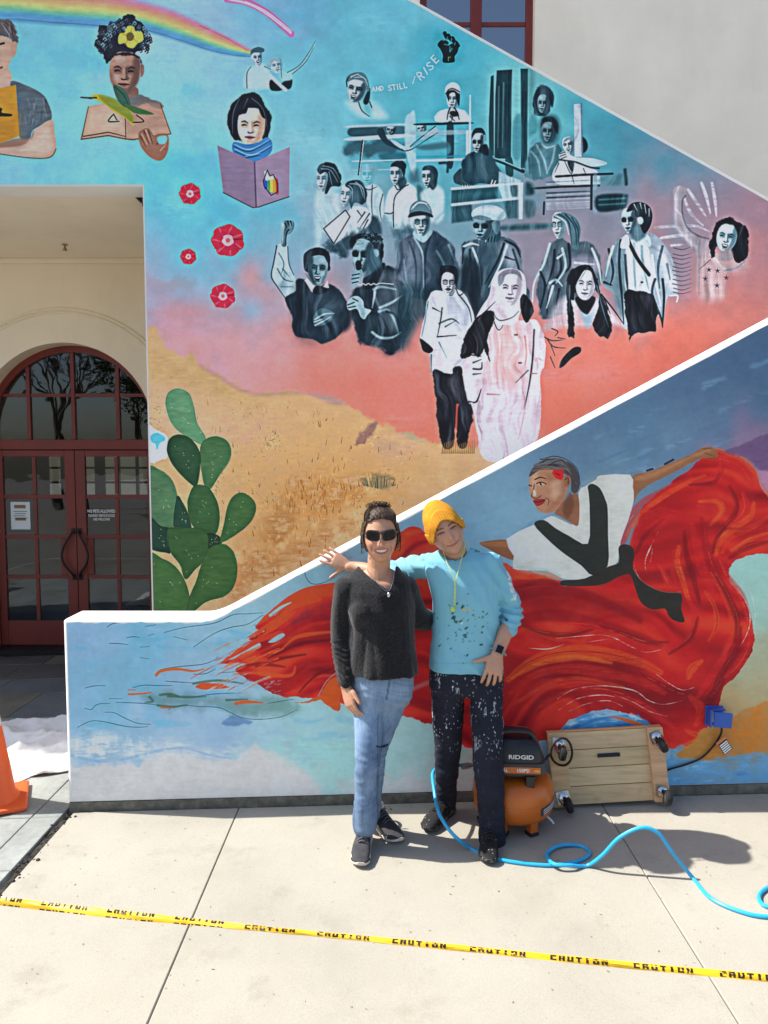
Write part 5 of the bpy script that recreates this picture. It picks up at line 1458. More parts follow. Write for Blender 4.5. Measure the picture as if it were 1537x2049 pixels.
pav = tag(bpy.data.objects.new('pavement', None), kind='structure'); link(pav)
def slab(name, x0, x1, y0, y1, mat, parent, th=.08, gap=.0022, dz=0.0, bev=.0035):
    """one slab lying on the slope, edges eased"""
    b = MB()
    x0 += gap; x1 -= gap; y0 += gap; y1 -= gap
    top, bot = dz, dz - th
    vs, rings = [], [(0, bot), (0, top - bev), (bev, top)]
    for ins, z in rings:
        for x, y in ((x0 + ins, y0 + ins), (x1 - ins, y0 + ins), (x1 - ins, y1 - ins), (x0 + ins, y1 - ins)):
            vs.append((x, y, gz(x) + z))
    fs = [(3, 2, 1, 0)] + [(i * 4 + k, i * 4 + (k + 1) % 4, (i + 1) * 4 + (k + 1) % 4, (i + 1) * 4 + k) for i in range(2) for k in range(4)] + [(8, 9, 10, 11)]
    b.add(vs, fs)
    return b.build(name, mat, parent)
XJ = [-1.695, -.797, 1.139, 3.07, 5.0]
YJ = [-6.4, -4.4, -2.4, -.4, 1.6, 3.872]
for i in range(len(XJ) - 1):
    for j in range(len(YJ) - 1):
        slab('concrete_slab', XJ[i], XJ[i + 1], YJ[j], YJ[j + 1], M_CONC, pav)
# slate-paved way to the doors
sl = tag(bpy.data.objects.new('slate_paving', None), kind='structure'); link(sl)
rs = random.Random(4)
yrow = [2.2, 2.86, 3.3, 3.82, 4.4, 5.02, 5.42, 6.02, 6.44, 6.95, 7.27]
for j in range(len(yrow) - 1):
    x = -1.74 if yrow[j] < 3.85 else -1.30
    first = True
    while x > -5.6:
        w = rs.choice([.46, .62, .78, .92])
        if first and yrow[j] < 3.85:
            w = .16 if j % 2 == 0 else .16
        first = False
        m = rs.choice([M_SLATE[0], M_SLATE[1], M_SLATE[1], M_SLATE[2], M_SLATE[4]]) if yrow[j] > 5.3 else M_SLATE[3]  # rows outside the porch take a paler slate, sunlight put into the colour
        slab('slate_slab', x - w, x, yrow[j], yrow[j + 1], m, sl, gap=.003, dz=.002 + rs.uniform(-.002, .002), bev=.003)
        x -= w
# crumbled joint between slate and concrete
b = MB()
rj = random.Random(2)
ya = [2.0 + .06 * i for i in range(31)]
def jx(y, s): return -1.718 + s * (.020 + .012 * math.sin(y * 9) + .008 * math.sin(y * 23))
vs = [gp(jx(y, s), y, -.012 + .004 * math.sin(40 * y + s)) for y in ya for s in (-1, 1)]
b.add(vs, [(2 * i, 2 * i + 1, 2 * i + 3, 2 * i + 2) for i in range(len(ya) - 1)])
for i in range(70):
    y = rj.uniform(2.9, 3.86); x = -1.705 + rj.gauss(0, .02); r_ = rj.uniform(.003, .011)
    b.lathe([(r_ * .5, 0), (r_, r_ * .5), (r_ * .6, r_)], 6, Matrix.Translation((x, y, gz(x) - .003)))
tag(b.build('joint_dirt', M_JOINT), kind='stuff', label='crumbled dark joint between slate and concrete')

# leaf litter and paint crumbs scattered over the concrete
b = MB()
for i in range(300):
    y = rj.uniform(2.05, 3.8); x = rj.uniform(-1.6, 1.9)
    an = rj.uniform(0, 6.28); l = rj.uniform(.002, .008); w = l * rj.uniform(.12, .5)
    c, s = math.cos(an), math.sin(an)
    p = lambda u, v, z: (x + u * c - v * s, y + u * s + v * c, gz(x) + .001 + z)
    b.add([p(-l, 0, 0), p(0, -w, .0008), p(l, 0, .002), p(0, w, .0015)], [(0, 1, 2), (0, 2, 3)])
tag(b.build('ground_litter', simple('dry_litter', (.23, .19, .13), .95, amt=.5, scale=60)), kind='stuff', label='tiny dry leaf bits scattered on the concrete')

# ------------------------------------------------------------------ low stair wall with its painting
CV_LOW = paint_lower()
M_LOWPAINT = painted_plaster('low_wall_paint', CV_LOW, .5)
def cap_z(x):
    if x < -1.0: return 1.003
    lin = 1.318 + .5365 * (x + .355)
    if x > -.78: return lin
    t = (x + 1.0) / .22
    a, b_, m0, m1 = 1.003, 1.318 + .5365 * (-.78 + .355), 0.0, .5365 * .22
    return (2 * t**3 - 3 * t**2 + 1) * a + (t**3 - 2 * t**2 + t) * m0 + (-2 * t**3 + 3 * t**2) * b_ + (t**3 - t**2) * m1
sw = thing('stair_wall', 'low sloping stair wall painted with a dancer in a red skirt', 'wall', (-1.73, Y_FRONT, 0))
xs = [-1.73 + .03 * i for i in range(0, 25)] + [-1.0 + .022 * i for i in range(0, 12)] + [-.72 + .12 * i for i in range(0, 34)]
xs = sorted(set(round(x, 4) for x in xs))
xR = xs[-1]
BV = .022
# painted face, a few mm in front of the core, stopping where the rounded edge begins
wob = lambda x: .004 * math.sin(x * 37) + .003 * math.sin(x * 91 + 1) + .002 * math.sin(x * 210)
fx = [x for x in xs if x > -1.73 + BV]
fx = [-1.73 + BV] + fx
vs, fs = [], []
NZ = 10
for x in fx:
    zt = cap_z(x) - BV * 1.0 + wob(x)
    zb = gz(x) + .052
    for k in range(NZ + 1):
        vs.append((x, Y_FRONT - .0015, zb + (zt - zb) * k / NZ))
for i in range(len(fx) - 1):
    for k in range(NZ):
        a = i * (NZ + 1) + k
        fs.append((a, a + NZ + 1, a + NZ + 2, a + 1))
face_low = MB().add(vs, fs).build('painted_face', M_LOWPAINT, sw)
# texture uses wall metres: keep the child's own axes on world metres
face_low.data.transform(Matrix.Translation((-1.73, Y_FRONT, 0)))
face_low.location = (1.73, -Y_FRONT, 0)
# core with rounded top edges
prof = []
for k in range(5):
    an = math.pi / 2 * k / 4
    prof.append((Y_FRONT + BV - BV * math.cos(an), -BV + BV * math.sin(an)))
for k in range(5):
    an = math.pi / 2 * k / 4
    prof.append((Y_CAPB - BV + BV * math.sin(an), -BV + BV * math.cos(an)))
vs, fs = [], []
xs2 = [-1.73, -1.7255, -1.716, -1.708] + [x for x in xs if x > -1.705]
ins = {-1.73: BV, -1.7255: BV * .4, -1.716: BV * .08}
for x in xs2:
    d = ins.get(x, 0)
    ring = [(Y_FRONT + d, gz(x) + .05)] + [(min(max(y, Y_FRONT + d), Y_CAPB - d), cap_z(x) + z - d) for y, z in prof] + [(Y_CAPB - d, gz(x) + .05)]
    vs += [(x, y, z) for y, z in ring]
m_ = len(ring)
for i in range(len(xs2) - 1):
    for k in range(m_ - 1):
        a = i * m_ + k
        fs.append((a, a + 1, a + m_ + 1, a + m_))
fs.append(tuple(range(m_ - 1, -1, -1)))
fs.append(tuple((len(xs2) - 1) * m_ + k for k in range(m_)))
MB().add(vs, fs).build('wall_core', M_WHITE, sw, True, 60)
# plinth strip at the foot
b = MB()
px_ = [-1.722 + (xR + 1.722) * i / 24 for i in range(25)]
vs = []
for x in px_:
    vs += [(x, Y_FRONT - .006, gz(x) - .08), (x, Y_FRONT - .006, gz(x) + .046), (x, Y_FRONT + .02, gz(x) + .0495), (x, Y_CAPB, gz(x) + .0495)]
fs = [(i * 4 + k, (i + 1) * 4 + k, (i + 1) * 4 + k + 1, i * 4 + k + 1) for i in range(24) for k in range(3)] + [(0, 1, 2, 3)]
b.add(vs, fs).build('plinth', M_STRIP, sw)
# ---- the flight of steps behind it
st = thing('staircase', 'white plastered steps rising behind the low painted wall', 'stairs', (-.9, 4.75, 0))
for i in range(12):
    x0 = -.92 + .318 * i
    MB().box(x0, x0 + .318 + .02, Y_CAPB + .003, Y_UPPER - .003, (-.1 if i == 0 else .17 * i - .02) + .62, .17 * (i + 1) + .62, .006).build('step', M_WHITE, st)
MB().box(-.90, 2.9, Y_CAPB + .006, Y_UPPER - .006, -.1, .60).build('base', M_WHITE, st)

# ------------------------------------------------------------------ tall wall with its painting
CV_UP = paint_upper()
M_UPPAINT = painted_plaster('tall_wall_paint', CV_UP, .3)
uw = thing('mural_wall', 'tall sloping wall painted with sky, portraits, cactus and hills', 'wall', (-1.727, Y_UPPER, 0))
def top_z(x): return 4.589 - .5345 * (x - 1.014)
EX, HZ, XL, XRR, TH = -1.727, 3.783, -7.0, 4.4, .22
def wall_prism(outline, y0, y1, holes=()):
    from mathutils.geometry import tessellate_polygon
    loops = [[Vector((x, 0, z)) for x, z in outline]] + [[Vector((x, 0, z)) for x, z in h] for h in holes]
    tris = tessellate_polygon(loops)
    flat = [p for l in loops for p in l]
    n = len(flat)
    vs = [(p.x, y0, p.z) for p in flat] + [(p.x, y1, p.z) for p in flat]
    fs = []
    for t in tris:
        a, b_, c = [flat[i] for i in t]
        nrm = (b_ - a).cross(c - a).y
        t = t if nrm < 0 else t[::-1]
        fs.append(tuple(t)); fs.append(tuple(i + n for i in t[::-1]))
    s = 0
    for li, l in enumerate(loops):
        k = len(l)
        for i in range(k):
            a, b_ = s + i, s + (i + 1) % k
            fs.append((a, a + n, b_ + n, b_))
        s += k
    return vs, fs
E = .012
outl = [(EX, -.3), (XRR, -.3), (XRR, top_z(XRR)), (XL, top_z(XL)), (XL, HZ), (EX, HZ)]
vs, fs = wall_prism(outl, Y_UPPER + .004, Y_UPPER + TH)
MB().add(vs, fs).build('wall_core', M_WHITE, uw)
def inset_face(x0, x1, zb, zt, nx):
    v, f = [], []
    for i in range(nx + 1):
        x = x0 + (x1 - x0) * i / nx
        a, c = zb(x), zt(x)
        for k in range(7):
            v.append((x, Y_UPPER, a + (c - a) * k / 6))
    for i in range(nx):
        for k in range(6):
            a = i * 7 + k
            f.append((a, a + 7, a + 8, a + 1))
    return v, f
b = MB()
b.add(*inset_face(EX + E, XRR, lambda x: -.25, lambda x: top_z(x) - .02 + .3 * wob(x), 60))
b.add(*inset_face(XL, EX + E, lambda x: HZ + .010, lambda x: top_z(x) - .02, 30))
face_up = b.build('painted_face', M_UPPAINT, uw)
face_up.data.transform(Matrix.Translation((-1.727, Y_UPPER, 0)))
face_up.location = (1.727, -Y_UPPER, 0)
# rounded lip running up the sloping top
lip = [(x, top_z(x)) for x in (XL, XRR)]
b = MB()
b.tube([(XL, Y_UPPER + .016, top_z(XL) - .012), (XRR, Y_UPPER + .016, top_z(XRR) - .012)], .017, 10)
b.build('cap_edge', M_WHITE, uw, True)

# ------------------------------------------------------------------ the building behind
ARC_X, ARC_R, ARC_Z = -3.155, .872, 2.118
fac = thing('building', 'cream stucco building with arched red doors under a porch', 'building', (-3.155, Y_DWALL, 0))
def arch(cx, cz, r_, zb, n=32, side=1.0):
    pts = [(cx + r_, zb)] + [(cx + r_ * math.cos(math.pi * k / n), cz + r_ * math.sin(math.pi * k / n)) for k in range(n + 1)] + [(cx - r_, zb)]
    return pts
F0 = -.055                                        # floor level at the doors
wx0, wx1, wz0, wz1 = .31, 1.395, 4.35, 7.3
vs, fs = wall_prism([(-7.4, HZ + .18), (9.0, HZ + .18), (9.0, 9.5), (-7.4, 9.5)], Y_DWALL, Y_DWALL + .35, [[(wx0, wz0), (wx1, wz0), (wx1, wz1), (wx0, wz1)]])
MB().add(vs, fs).build('upper_wall', M_CREAM, fac)
door_hole = arch(ARC_X, ARC_Z, ARC_R, F0 + .001)
out = [(-7.4, -.4), (ARC_X - ARC_R, -.4)] + [(ARC_X - ARC_R, F0)] + [(x, z) for x, z in door_hole[::-1]] + [(ARC_X + ARC_R, F0), (ARC_X + ARC_R, -.4), (9.0, -.4), (9.0, HZ + .179), (-7.4, HZ + .179)]
o2 = []
for p in out:
    if not o2 or (abs(p[0] - o2[-1][0]) + abs(p[1] - o2[-1][1])) > .0005: o2.append(p)
vs, fs = wall_prism(o2, Y_DWALL, Y_DWALL + .35)
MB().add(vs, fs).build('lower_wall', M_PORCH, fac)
# porch ceiling and end wall
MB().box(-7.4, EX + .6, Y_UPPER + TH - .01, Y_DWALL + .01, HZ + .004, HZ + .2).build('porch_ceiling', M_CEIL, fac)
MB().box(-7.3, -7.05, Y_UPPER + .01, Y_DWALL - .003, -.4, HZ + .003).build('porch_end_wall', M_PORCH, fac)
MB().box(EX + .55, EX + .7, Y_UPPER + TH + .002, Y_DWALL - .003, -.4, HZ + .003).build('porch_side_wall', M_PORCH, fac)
MB().box(-7.04, EX + .54, Y_DWALL - .035, Y_DWALL - .002, HZ - .045, HZ + .002, .006).build('ceiling_moulding', M_PORCH, fac)
# raised ring round the arch, two lines
for rr, w in ((1.195, .013), (1.160, .009)):
    b = MB()
    b.tube([(ARC_X + rr * math.cos(math.pi * k / 48), Y_DWALL - .004, ARC_Z + rr * math.sin(math.pi * k / 48)) for k in range(49)], w, 8)
    b.build('arch_moulding', M_PORCH, fac, True)
# small dark bracket in the corner of the opening, sprinkler in the ceiling
co = thing('corner_bracket', 'small dark bracket tucked in the porch ceiling corner', 'camera', (-1.79, Y_UPPER + TH + .06, HZ))
b = MB(); b.add([(-1.86, Y_UPPER + TH + .02, HZ + .003), (-1.735, Y_UPPER + TH + .02, HZ + .003), (-1.735, Y_UPPER + TH + .02, HZ - .10), (-1.86, Y_UPPER + TH + .12, HZ + .003), (-1.735, Y_UPPER + TH + .12, HZ + .003), (-1.735, Y_UPPER + TH + .12, HZ - .10)],
               [(0, 2, 1), (3, 4, 5), (0, 3, 5, 2), (1, 2, 5, 4), (0, 1, 4, 3)]); b.build('housing', M_BLACK, co)
MB().lathe([(.012, 0), (.02, .008), (.016, .02), (.006, .024)], 12, Matrix.Translation((-1.80, Y_UPPER + TH + .05, HZ - .055))).build('lens', M_BLACK, co, True)  # small dark knob under the bracket
sp = thing('sprinkler', 'small brass fire sprinkler hanging from the porch ceiling', 'sprinkler', (-2.898, 6.8, HZ))
M_BRASS = simple('dull_brass', (.35, .25, .12), .4, .8)
MB().lathe([(.026, .0), (.026, -.006), (.01, -.009), (.009, -.032), (.012, -.036), (.004, -.05)], 14, Matrix.Translation((-2.898, 6.8, HZ + .003))).build('body', M_BRASS, sp, True)
MB().lathe([(.022, -.05), (.022, -.053), (.004, -.054)], 12, Matrix.Translation((-2.898, 6.8, HZ + .003))).build('deflector', M_BRASS, sp, True)
b = MB()
for s in (-1, 1):
    b.tube([(-2.898 + s * .008, 6.8, HZ - .028), (-2.898 + s * .018, 6.8, HZ - .04), (-2.898 + s * .004, 6.8, HZ - .05)], .0025, 6)
b.build('frame_arms', M_BRASS, sp, True)

# ---- upper window
wd = thing('window', 'tall red framed window with dark blue panes above the mural slope', 'window', ((wx0 + wx1) / 2, Y_DWALL + .12, wz0))
YW = Y_DWALL + .10
def bar(b, x0, x1, z0, z1, d=.05, y=YW): return b.box(x0, x1, y, y + d, z0, z1, .004)
b = MB()
bar(b, wx0 + .002, wx0 + .07, wz0, wz1); bar(b, wx1 - .07, wx1 - .002, wz0, wz1); bar(b, wx0 + .072, wx1 - .072, wz0, wz0 + .07); bar(b, wx0 + .072, wx1 - .072, wz1 - .07, wz1)
b.build('frame', M_RED, wd)
mid = (wx0 + wx1) / 2
bar(MB(), mid - .055, mid + .055, wz0 + .072, wz1 - .072, .06, YW - .006).build('mullion', M_RED, wd)
for cx0, cx1 in ((wx0 + .071, mid - .056), (mid + .056, wx1 - .071)):
    zs = [wz0 + .075, 5.06, 6.01, wz1 - .075]
    for k in range(3):
        MB().box(cx0, cx1, YW + .02, YW + .026, zs[k] + .018, zs[k + 1] - .018).build('pane', M_WGLASS, wd)
        if k: bar(MB(), cx0, cx1, zs[k] - .02, zs[k] + .02, .03, YW + .008).build('muntin', M_RED, wd)
MB().box(wx0 - .3, wx1 + .3, Y_DWALL + .36, Y_DWALL + .40, wz0 - .2, wz1 + .2).build('dark_backing', M_DARK, wd)  # plain dark sheet closing the opening behind the panes
# ------------------------------------------------------------------ arched double doors
dd = thing('double_door', 'arched red double doors with small glass panes and fanlight', 'door', (ARC_X, Y_DOOR, F0))
YD = Y_DOOR
FR = .065                                          # frame width
# arch frame and jambs as one sweep
def arc_band(b, cx, cz, r0, r1, y0, y1, a0=0, a1=math.pi, n=36):
    vs, fs = [], []
    for k in range(n + 1):
        an = a0 + (a1 - a0) * k / n
        for r_, y in ((r0, y0), (r1, y0), (r1, y1), (r0, y1)):
            vs.append((cx + r_ * math.cos(an), y, cz + r_ * math.sin(an)))
    for k in range(n):
        for j in range(4):
            fs.append((k * 4 + j, k * 4 + (j + 1) % 4, k * 4 + 4 + (j + 1) % 4, k * 4 + 4 + j))
    fs += [(0, 3, 2, 1), (n * 4, n * 4 + 1, n * 4 + 2, n * 4 + 3)]
    b.add(vs, fs)
b = MB()
arc_band(b, ARC_X, ARC_Z, ARC_R - FR, ARC_R - .002, YD - .03, YD + .06)
b.box(ARC_X - ARC_R + .002, ARC_X - ARC_R + FR, YD - .03, YD + .06, F0 + .002, ARC_Z - .001)
b.box(ARC_X + ARC_R - FR, ARC_X + ARC_R - .002, YD - .03, YD + .06, F0 + .002, ARC_Z - .001)
b.build('frame', M_RED, dd)
Z_T0, Z_T1 = 1.955, 2.055                           # transom
MB().box(ARC_X - ARC_R + FR + .001, ARC_X + ARC_R - FR - .001, YD - .035, YD + .055, Z_T0, Z_T1, .006).build('transom', M_RED, dd)
# fanlight bars and panes
fan = bpy.data.objects.new('fanlight', None); link(fan, dd)
ri = ARC_R - FR
bars = [-.45, 0, .45]
zb = 2.50
for x in bars:
    zt = ARC_Z + math.sqrt(ri * ri - x * x)
    MB().box(ARC_X + x - .019, ARC_X + x + .019, YD - .02, YD + .03, Z_T1 + .001, zt, .004).build('muntin', M_RED, fan)
xe = [-ri, -.45, 0, .45, ri]
for i in range(4):
    lo_, hi_ = xe[i] + (.02 if i else 0), xe[i + 1] - (.02 if i < 3 else 0)
    if i in (0, 3):
        lim = math.sqrt(max(ri * ri - (zb - ARC_Z) ** 2, 0))
        lo_, hi_ = max(lo_, -lim), min(hi_, lim)
    MB().box(ARC_X + lo_ + .001, ARC_X + hi_ - .001, YD - .014, YD + .026, zb - .016, zb + .016, .003).build('muntin', M_RED, fan)
def pane_poly(name, pts, parent, y):
    n = len(pts)
    vs = [(x, y, z) for x, z in pts] + [(x, y + .005, z) for x, z in pts]
    fs = [tuple(range(n)), tuple(range(2 * n - 1, n - 1, -1))] + [(i, (i + 1) % n + 0, (i + 1) % n + n, i + n) for i in range(n)]
    return MB().add(vs, fs).build(name, M_GLASS, parent)
for i in range(4):
    x0, x1 = xe[i], xe[i + 1]
    lo = [(ARC_X + x0 + .015, Z_T1), (ARC_X + x1 - .015, Z_T1), (ARC_X + x1 - .015, zb - .01), (ARC_X + x0 + .015, zb - .01)]
    pane_poly('pane', lo, fan, YD + .004)
    top = []
    for k in range(9):
        x = x0 + .015 + (x1 - x0 - .03) * k / 8
        z = ARC_Z + math.sqrt(max(ri * ri - x * x, 0))
        if z > zb + .02: top.append((ARC_X + x, z))
    if len(top) > 2:
        pts = [(top[0][0], zb + .01)] + [(top[-1][0], zb + .01)] + top[::-1]
        pane_poly('pane', pts, fan, YD + .004)
# leaves
M_PAPER = simple('printed_paper', (.62, .66, .68), .8, amt=.04)
M_PRINT = simple('black_print', (.03, .03, .035), .8)
M_PRINTB = simple('brown_print', (.22, .12, .05), .8)
M_WPRINT = simple('white_vinyl', (.75, .74, .72), .6, amt=.03)
def text_part(name, txt, size, loc, mat, parent, rot=(R(90), 0, 0), depth=.0006, bold=0.0, align='CENTER', xs=1.0):
    cu = bpy.data.curves.new(name, 'FONT')
    cu.body = txt; cu.size = size; cu.align_x = align; cu.align_y = 'CENTER'
    cu.extrude = depth; cu.offset = bold; cu.resolution_u = 3
    tmp = bpy.data.objects.new('tmp', cu)
    C.objects.link(tmp)
    me = bpy.data.meshes.new_from_object(tmp.evaluated_get(bpy.context.evaluated_depsgraph_get()))
    bpy.data.objects.remove(tmp)
    bpy.data.curves.remove(cu)
    me.name = name
    me.materials.clear(); me.materials.append(mat)
    o = bpy.data.objects.new(name, me)
    link(o, parent)
    M = Matrix.Translation(loc) @ (rot.to_matrix().to_4x4() if hasattr(rot, 'to_matrix') else Matrix.Rotation(rot[2], 4, 'Z') @ Matrix.Rotation(rot[1], 4, 'Y') @ Matrix.Rotation(rot[0], 4, 'X')) @ Matrix.Diagonal((xs, 1, 1, 1))
    p, W = parent, Matrix.Identity(4)
    while p is not None:
        W = (Matrix.Translation(p.location) @ p.rotation_euler.to_matrix().to_4x4()) @ W
        p = p.parent
    me.transform(W.inverted() @ M)
    return o
LW = ARC_R - FR - .004
rows = [(F0 + .26, .640), (.678, 1.050), (1.090, 1.460), (1.500, 1.885)]
for s in (-1, 1):
    leaf = bpy.data.objects.new('door_leaf', None); link(leaf, dd)
    leaf['label'] = 'right door leaf with white lettering on the glass' if s > 0 else 'left door leaf with a paper notice on the glass'
    xa, xb = (ARC_X + .003, ARC_X + LW) if s > 0 else (ARC_X - LW, ARC_X - .003)
    inner, outer = (xa, xb) if s > 0 else (xb, xa)
    def X(d): return inner + s * d                 # distance from the meeting stile
    def bx(b, d0, d1, z0, z1, y0=YD - .022, y1=YD + .022, bev=.004):
        a, c = sorted((X(d0), X(d1)))
        return b.box(a, c, y0, y1, z0, z1, bev)
    b = MB(); bx(b, 0, .10, F0 + .008, 1.948); b.build('stile', M_RED, leaf)
    b = MB(); bx(b, LW - .075, LW - .003, F0 + .008, 1.948); b.build('stile', M_RED, leaf)
    b = MB(); bx(b, .101, LW - .076, F0 + .008, F0 + .26); b.build('bottom_rail', M_RED, leaf)
    b = MB(); bx(b, .101, LW - .076, 1.885, 1.948); b.build('top_rail', M_RED, leaf)
    d0, d1 = .101, LW - .076
    dm = (d0 + d1) / 2
    for k in range(3):
        b = MB(); bx(b, d0, d1, rows[k][1] + .001, rows[k + 1][0] - .001, YD - .016, YD + .016, .003); b.build('muntin', M_RED, leaf)
    for k in range(4):
        b = MB(); bx(b, dm - .018, dm + .018, rows[k][0] + .002, rows[k][1] - .002, YD - .014, YD + .014, .003); b.build('muntin', M_RED, leaf)
        for (u0, u1) in ((d0, dm - .018), (dm + .018, d1)):
            a, c = sorted((X(u0 - .004), X(u1 + .004)))
            MB().box(a, c, YD - .003, YD + .003, rows[k][0] - .002, rows[k][1] + .002).build('pane', M_GLASS, leaf)
    b = MB(); bx(b, .101, .165, rows[1][0] + .004, rows[1][1] - .004, YD - .018, YD + .018, .003); b.build('lock_panel', M_RED, leaf)
    # bowed iron pull
    hp = [(X(.028), YD - .03, .66), (X(.04), YD - .06, .70), (X(.105), YD - .075, .79), (X(.130), YD - .08, .88), (X(.105), YD - .075, .98), (X(.045), YD - .06, 1.09), (X(.028), YD - .03, 1.13)]
    b = MB(); b.tube(spline3(hp, 6), .011, 8)
    for zz in (.66, 1.13):
        b.box(X(.028) - .02, X(.028) + .02, YD - .034, YD - .022, zz - .03, zz + .03, .003)
    b.build('pull_handle', M_BLACK, leaf, True)
    if s > 0:
        tx, zz = X(d0 + .148), rows[2][1]
        text_part('lettering', 'NO PETS ALLOWED', .043, (tx, YD - .0055, 1.330), M_WPRINT, leaf, bold=.0012, xs=.74)
        text_part('lettering', 'TRAINED SERVICE DOGS', .034, (tx, YD - .0055, 1.285), M_WPRINT, leaf, bold=.0008, xs=.72)
        text_part('lettering', 'ARE WELCOME', .034, (tx, YD - .0055, 1.247), M_WPRINT, leaf, bold=.0008, xs=.72)
    else:
        pc = X(dm + .155)
        p = MB().box(pc - .098, pc + .098, YD - .0065, YD - .004, 1.145, 1.425).build('paper_notice', M_PAPER, leaf)
        b = MB(); b.box(pc - .062, pc + .055, YD - .0075, YD - .0068, 1.36, 1.395); b.build('heading', M_PRINTB, p)
        b = MB()
        for k in range(4): b.box(pc - .07 + .01 * (k % 2), pc + .07 - .012 * (k % 3), YD - .0075, YD - .0068, 1.325 - .022 * k, 1.331 - .022 * k)
        b.build('text_lines', M_PRINT, p)
        b = MB(); b.box(pc - .055, pc + .055, YD - .0075, YD - .0068, 1.235, 1.262); b.build('footer', M_PRINTB, p)
MB().box(ARC_X - ARC_R, ARC_X + ARC_R, Y_DWALL - .0, YD + .08, F0 - .06, F0 + .003).build('threshold', M_BLACK, dd)

# ------------------------------------------------------------------ the hall behind the glass
hall = thing('entrance_hall', 'dark entrance hall seen through the door glass with windows beyond', 'room', (ARC_X, 10, F0))
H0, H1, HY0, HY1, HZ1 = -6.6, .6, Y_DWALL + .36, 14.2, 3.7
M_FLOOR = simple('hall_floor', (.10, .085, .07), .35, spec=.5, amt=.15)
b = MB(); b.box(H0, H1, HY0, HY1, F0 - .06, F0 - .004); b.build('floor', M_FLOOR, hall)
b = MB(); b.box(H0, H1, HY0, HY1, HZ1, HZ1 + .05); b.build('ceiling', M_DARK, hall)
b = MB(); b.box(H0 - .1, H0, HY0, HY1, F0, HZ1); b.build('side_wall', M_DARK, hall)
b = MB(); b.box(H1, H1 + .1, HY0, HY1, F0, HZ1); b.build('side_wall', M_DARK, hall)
# far glazed wall: solid parapet, posts and bars, real openings to the sky
xs_ = [H0 + i * .36 for i in range(21)]
for a, c in ((F0, 1.16), (1.94, HZ1)):
    b = MB(); b.box(H0, H1, HY1, HY1 + .1, a, c); b.build('far_wall', M_DARK, hall)
for i, x in enumerate(xs_):
    w = .09 if i % 3 == 0 else .022
    b = MB(); b.box(x - w, x + w, HY1, HY1 + .08, 1.16, 1.94); b.build('window_post', M_DARK, hall)
for z in (1.42, 1.70):
    b = MB(); b.box(H0, H1, HY1 + .02, HY1 + .06, z - .02, z + .02); b.build('window_bar', M_DARK, hall)
# ------------------------------------------------------------------ trees across the way (seen mirrored in the door glass)
M_BARK = simple('grey_bark', (.10, .08, .06), .9, amt=.3, scale=8)
M_LEAF = simple('leaf_green', (.06, .085, .03), .7, amt=.4, scale=3)
def tree(label, x, y, h, seed, leafy):
    rt = random.Random(seed)
    t = thing('tree', label, 'tree', (x, y, gz(x) - .1), group=None)
    b = MB(); tips = []
    def branch(p, d, l, r_, lev):
        q = [p]
        for i in range(4):
            d = (d + Vector((rt.uniform(-.22, .22), rt.uniform(-.22, .22), rt.uniform(-.05, .15)))).normalized()
            q.append(q[-1] + d * l / 4)
        b.tube(q, [r_ * (1 - .14 * i) for i in range(5)], 6 if lev < 2 else 4, caps=False)
        tips.append((q[-1], lev)); tips.append((q[2], lev))
        if lev < 4:
            for i in range(3 if lev else 4):
                a = rt.uniform(0, 6.28)
                nd = (d * .75 + Vector((math.cos(a), math.sin(a), .35)) * .65).normalized()
                branch(q[rt.choice((3, 4))], nd, l * rt.uniform(.55, .75), r_ * .52, lev + 1)
    branch(Vector((x, y, gz(x) - .1)), Vector((0, 0, 1)), h * .42, h * .017, 0)
    b.build('trunk', M_BARK, t, True)
    b = MB()
    for p, lev in tips:
        if lev < 2: continue
        for k in range(leafy):
            c = p + Vector((rt.gauss(0, .35), rt.gauss(0, .35), rt.gauss(0, .3)))
            s = rt.uniform(.06, .13)
            u = Vector((rt.gauss(0, 1), rt.gauss(0, 1), rt.gauss(0, 1))).normalized(); v = u.orthogonal().normalized()
            b.add([c - u * s, c - v * s * .5, c + u * s, c + v * s * .5], [(0, 1, 2, 3)])
    b.build('crown', M_LEAF, t)
tree('sparse tall tree across the plaza, mirrored in the fanlight glass', -12.5, -15.5, 9.0, 3, 2)
tree('thin nearly bare tree mirrored in the middle of the door glass', -15.5, -20.0, 11.0, 8, 1)
tree('dense leafy tree mirrored at the right of the fanlight', -9.2, -14.0, 7.5, 12, 16)
# ------------------------------------------------------------------ traffic cone at the left edge
M_CONE = Mat('orange_vinyl', (.72, .10, .02), .5)
_o = M_CONE.vary((.74, .105, .02), .12, 7, 6)
_d = M_CONE.ramp(M_CONE.noise(14, 6, .7), [(.58, 0), (.72, .55)])
M_CONE.color(M_CONE.mix(_d, _o, (.30, .10, .05))); M_CONE = M_CONE.m
M_CONEW = simple('reflective_collar', (.62, .62, .60), .4)
cx, cy = -2.205, 3.985
c0 = gz(cx)
cone = thing('traffic_cone', 'orange traffic cone standing on the slate paving at the left edge', 'cone', (cx, cy, c0), (0, 0, R(24)))
b = MB(); b.local = True
b.box(-.19, .19, -.19, .19, .012, .038, .012)
for sx in (-1, 1):
    for sy in (-1, 1):
        b.box(sx * .15 - .03, sx * .15 + .03, sy * .15 - .03, sy * .15 + .03, 0, .014)
b.build('base', M_CONE, cone)
b = MB(); b.local = True
b.lathe([(.150, .037), (.142, .05), (.128, .07), (.03, .70), (.03, .72), (.022, .722), (.022, .60)], 40)
b.build('cone_body', M_CONE, cone, True)
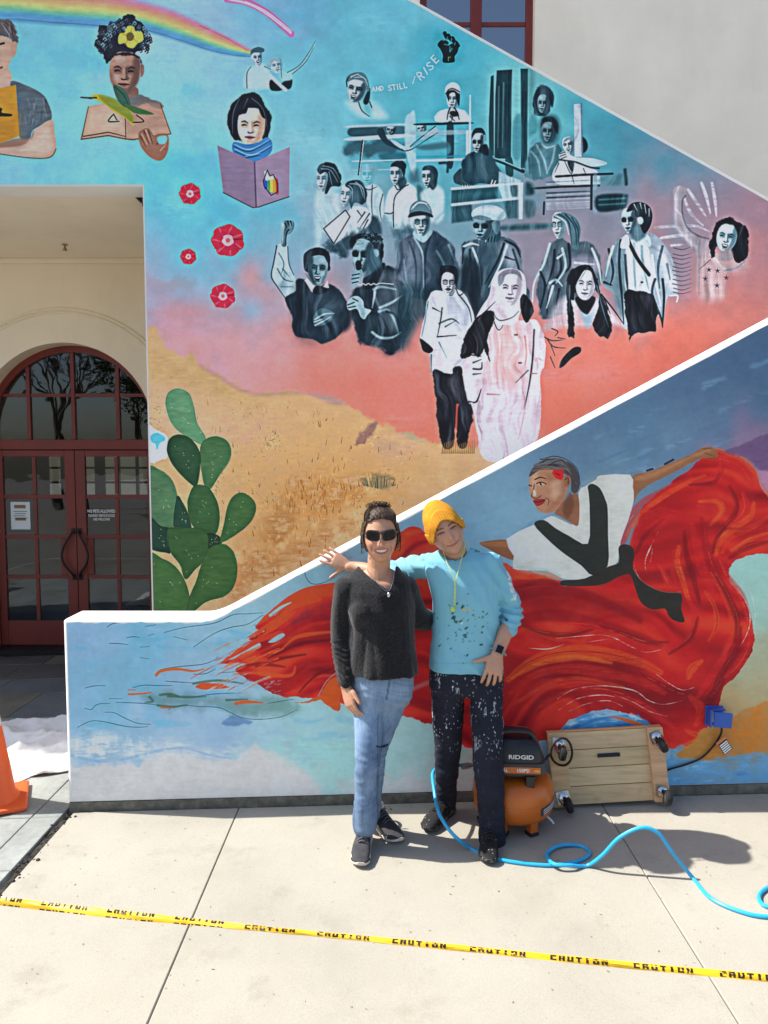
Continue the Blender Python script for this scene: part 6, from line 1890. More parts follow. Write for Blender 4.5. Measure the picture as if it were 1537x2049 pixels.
for z0, z1 in ((.45, .56), (.60, .65)):
    b = MB(); b.local = True
    r_ = lambda z: .128 - (z - .07) * (.098 / .63) + .0015
    b.lathe([(r_(z0) - .002, z0), (r_(z0), z0 + .002), (r_(z1), z1 - .002), (r_(z1) - .002, z1)], 40)
    b.build('collar', M_CONEW, cone, True)

# ------------------------------------------------------------------ canvas drop cloth
M_CLOTH = Mat('white_canvas', (.74, .72, .70), .9)
_o = M_CLOTH.vary((.76, .75, .73), .06, 3, 6)
_d = M_CLOTH.ramp(M_CLOTH.noise(9, 6, .7), [(.64, 0), (.7, .35)])
M_CLOTH.color(M_CLOTH.mix(_d, _o, (.50, .48, .47))); M_CLOTH.bump(M_CLOTH.noise(320, 2), .15, .002); M_CLOTH.bump(M_CLOTH.noise(14, 5, .6), .5, .02); M_CLOTH = M_CLOTH.m
def drop_cloth(name, label, corners, seed, amp):
    n = 70
    A, B, Cc, D = [Vector(p) for p in corners]
    vs, fs = [], []
    for j in range(n + 1):
        for i in range(n + 1):
            u, v = i / n, j / n
            p = A * (1 - u) * (1 - v) + B * u * (1 - v) + Cc * u * v + D * (1 - u) * v
            q = Vector((p.x * 2.2, p.y * 2.2, seed))
            w = mnoise.noise_vector(q * .9) * .10
            p = p + Vector((w.x, w.y, 0))
            # folds: ridged noise in two directions
            r1 = 1 - abs(mnoise.noise(Vector((p.x * 3.4 + p.y * 1.5, p.y * 2.2 - p.x, seed))))
            r2 = 1 - abs(mnoise.noise(Vector((p.x * 6.5 - p.y * 5, p.y * 6 + p.x * 2, seed + 9))))
            h = amp * (max(r1 - .55, 0) ** 1.5 * 2.4 + max(r2 - .6, 0) ** 1.5 * 1.3) + .006 * abs(mnoise.noise(q * 9))
            e = min(u, 1 - u, v, 1 - v)
            h *= min(1, .25 + e * 9)
            vs.append((p.x, p.y, gz(p.x) + .006 + h))
    for j in range(n):
        for i in range(n):
            a = j * (n + 1) + i
            fs.append((a, a + 1, a + n + 2, a + n + 1))
    o = mesh_obj(name, vs, fs, M_CLOTH, None, True)
    m = o.modifiers.new('thickness', 'SOLIDIFY'); m.thickness = .003; m.offset = -1
    return tag(o, label, 'cloth')
drop_cloth('drop_cloth', 'crumpled white canvas drop cloth on the ground beyond the orange cone', [(-3.5, 4.25, 0), (-1.80, 4.42, 0), (-1.86, 5.25, 0), (-3.5, 5.30, 0)], 3.3, .10)
drop_cloth('drop_cloth', 'smaller white cloth sheet lying flat behind the orange cone', [(-3.3, 3.88, 0), (-2.33, 4.06, 0), (-2.16, 4.36, 0), (-3.2, 4.40, 0)], 8.1, .03)

# ------------------------------------------------------------------ caution tape across the front
M_TAPE = Mat('yellow_tape', (.80, .50, .015), .35, 0, .5)
M_TAPE.vary((.80, .455, .012), .06, 9); M_TAPE = M_TAPE.m
M_TAPEP = simple('tape_print', (.012, .011, .010), .5)
tp = thing('caution_tape', 'twisted yellow caution tape with black lettering stretched low across the pavement', 'tape', (-1.9, 2.2, 0))
TA, TB = at(-640, 1724, 2.385), at(2250, 2016, 1.715)
def tape_c(t):
    p = TA.lerp(TB, t)
    return Vector((p.x, p.y, p.z - .026 * math.sin(math.pi * t) + .003 * math.sin(14 * t)))
N = 150
dirT = (TB - TA).normalized()
EYE = Vector((0, 0, CAM_H))
def tape_w(t):                                       # seen width of the folded ribbon
    t = t * 1.40 - .184
    return float(np.interp(t, [0, .15, .32, .44, .50, .56, .7, .85, 1], [.021, .023, .024, .019, .012, .015, .016, .017, .019]))
def tape_pt(t, v, lift=0.0):
    """v 0..1 across the folded ribbon, crease on top; back flap hangs behind it"""
    c = tape_c(t)
    tilt = R(np.interp(t, [0, .3, .5, .75, 1], [30, 24, 40, 22, 34]))
    s0 = Vector((0, .35, 1)); s0 = (s0 - dirT * s0.dot(dirT)).normalized()
    n0 = dirT.cross(s0).normalized()                  # points towards the camera side
    if n0.y > 0: n0 = -n0
    w = tape_w(t)
    up = s0 * math.cos(tilt) - n0 * math.sin(tilt)
    nn = n0 * math.cos(tilt) + s0 * math.sin(tilt)
    return c + up * ((v - .5) * w) + nn * (.0035 * math.sin(math.pi * v) + lift + .0016 * math.sin(60 * t + 4 * v) + .0012 * math.sin(171 * t + 9 * v) + .0008 * math.sin(410 * t - 7 * v))
prof_v = [0, .2, .45, .7, .9, 1.0]
vs, fs = [], []
K = len(prof_v)
for i in range(N + 1):
    t = i / N
    ring = [tape_pt(t, v) for v in prof_v]
    back = [tape_pt(t, v * .96 + .02, -.007) for v in (.75, .4, .08)]
    vs += ring + back
K = len(prof_v) + 3
for i in range(N):
    for k in range(K - 1):
        a = i * K + k
        fs.append((a, a + 1, a + K + 1, a + K))
MB().add(vs, fs).build('ribbon', M_TAPE, tp, True)
LET = {'C': [(0, 0, .3, 1), (.3, .74, .84, 1), (.3, 0, .84, .26)], 'A': [(0, 0, .3, 1), (.54, 0, .84, 1), (.3, .76, .54, 1), (.3, .36, .54, .56)], 'U': [(0, 0, .3, 1), (.54, 0, .84, 1), (.3, 0, .54, .26)],
       'T': [(0, .74, .84, 1), (.27, 0, .57, .74)], 'I': [(.24, 0, .58, 1)], 'O': [(0, 0, .3, 1), (.54, 0, .84, 1), (.3, .74, .54, 1), (.3, 0, .54, .26)], 'N': [(0, 0, .3, 1), (.54, 0, .84, 1), (.3, .5, .42, .9), (.42, .15, .54, .55)]}
L_tot = (TB - TA).length
per = .218
x = .02
def strip(b, t0, t1, v0, v1):
    q = []
    for i in range(3):
        v = v0 + (v1 - v0) * i / 2
        q += [tape_pt(t0, v, .0009), tape_pt(t1, v, .0009)]
    b.add(q, [(0, 1, 3, 2), (2, 3, 5, 4)])
while x < L_tot - .2:
    b = MB()
    folded = x / L_tot < .46
    for j, ch in enumerate('CAUTION'):
        for (u0, v0, u1, v1) in LET[ch]:
            t0, t1 = (x + .0225 * j + .0195 * u0) / L_tot, (x + .0225 * j + .0195 * u1) / L_tot
            if folded:                                # the word runs over the crease: feet of the letters in front, tops on the lower edge
                if v0 < .5: strip(b, t0, t1, .56 + v0 * .86, .56 + min(v1, .5) * .86)
                if v1 > .8: strip(b, t0, t1, .0 + max(v0 - .8, 0) * .5, .14)
            else:
                strip(b, t0, t1, .14 + v0 * .74, .14 + v1 * .74)
    b.build('lettering', M_TAPEP, tp)
    x += per

# ------------------------------------------------------------------ pancake air compressor
M_ORANGE = simple('orange_enamel', (.55, .125, .012), .28, 0, .5, .07, 5)
M_PLASTIC = simple('black_plastic', (.014, .014, .016), .42, 0, .45, .15, 12, (200, .08, .001))
M_GREYP = simple('grey_plastic', (.045, .046, .045), .5, amt=.1)
M_RUBBER = simple('black_rubber', (.012, .012, .012), .7, amt=.2)
M_STEEL = simple('zinc_steel', (.46, .47, .48), .32, .9, amt=.1, scale=20)
M_CHROME = simple('bright_steel', (.62, .62, .62), .18, 1.0, amt=.05)
kx, ky = .640, 3.640
kz = gz(kx)
comp = thing('air_compressor', 'orange pancake air compressor with black motor cover beside the wooden dolly', 'compressor', (kx, ky, kz))
T = Matrix.Translation((kx, ky, kz))
prof = [(.02, .052), (.11, .053), (.160, .060), (.190, .080), (.202, .11), (.2055, .15), (.206, .168), (.206, .176), (.2055, .19), (.203, .222), (.192, .254), (.166, .276), (.12, .290), (.06, .297), (.02, .300)]
MB().lathe(prof, 48, T).build('tank', M_ORANGE, comp, True, 60)
MB().lathe([(.2065, .169), (.2082, .1705), (.2082, .1745), (.2065, .176)], 48, T).build('tank_seam', M_ORANGE, comp, True)
for an in (-62, 60, 180, -118):
    c, s = math.cos(R(an)), math.sin(R(an))
    M4 = T @ Matrix.Rotation(R(an), 4, 'Z')
    b = MB(); b.box(.135, .176, -.022, .022, .018, .09, .004, M4); lg = b.build('leg', M_ORANGE, comp)
    b = MB(); b.box(.130, .182, -.026, .026, 0, .02, .005, M4); b.build('rubber_foot', M_RUBBER, lg)
# motor cover: tapered, shouldered housing
def housing(b, rings, M):
    vs, fs, n = [], [], 20
    for (hx, hy, z, e, ox) in rings:
        for k in range(n):
            an = 2 * math.pi * k / n
            c, s = math.cos(an), math.sin(an)
            vs.append(M @ Vector((ox + hx * math.copysign(abs(c) ** e, c), hy * math.copysign(abs(s) ** e, s), z)))
    for i in range(len(rings) - 1):
        for k in range(n):
            fs.append((i * n + k, i * n + (k + 1) % n, (i + 1) * n + (k + 1) % n, (i + 1) * n + k))
    fs += [tuple(range(n - 1, -1, -1)), tuple((len(rings) - 1) * n + k for k in range(n))]
    return b.add(vs, fs)
H = Matrix.Translation((kx + .0, ky - .01, kz)) @ Matrix.Rotation(R(-4), 4, 'Z')
b = MB(); housing(b, [(.140, .135, .325, .35, 0), (.150, .145, .335, .32, 0), (.150, .145, .385, .32, 0), (.146, .140, .392, .32, 0)], H); b.build('lower_shroud', M_GREYP, comp, True, 40)
b = MB(); housing(b, [(.138, .132, .393, .35, 0), (.134, .128, .43, .38, 0), (.122, .118, .475, .42, -.004), (.100, .100, .505, .5, -.008), (.07, .07, .515, .6, -.01)], H); b.build('motor_cover', M_PLASTIC, comp, True, 40)
b = MB()
for i in range(4):
    b.box(.148, .153, -.08 + .042 * i, -.05 + .042 * i, .345, .378, .002, H)
b.build('vent', M_BLACK, comp)
b = MB(); b.tube(spline3([H @ Vector(p) for p in ((-.11, -.05, .47), (-.10, -.07, .525), (-.02, -.075, .545), (.07, -.07, .535), (.10, -.05, .47))], 6), .014, 10); b.build('carry_handle', M_PLASTIC, comp, True)
b = MB(); b.box(-.045, .075, -.118, -.112, .462, .468, .001, H @ Matrix.Translation((0, .004, 0))); b.build('chrome_line', M_CHROME, comp)
lab = MB().box(-.12, .118, -.1475, -.1445, .343, .378, .003, H).build('label_band', M_ORANGE, comp)
M_WPR = simple('white_print', (.8, .8, .78), .6, amt=.03)
text_part('lettering', 'RIDGID', .030, H @ Vector((.022, -.1325, .425)), M_WPR, comp, (R(86), 0, R(-4)), bold=.0006, xs=1.25)
text_part('lettering', '150PSI', .026, H @ Vector((.030, -.1485, .360)), M_WPR, lab, (R(90), 0, R(-4)), bold=.0005, xs=.9)
text_part('lettering', '1GAL', .026, H @ Vector((-.07, -.1485, .360)), M_WPR, lab, (R(90), 0, R(-4)), bold=.0005, xs=.9)
b = MB(); b.box(.085, .112, -.149, -.1478, .354, .366, 0, H); b.build('label_strip', simple('light_orange_print', (.75, .33, .08), .6), lab)
b = MB(); b.box(.045, .090, -.150, -.085, .268, .330, .006, H); b.build('pressure_switch', M_PLASTIC, comp)
b = MB(); b.box(-.09, .04, -.12, -.06, .312, .328, .004, H); b.build('manifold', M_GREYP, comp)
# data plate wrapped on the tank
b = MB(); vs, fs = [], []
for i in range(9):
    an = R(-58 + 5.2 * i)
    for z, r_ in ((.118, .2050), (.160, .2075)):
        vs.append(T @ Vector((math.cos(an) * (r_ + .001), math.sin(an) * (r_ + .001), z + .0025 * i)))
b.add(vs, [(2 * i, 2 * i + 2, 2 * i + 3, 2 * i + 1) for i in range(8)]); plate = b.build('data_plate', simple('plate_blue', (.03, .045, .08), .5), comp)
b = MB(); vs, fs = [], []
for j, z in enumerate((.126, .137, .148)):
    for i in range(7):
        an = R(-54 + 5.2 * i)
        for dz in (0, .004):
            vs.append(T @ Vector((math.cos(an) * .2096, math.sin(an) * .2096, z + dz + .0025 * i)))
    fs += [(j * 14 + 2 * i, j * 14 + 2 * i + 2, j * 14 + 2 * i + 3, j * 14 + 2 * i + 1) for i in range(6)]
b.add(vs, fs).build('print_lines', M_WPR, plate)
# outlet fitting and coupling on the left, drain at the right
b = MB(); b.tube([T @ Vector((-.12, -.05, .352)), T @ Vector((-.20, -.07, .352)), T @ Vector((-.245, -.08, .352))], .011, 10); b.tube([T @ Vector((-.235, -.078, .352)), T @ Vector((-.275, -.09, .350))], .016, 10); b.build('outlet_coupling', M_STEEL, comp, True)
b = MB(); b.lathe([(.03, 0), (.03, .016), (.024, .02)], 20, T @ Matrix.Translation((-.17, -.07, .372)) @ Matrix.Rotation(R(70), 4, 'X')); b.tube([T @ Vector((-.17, -.066, .35)), T @ Vector((-.17, -.066, .38))], .006, 8); b.build('pressure_gauge', M_STEEL, comp, True)
b = MB(); b.tube([T @ Vector((.15, -.11, .09)), T @ Vector((.175, -.13, .072)), T @ Vector((.182, -.135, .06))], .007, 8); b.build('drain_valve', M_STEEL, comp, True)

comp.scale = (.98, .98, .92)
# ------------------------------------------------------------------ furniture dolly leaning on the wall
def wood(name, c, seed):
    m = Mat(name, c, .62, 0, .35)
    co = m.n('ShaderNodeTexCoord'); mp = m.n('ShaderNodeMapping'); mp.inputs['Location'].default_value = (seed, seed * .7, seed * 1.3); mp.inputs['Scale'].default_value = (1.3, 14, 14)
    m.l(co.outputs['Object'], mp.inputs[0])
    g = m.noise(3.2, 8, .62, vec=mp.outputs[0])
    o = m.ramp(g, [(.25, tuple(v * .66 for v in c)), (.48, c), (.75, tuple(min(1, v * 1.22) for v in c))])
    k = m.n('ShaderNodeTexVoronoi'); k.inputs['Scale'].default_value = 3.4
    mp2 = m.n('ShaderNodeMapping'); mp2.inputs['Location'].default_value = (seed * 2, 0, seed); mp2.inputs['Scale'].default_value = (1, 1, 1.5); m.l(co.outputs['Object'], mp2.inputs[0]); m.l(mp2.outputs[0], k.inputs['Vector'])
    kn = m.ramp(k.outputs['Distance'], [(.05, .9), (.10, .25), (.16, 0)])
    o = m.mix(kn, o, tuple(v * .3 for v in c))
    d = m.ramp(m.noise(7, 6, .7), [(.6, 0), (.75, .5)])
    o = m.mix(d, o, tuple(v * .55 for v in c))
    m.color(o); m.bump(g, .25, .003)
    return m.m
dz0 = gz(.87)
P0, P1 = Vector((.872, 3.775, gz(.872) + .012)), Vector((1.478, 3.785, gz(1.478) + .026))
Q0, Q1 = Vector((.872, 3.858, gz(.872) + .372)), Vector((1.478, 3.860, gz(1.478) + .386))
ex = (P1 - P0).normalized(); ez = (Q0 - P0); ez = (ez - ex * ez.dot(ex)).normalized(); ey = ez.cross(ex)   # ey points away from camera
DM = Matrix((ex.to_4d(), ey.to_4d(), ez.to_4d(), Vector((0, 0, 0, 1)))).transposed()
for i in range(3): DM[3][i] = 0
DM = Matrix.Translation(P0) @ DM
DM[3][3] = 1
dolly = thing('furniture_dolly', 'pale wooden furniture dolly with casters propped against the painted wall', 'dolly', tuple(P0))
W_, H_ = (P1 - P0).length, (Q0 - P0).length
ph = H_ / 4
wc = [(.56, .40, .22), (.62, .46, .26), (.54, .40, .22), (.58, .42, .24)]
for i in range(4):
    MB().box(.002, W_ - .002, -.018, .0, i * ph + .0015, (i + 1) * ph - .0015, .002, DM).build('plank', wood('pine_plank_%d' % i, wc[i], 1.7 * i + .4), dolly)
MB().box(0, .095, -.040, -.0185, -.004, H_ + .004, .003, DM).build('batten', wood('pine_batten', (.58, .38, .19), 5.2), dolly)
MB().box(W_ - .08, W_, -.046, -.0185, -.004, H_ + .004, .003, DM).build('batten', wood('pine_batten_b', (.60, .36, .20), 7.9), dolly)
M_TOPE = simple('orange_glue_edge', (.62, .30, .12), .6)
b = MB(); b.box(.001, W_ - .001, -.0195, .012, H_ + .0005, H_ + .010, .002, DM); b.build('top_edge', M_TOPE, dolly)
b = MB(); b.box(.255, .375, -.028, -.0185, .232, .252, .004, DM); b.build('slot_handle', simple('navy_strap', (.012, .016, .03), .8), dolly)
def caster(u, w, yaw, down, side=0, sc=1.0):
    k = bpy.data.objects.new('caster', None); link(k, dolly)
    M0 = DM @ Matrix.Translation((u, -.040, w)) @ Matrix.Rotation(yaw, 4, 'Y')
    b = MB(); b.box(-.036, .036, -.006, 0, -.034, .034, .003, M0)
    b.build('plate', M_STEEL, k)
    b = MB(); b.lathe([(.026, 0), (.026, .014), (.018, .018)], 20, M0 @ Matrix.Rotation(R(90), 4, 'X') @ Matrix.Translation((0, 0, .004))); b.build('swivel', M_CHROME, k, True)
    # fork arms reach out towards the camera and down
    ax = Vector((.018 * side, -.062, -.036 * down))
    b = MB()
    for s in (-1, 1):
        b.tube([M0 @ Vector((s * .021, -.016, -.002)), M0 @ Vector((s * .023 + ax.x * .5, -.04, ax.z * .5)), M0 @ Vector((s * .022 + ax.x, ax.y, ax.z))], [.008, .008, .006], 6)
    b.build('fork', M_CHROME, k, True)
    Wm = M0 @ Matrix.Translation(ax) @ Matrix.Rotation(R(90), 4, 'Y')
    b = MB(); b.lathe([(.022 * sc, -.0155), (.030 * sc, -.0155), (.0365 * sc, -.013), (.039 * sc, -.006), (.039 * sc, .006), (.0365 * sc, .013), (.030 * sc, .0155), (.022 * sc, .0155)], 28, Wm); b.build('tyre', M_RUBBER, k, True)
    b = MB(); b.lathe([(.006, -.019), (.021 * sc, -.0165), (.021 * sc, .0165), (.006, .019)], 18, Wm); b.build('hub', M_GREYP, k, True)
caster(.052, .315, R(8), 1.0, .4)
caster(W_ - .040, .325, R(-20), 1.0, -.2)
caster(.050, .045, R(-10), .75, .5)
caster(W_ - .040, .050, R(12), .55, .6)

# ------------------------------------------------------------------ blue outlet box, black cord with its tag
M_BLUE = simple('blue_plastic', (.01, .085, .42), .35, 0, .5, .1)
ob = thing('outlet_box', 'blue electrical outlet box with open cover on the painted wall', 'outlet', (1.757, Y_FRONT, .48))
b = MB(); b.box(1.706, 1.802, Y_FRONT - .012, Y_FRONT - .0025, .430, .538, .003); b.build('back_plate', M_BLUE, ob)
b = MB(); b.box(1.712, 1.722, Y_FRONT - .060, Y_FRONT - .0125, .436, .532, .003); b.box(1.722, 1.795, Y_FRONT - .055, Y_FRONT - .0125, .524, .533, .003); b.build('box_side', M_BLUE, ob)
b = MB(); b.box(-.045, .045, -.008, .0, -.045, .045, .004, Matrix.Translation((1.775, Y_FRONT - .066, .482)) @ Matrix.Rotation(R(-14), 4, 'Z') @ Matrix.Rotation(R(12), 4, 'X')); b.build('cover', M_BLUE, ob)
b = MB(); b.box(1.724, 1.748, Y_FRONT - .018, Y_FRONT - .0125, .452, .515, .002); b.build('socket', M_WPR, ob)
cord = thing('power_cord', 'thin black power cord running from the outlet behind the dolly to the compressor', 'cord', (1.4, 3.8, .1))
kpts = [(1.768, Y_FRONT - .05, .452), (1.775, Y_FRONT - .055, .43), (1.776, Y_FRONT - .04, .39), (1.755, Y_FRONT - .02, .33), (1.69, Y_FRONT - .015, .255), (1.60, Y_FRONT - .014, .215), (1.52, Y_FRONT - .014, .19), (1.47, Y_FRONT - .012, .16), (1.44, Y_FRONT - .012, .13)]
b = MB(); b.tube(spline3(kpts, 6), .0052, 8); b.build('cable', M_RUBBER, cord, True)
b = MB(); b.tube([(1.766, Y_FRONT - .04, .475), (1.768, Y_FRONT - .05, .448)], [.013, .009], 10); b.build('plug', M_RUBBER, cord, True)
lc = DM @ Vector((.050, -.10, .285))
ring = [lc + Vector((.055 * math.cos(a) , .0 + .01 * math.sin(2 * a), .072 * math.sin(a))) for a in [2 * math.pi * k / 40 for k in range(40)]]
b = MB(); b.tube(ring, .0062, 8, closed=True)
b.tube(spline3([ring[20], (.80, 3.66, .33), (.755, 3.60, .37)], 6), .0062, 8); b.build('cable_loop', M_RUBBER, cord, True)
M_TAG = simple('orange_tag', (.62, .20, .07), .6)
tgM = Matrix.Translation((1.782, Y_FRONT - .058, .325)) @ Matrix.Rotation(R(-32), 4, 'Y') @ Matrix.Rotation(R(12), 4, 'Z')
b = MB(); b.box(-.018, .050, -.0012, 0, -.040, .045, 0, tgM); tg = b.build('warning_tag', M_TAG, cord)
b = MB(); b.box(-.014, .046, -.0024, -.0016, -.034, .030, 0, tgM); b.build('tag_print', M_BLACK, tg)
b = MB()
for i in range(5): b.box(-.010, .042, -.0034, -.0027, -.030 + .0115 * i, -.0235 + .0115 * i, 0, tgM)
b.build('tag_lines', M_WPR, tg)

# ------------------------------------------------------------------ cyan air hose
M_HOSE = Mat('cyan_hose', (.02, .36, .66), .32, 0, .5)
M_HOSE.vary((.02, .37, .68), .08, 6); M_HOSE = M_HOSE.m
HR = .0085
def hg(px, py): p = on_ground(px, py, HR); return p
hp = [at(925, 1531, 3.60), at(908, 1533, 3.74), at(885, 1535, 3.78), at(867, 1545, 3.68), at(868, 1575, 3.57), at(878, 1625, 3.45), at(905, 1668, 3.36), hg(942, 1697), hg(975, 1714), hg(1010, 1722), hg(1060, 1729), hg(1110, 1731), hg(1160, 1722), hg(1180, 1706), hg(1160, 1692), hg(1118, 1695), hg(1094, 1711),
      hg(1108, 1736), hg(1140, 1739), hg(1175, 1732), at(1205, 1712, 3.16) , at(1240, 1676, 3.14), at(1285, 1656, 3.12), at(1318, 1668, 3.11), at(1345, 1705, 3.10), hg(1385, 1755), hg(1420, 1795), hg(1470, 1820), hg(1530, 1834), hg(1600, 1828), hg(1640, 1800), hg(1600, 1768), hg(1548, 1772), hg(1520, 1790), hg(1530, 1812), hg(1580, 1815), hg(1660, 1790), hg(1760, 1740)]
hp[15].z += .006; hp[16].z += .004
hp[17].z += .017; hp[18].z += .017
hose = MB(); hose.tube(spline3(hp, 7), HR, 10)
o = hose.build('air_hose', M_HOSE, None, True)
tag(o, 'bright blue air hose looping over the pavement from the compressor', 'hose')
# ------------------------------------------------------------------ people: tools
def proj(co):
    """photograph place of world points (n,3)"""
    d = co - np.array([0, 0, CAM_H])
    x = d[:, 0] * math.cos(_w) + d[:, 1] * math.sin(_w)
    y = -d[:, 0] * math.sin(_w) + d[:, 1] * math.cos(_w)
    a = R(90 - PITCH)
    cy = y * math.cos(a) + d[:, 2] * math.sin(a)
    cz = -y * math.sin(a) + d[:, 2] * math.cos(a)
    return np.stack([768.5 + FPX * x / -cz, 1024.5 - FPX * cy / -cz], 1)
def in_poly(pts, poly):
    poly = np.array(poly, float)
    ins = np.zeros(len(pts), bool)
    n = len(poly)
    for i in range(n):
        x0, y0 = poly[i]; x1, y1 = poly[(i + 1) % n]
        c = (y0 > pts[:, 1]) != (y1 > pts[:, 1])
        with np.errstate(divide='ignore', invalid='ignore'):
            xc = x0 + (pts[:, 1] - y0) * (x1 - x0) / (y1 - y0)
        ins ^= c & (pts[:, 0] < xc)
    return ins
def limb(b, pts, rads, sub=5, seg=18):
    """rounded tapering tube; rads one number or (across, front-back) each"""
    P_ = spline3(pts, sub)
    k = np.linspace(0, len(rads) - 1, len(P_))
    rr = np.interp(k, range(len(rads)), rads)
    t0, t1 = (P_[0] - P_[1]).normalized(), (P_[-1] - P_[-2]).normalized()
    r0, r1 = rr[0], rr[-1]
    pre = [(P_[0] + t0 * r0 * f, r0 * g) for f, g in ((.9, .3), (.7, .68), (.35, .92))]
    post = [(P_[-1] + t1 * r1 * f, r1 * g) for f, g in ((.35, .92), (.7, .68), (.9, .3))]
    allp = pre + list(zip(P_, rr)) + post
    b.tube([p for p, _ in allp], [float(r_) for _, r_ in allp], seg)
def torso(b, rows, seg=28, e=.85, yaw=0.0):
    """rows: (photo y, left x, right x, depth of the middle, half depth)"""
    vs, fs = [], []
    rows3 = []
    for (y, xl, xr, Y, hd) in rows:
        A, B = at(xl, y, Y), at(xr, y, Y)
        rows3.append(((A + B) / 2, (B - A).x / 2, hd))
    for c, hx, hy in rows3:
        for k in range(seg):
            an = 2 * math.pi * k / seg
            co, si = math.cos(an), math.sin(an)
            u_, v_ = hx * math.copysign(abs(co) ** e, co), hy * math.copysign(abs(si) ** e, si)
            vs.append(c + Vector((u_ * math.cos(R(yaw)) - v_ * math.sin(R(yaw)), u_ * math.sin(R(yaw)) + v_ * math.cos(R(yaw)), 0)))
    n = len(rows3)
    for i in range(n - 1):
        for k in range(seg):
            fs.append((i * seg + k, (i + 1) * seg + k, (i + 1) * seg + (k + 1) % seg, i * seg + (k + 1) % seg))
    fs += [tuple(range(seg)), tuple((n - 1) * seg + k for k in range(seg - 1, -1, -1))]
    b.add(vs, fs)
def finish(name, b, voxel, mat, parent, smooth=3, disp=None, cut=None, color=None, solid=0.0, fac=.5):
    me = bpy.data.meshes.new('tmp')
    me.from_pydata([tuple(v) for v in b.v], [], b.f)
    o = bpy.data.objects.new('tmp', me)
    C.objects.link(o)
    m = o.modifiers.new('r', 'REMESH'); m.mode = 'VOXEL'; m.voxel_size = voxel; m.adaptivity = 0
    if smooth:
        s = o.modifiers.new('s', 'SMOOTH'); s.factor = fac; s.iterations = smooth
    me2 = bpy.data.meshes.new_from_object(o.evaluated_get(bpy.context.evaluated_depsgraph_get()))
    bpy.data.objects.remove(o); bpy.data.meshes.remove(me)
    n = len(me2.vertices)
    co = np.empty(n * 3, np.float32); me2.vertices.foreach_get('co', co); co = co.reshape(-1, 3)
    if disp is not None:
        nr = np.empty(n * 3, np.float32); me2.vertex_normals.foreach_get('vector', nr); nr = nr.reshape(-1, 3)
        co = disp(co.astype(float), nr.astype(float)).astype(np.float32)
    if color is not None:
        c = np.clip(color(co.astype(float)), 0, 1)
        at_ = me2.color_attributes.new('tint', 'FLOAT_COLOR', 'POINT')
        at_.data.foreach_set('color', np.concatenate([c, np.ones((n, 1))], 1).astype(np.float32).ravel())
    kill = cut(co.astype(float)) if cut is not None else None
    base = np.array(parent.location) if parent is not None else np.zeros(3)
    me2.vertices.foreach_set('co', (co - base).astype(np.float32).ravel())
    if kill is not None and kill.any():
        bm = bmesh.new(); bm.from_mesh(me2); bm.verts.ensure_lookup_table()
        bmesh.ops.delete(bm, geom=[bm.verts[i] for i in np.nonzero(kill)[0]], context='VERTS')
        bm.to_mesh(me2); bm.free()
    me2.update()
    me2.name = name
    me2.materials.clear(); me2.materials.append(mat)
    me2.shade_smooth()
    ob_ = bpy.data.objects.new(name, me2)
    link(ob_, parent)
    if solid:
        sm = ob_.modifiers.new('thickness', 'SOLIDIFY'); sm.thickness = solid; sm.offset = -1
    return ob_
def nz(co, sx, sy, sz, seed=0.0):
    return np.array([mnoise.noise(Vector((a * sx, b_ * sy, c * sz + seed))) for a, b_, c in co])

# head -------------------------------------------------------------------------
def g2(x, z, cx, cz, sx, sz): return np.exp(-((x - cx) / sx) ** 2 - ((z - cz) / sz) ** 2)
def head_local(smile=0.0, scale=1.0, nu=120, nv=92):
    vs = []
    for j in range(nv + 1):
        th = math.pi * j / nv
        for i in range(nu):
            ph = 2 * math.pi * i / nu
            vs.append((math.sin(th) * math.cos(ph), math.sin(th) * math.sin(ph), math.cos(th)))
    d = np.array(vs)
    dx, dy, dz = d[:, 0], d[:, 1], d[:, 2]               # dy > 0 is the face
    t = np.clip(-dz, 0, 1)
    x = .0775 * dx * (1 - .30 * t ** 1.7) * (1 - .05 * np.clip(dy, 0, 1))
    y = np.where(dy > 0, .090 * np.abs(dy) ** .80, -.102 * np.abs(dy)) * (1 - .10 * t ** 2 * (dy < 0))
    z = .118 * dz
    y = y + .012 * np.clip(-dz, 0, 1) ** 2 * (dy > -.2)
    f = np.clip((dy - .1) / .35, 0, 1)
    add = (-.0075 * (g2(x, z, -.031, .010, .017, .012) + g2(x, z, .031, .010, .017, .012))
           + .0045 * (g2(x, z, -.030, .029, .022, .009) + g2(x, z, .030, .029, .022, .009))
           + .021 * g2(x, z, 0, -.030, .0105, .014) + .009 * g2(x, z, 0, -.006, .008, .022)
           + .0075 * (g2(x, z, -.0125, -.036, .007, .007) + g2(x, z, .0125, -.036, .007, .007))
           + (.005 + .005 * smile) * (g2(x, z, -.042, -.026, .020, .016) + g2(x, z, .042, -.026, .020, .016))
           + .0065 * g2(x, z, 0, -.060, .026, .013) - .003 * g2(x, z, 0, -.046, .006, .006)
           - .004 * smile * (g2(x, z, -.038, -.055, .006, .014) + g2(x, z, .038, -.055, .006, .014))
           - .004 * g2(x, z, 0, -.078, .022, .006) + .008 * g2(x, z, 0, -.098, .020, .014))
    y = y + add * f
    P_ = np.stack([x, y, z], 1) * scale
    fs = []
    for j in range(nv):
        for i in range(nu):
            a, b_ = j * nu + i, j * nu + (i + 1) % nu
            fs.append((a, a + nu, b_ + nu, b_))
    return P_, fs
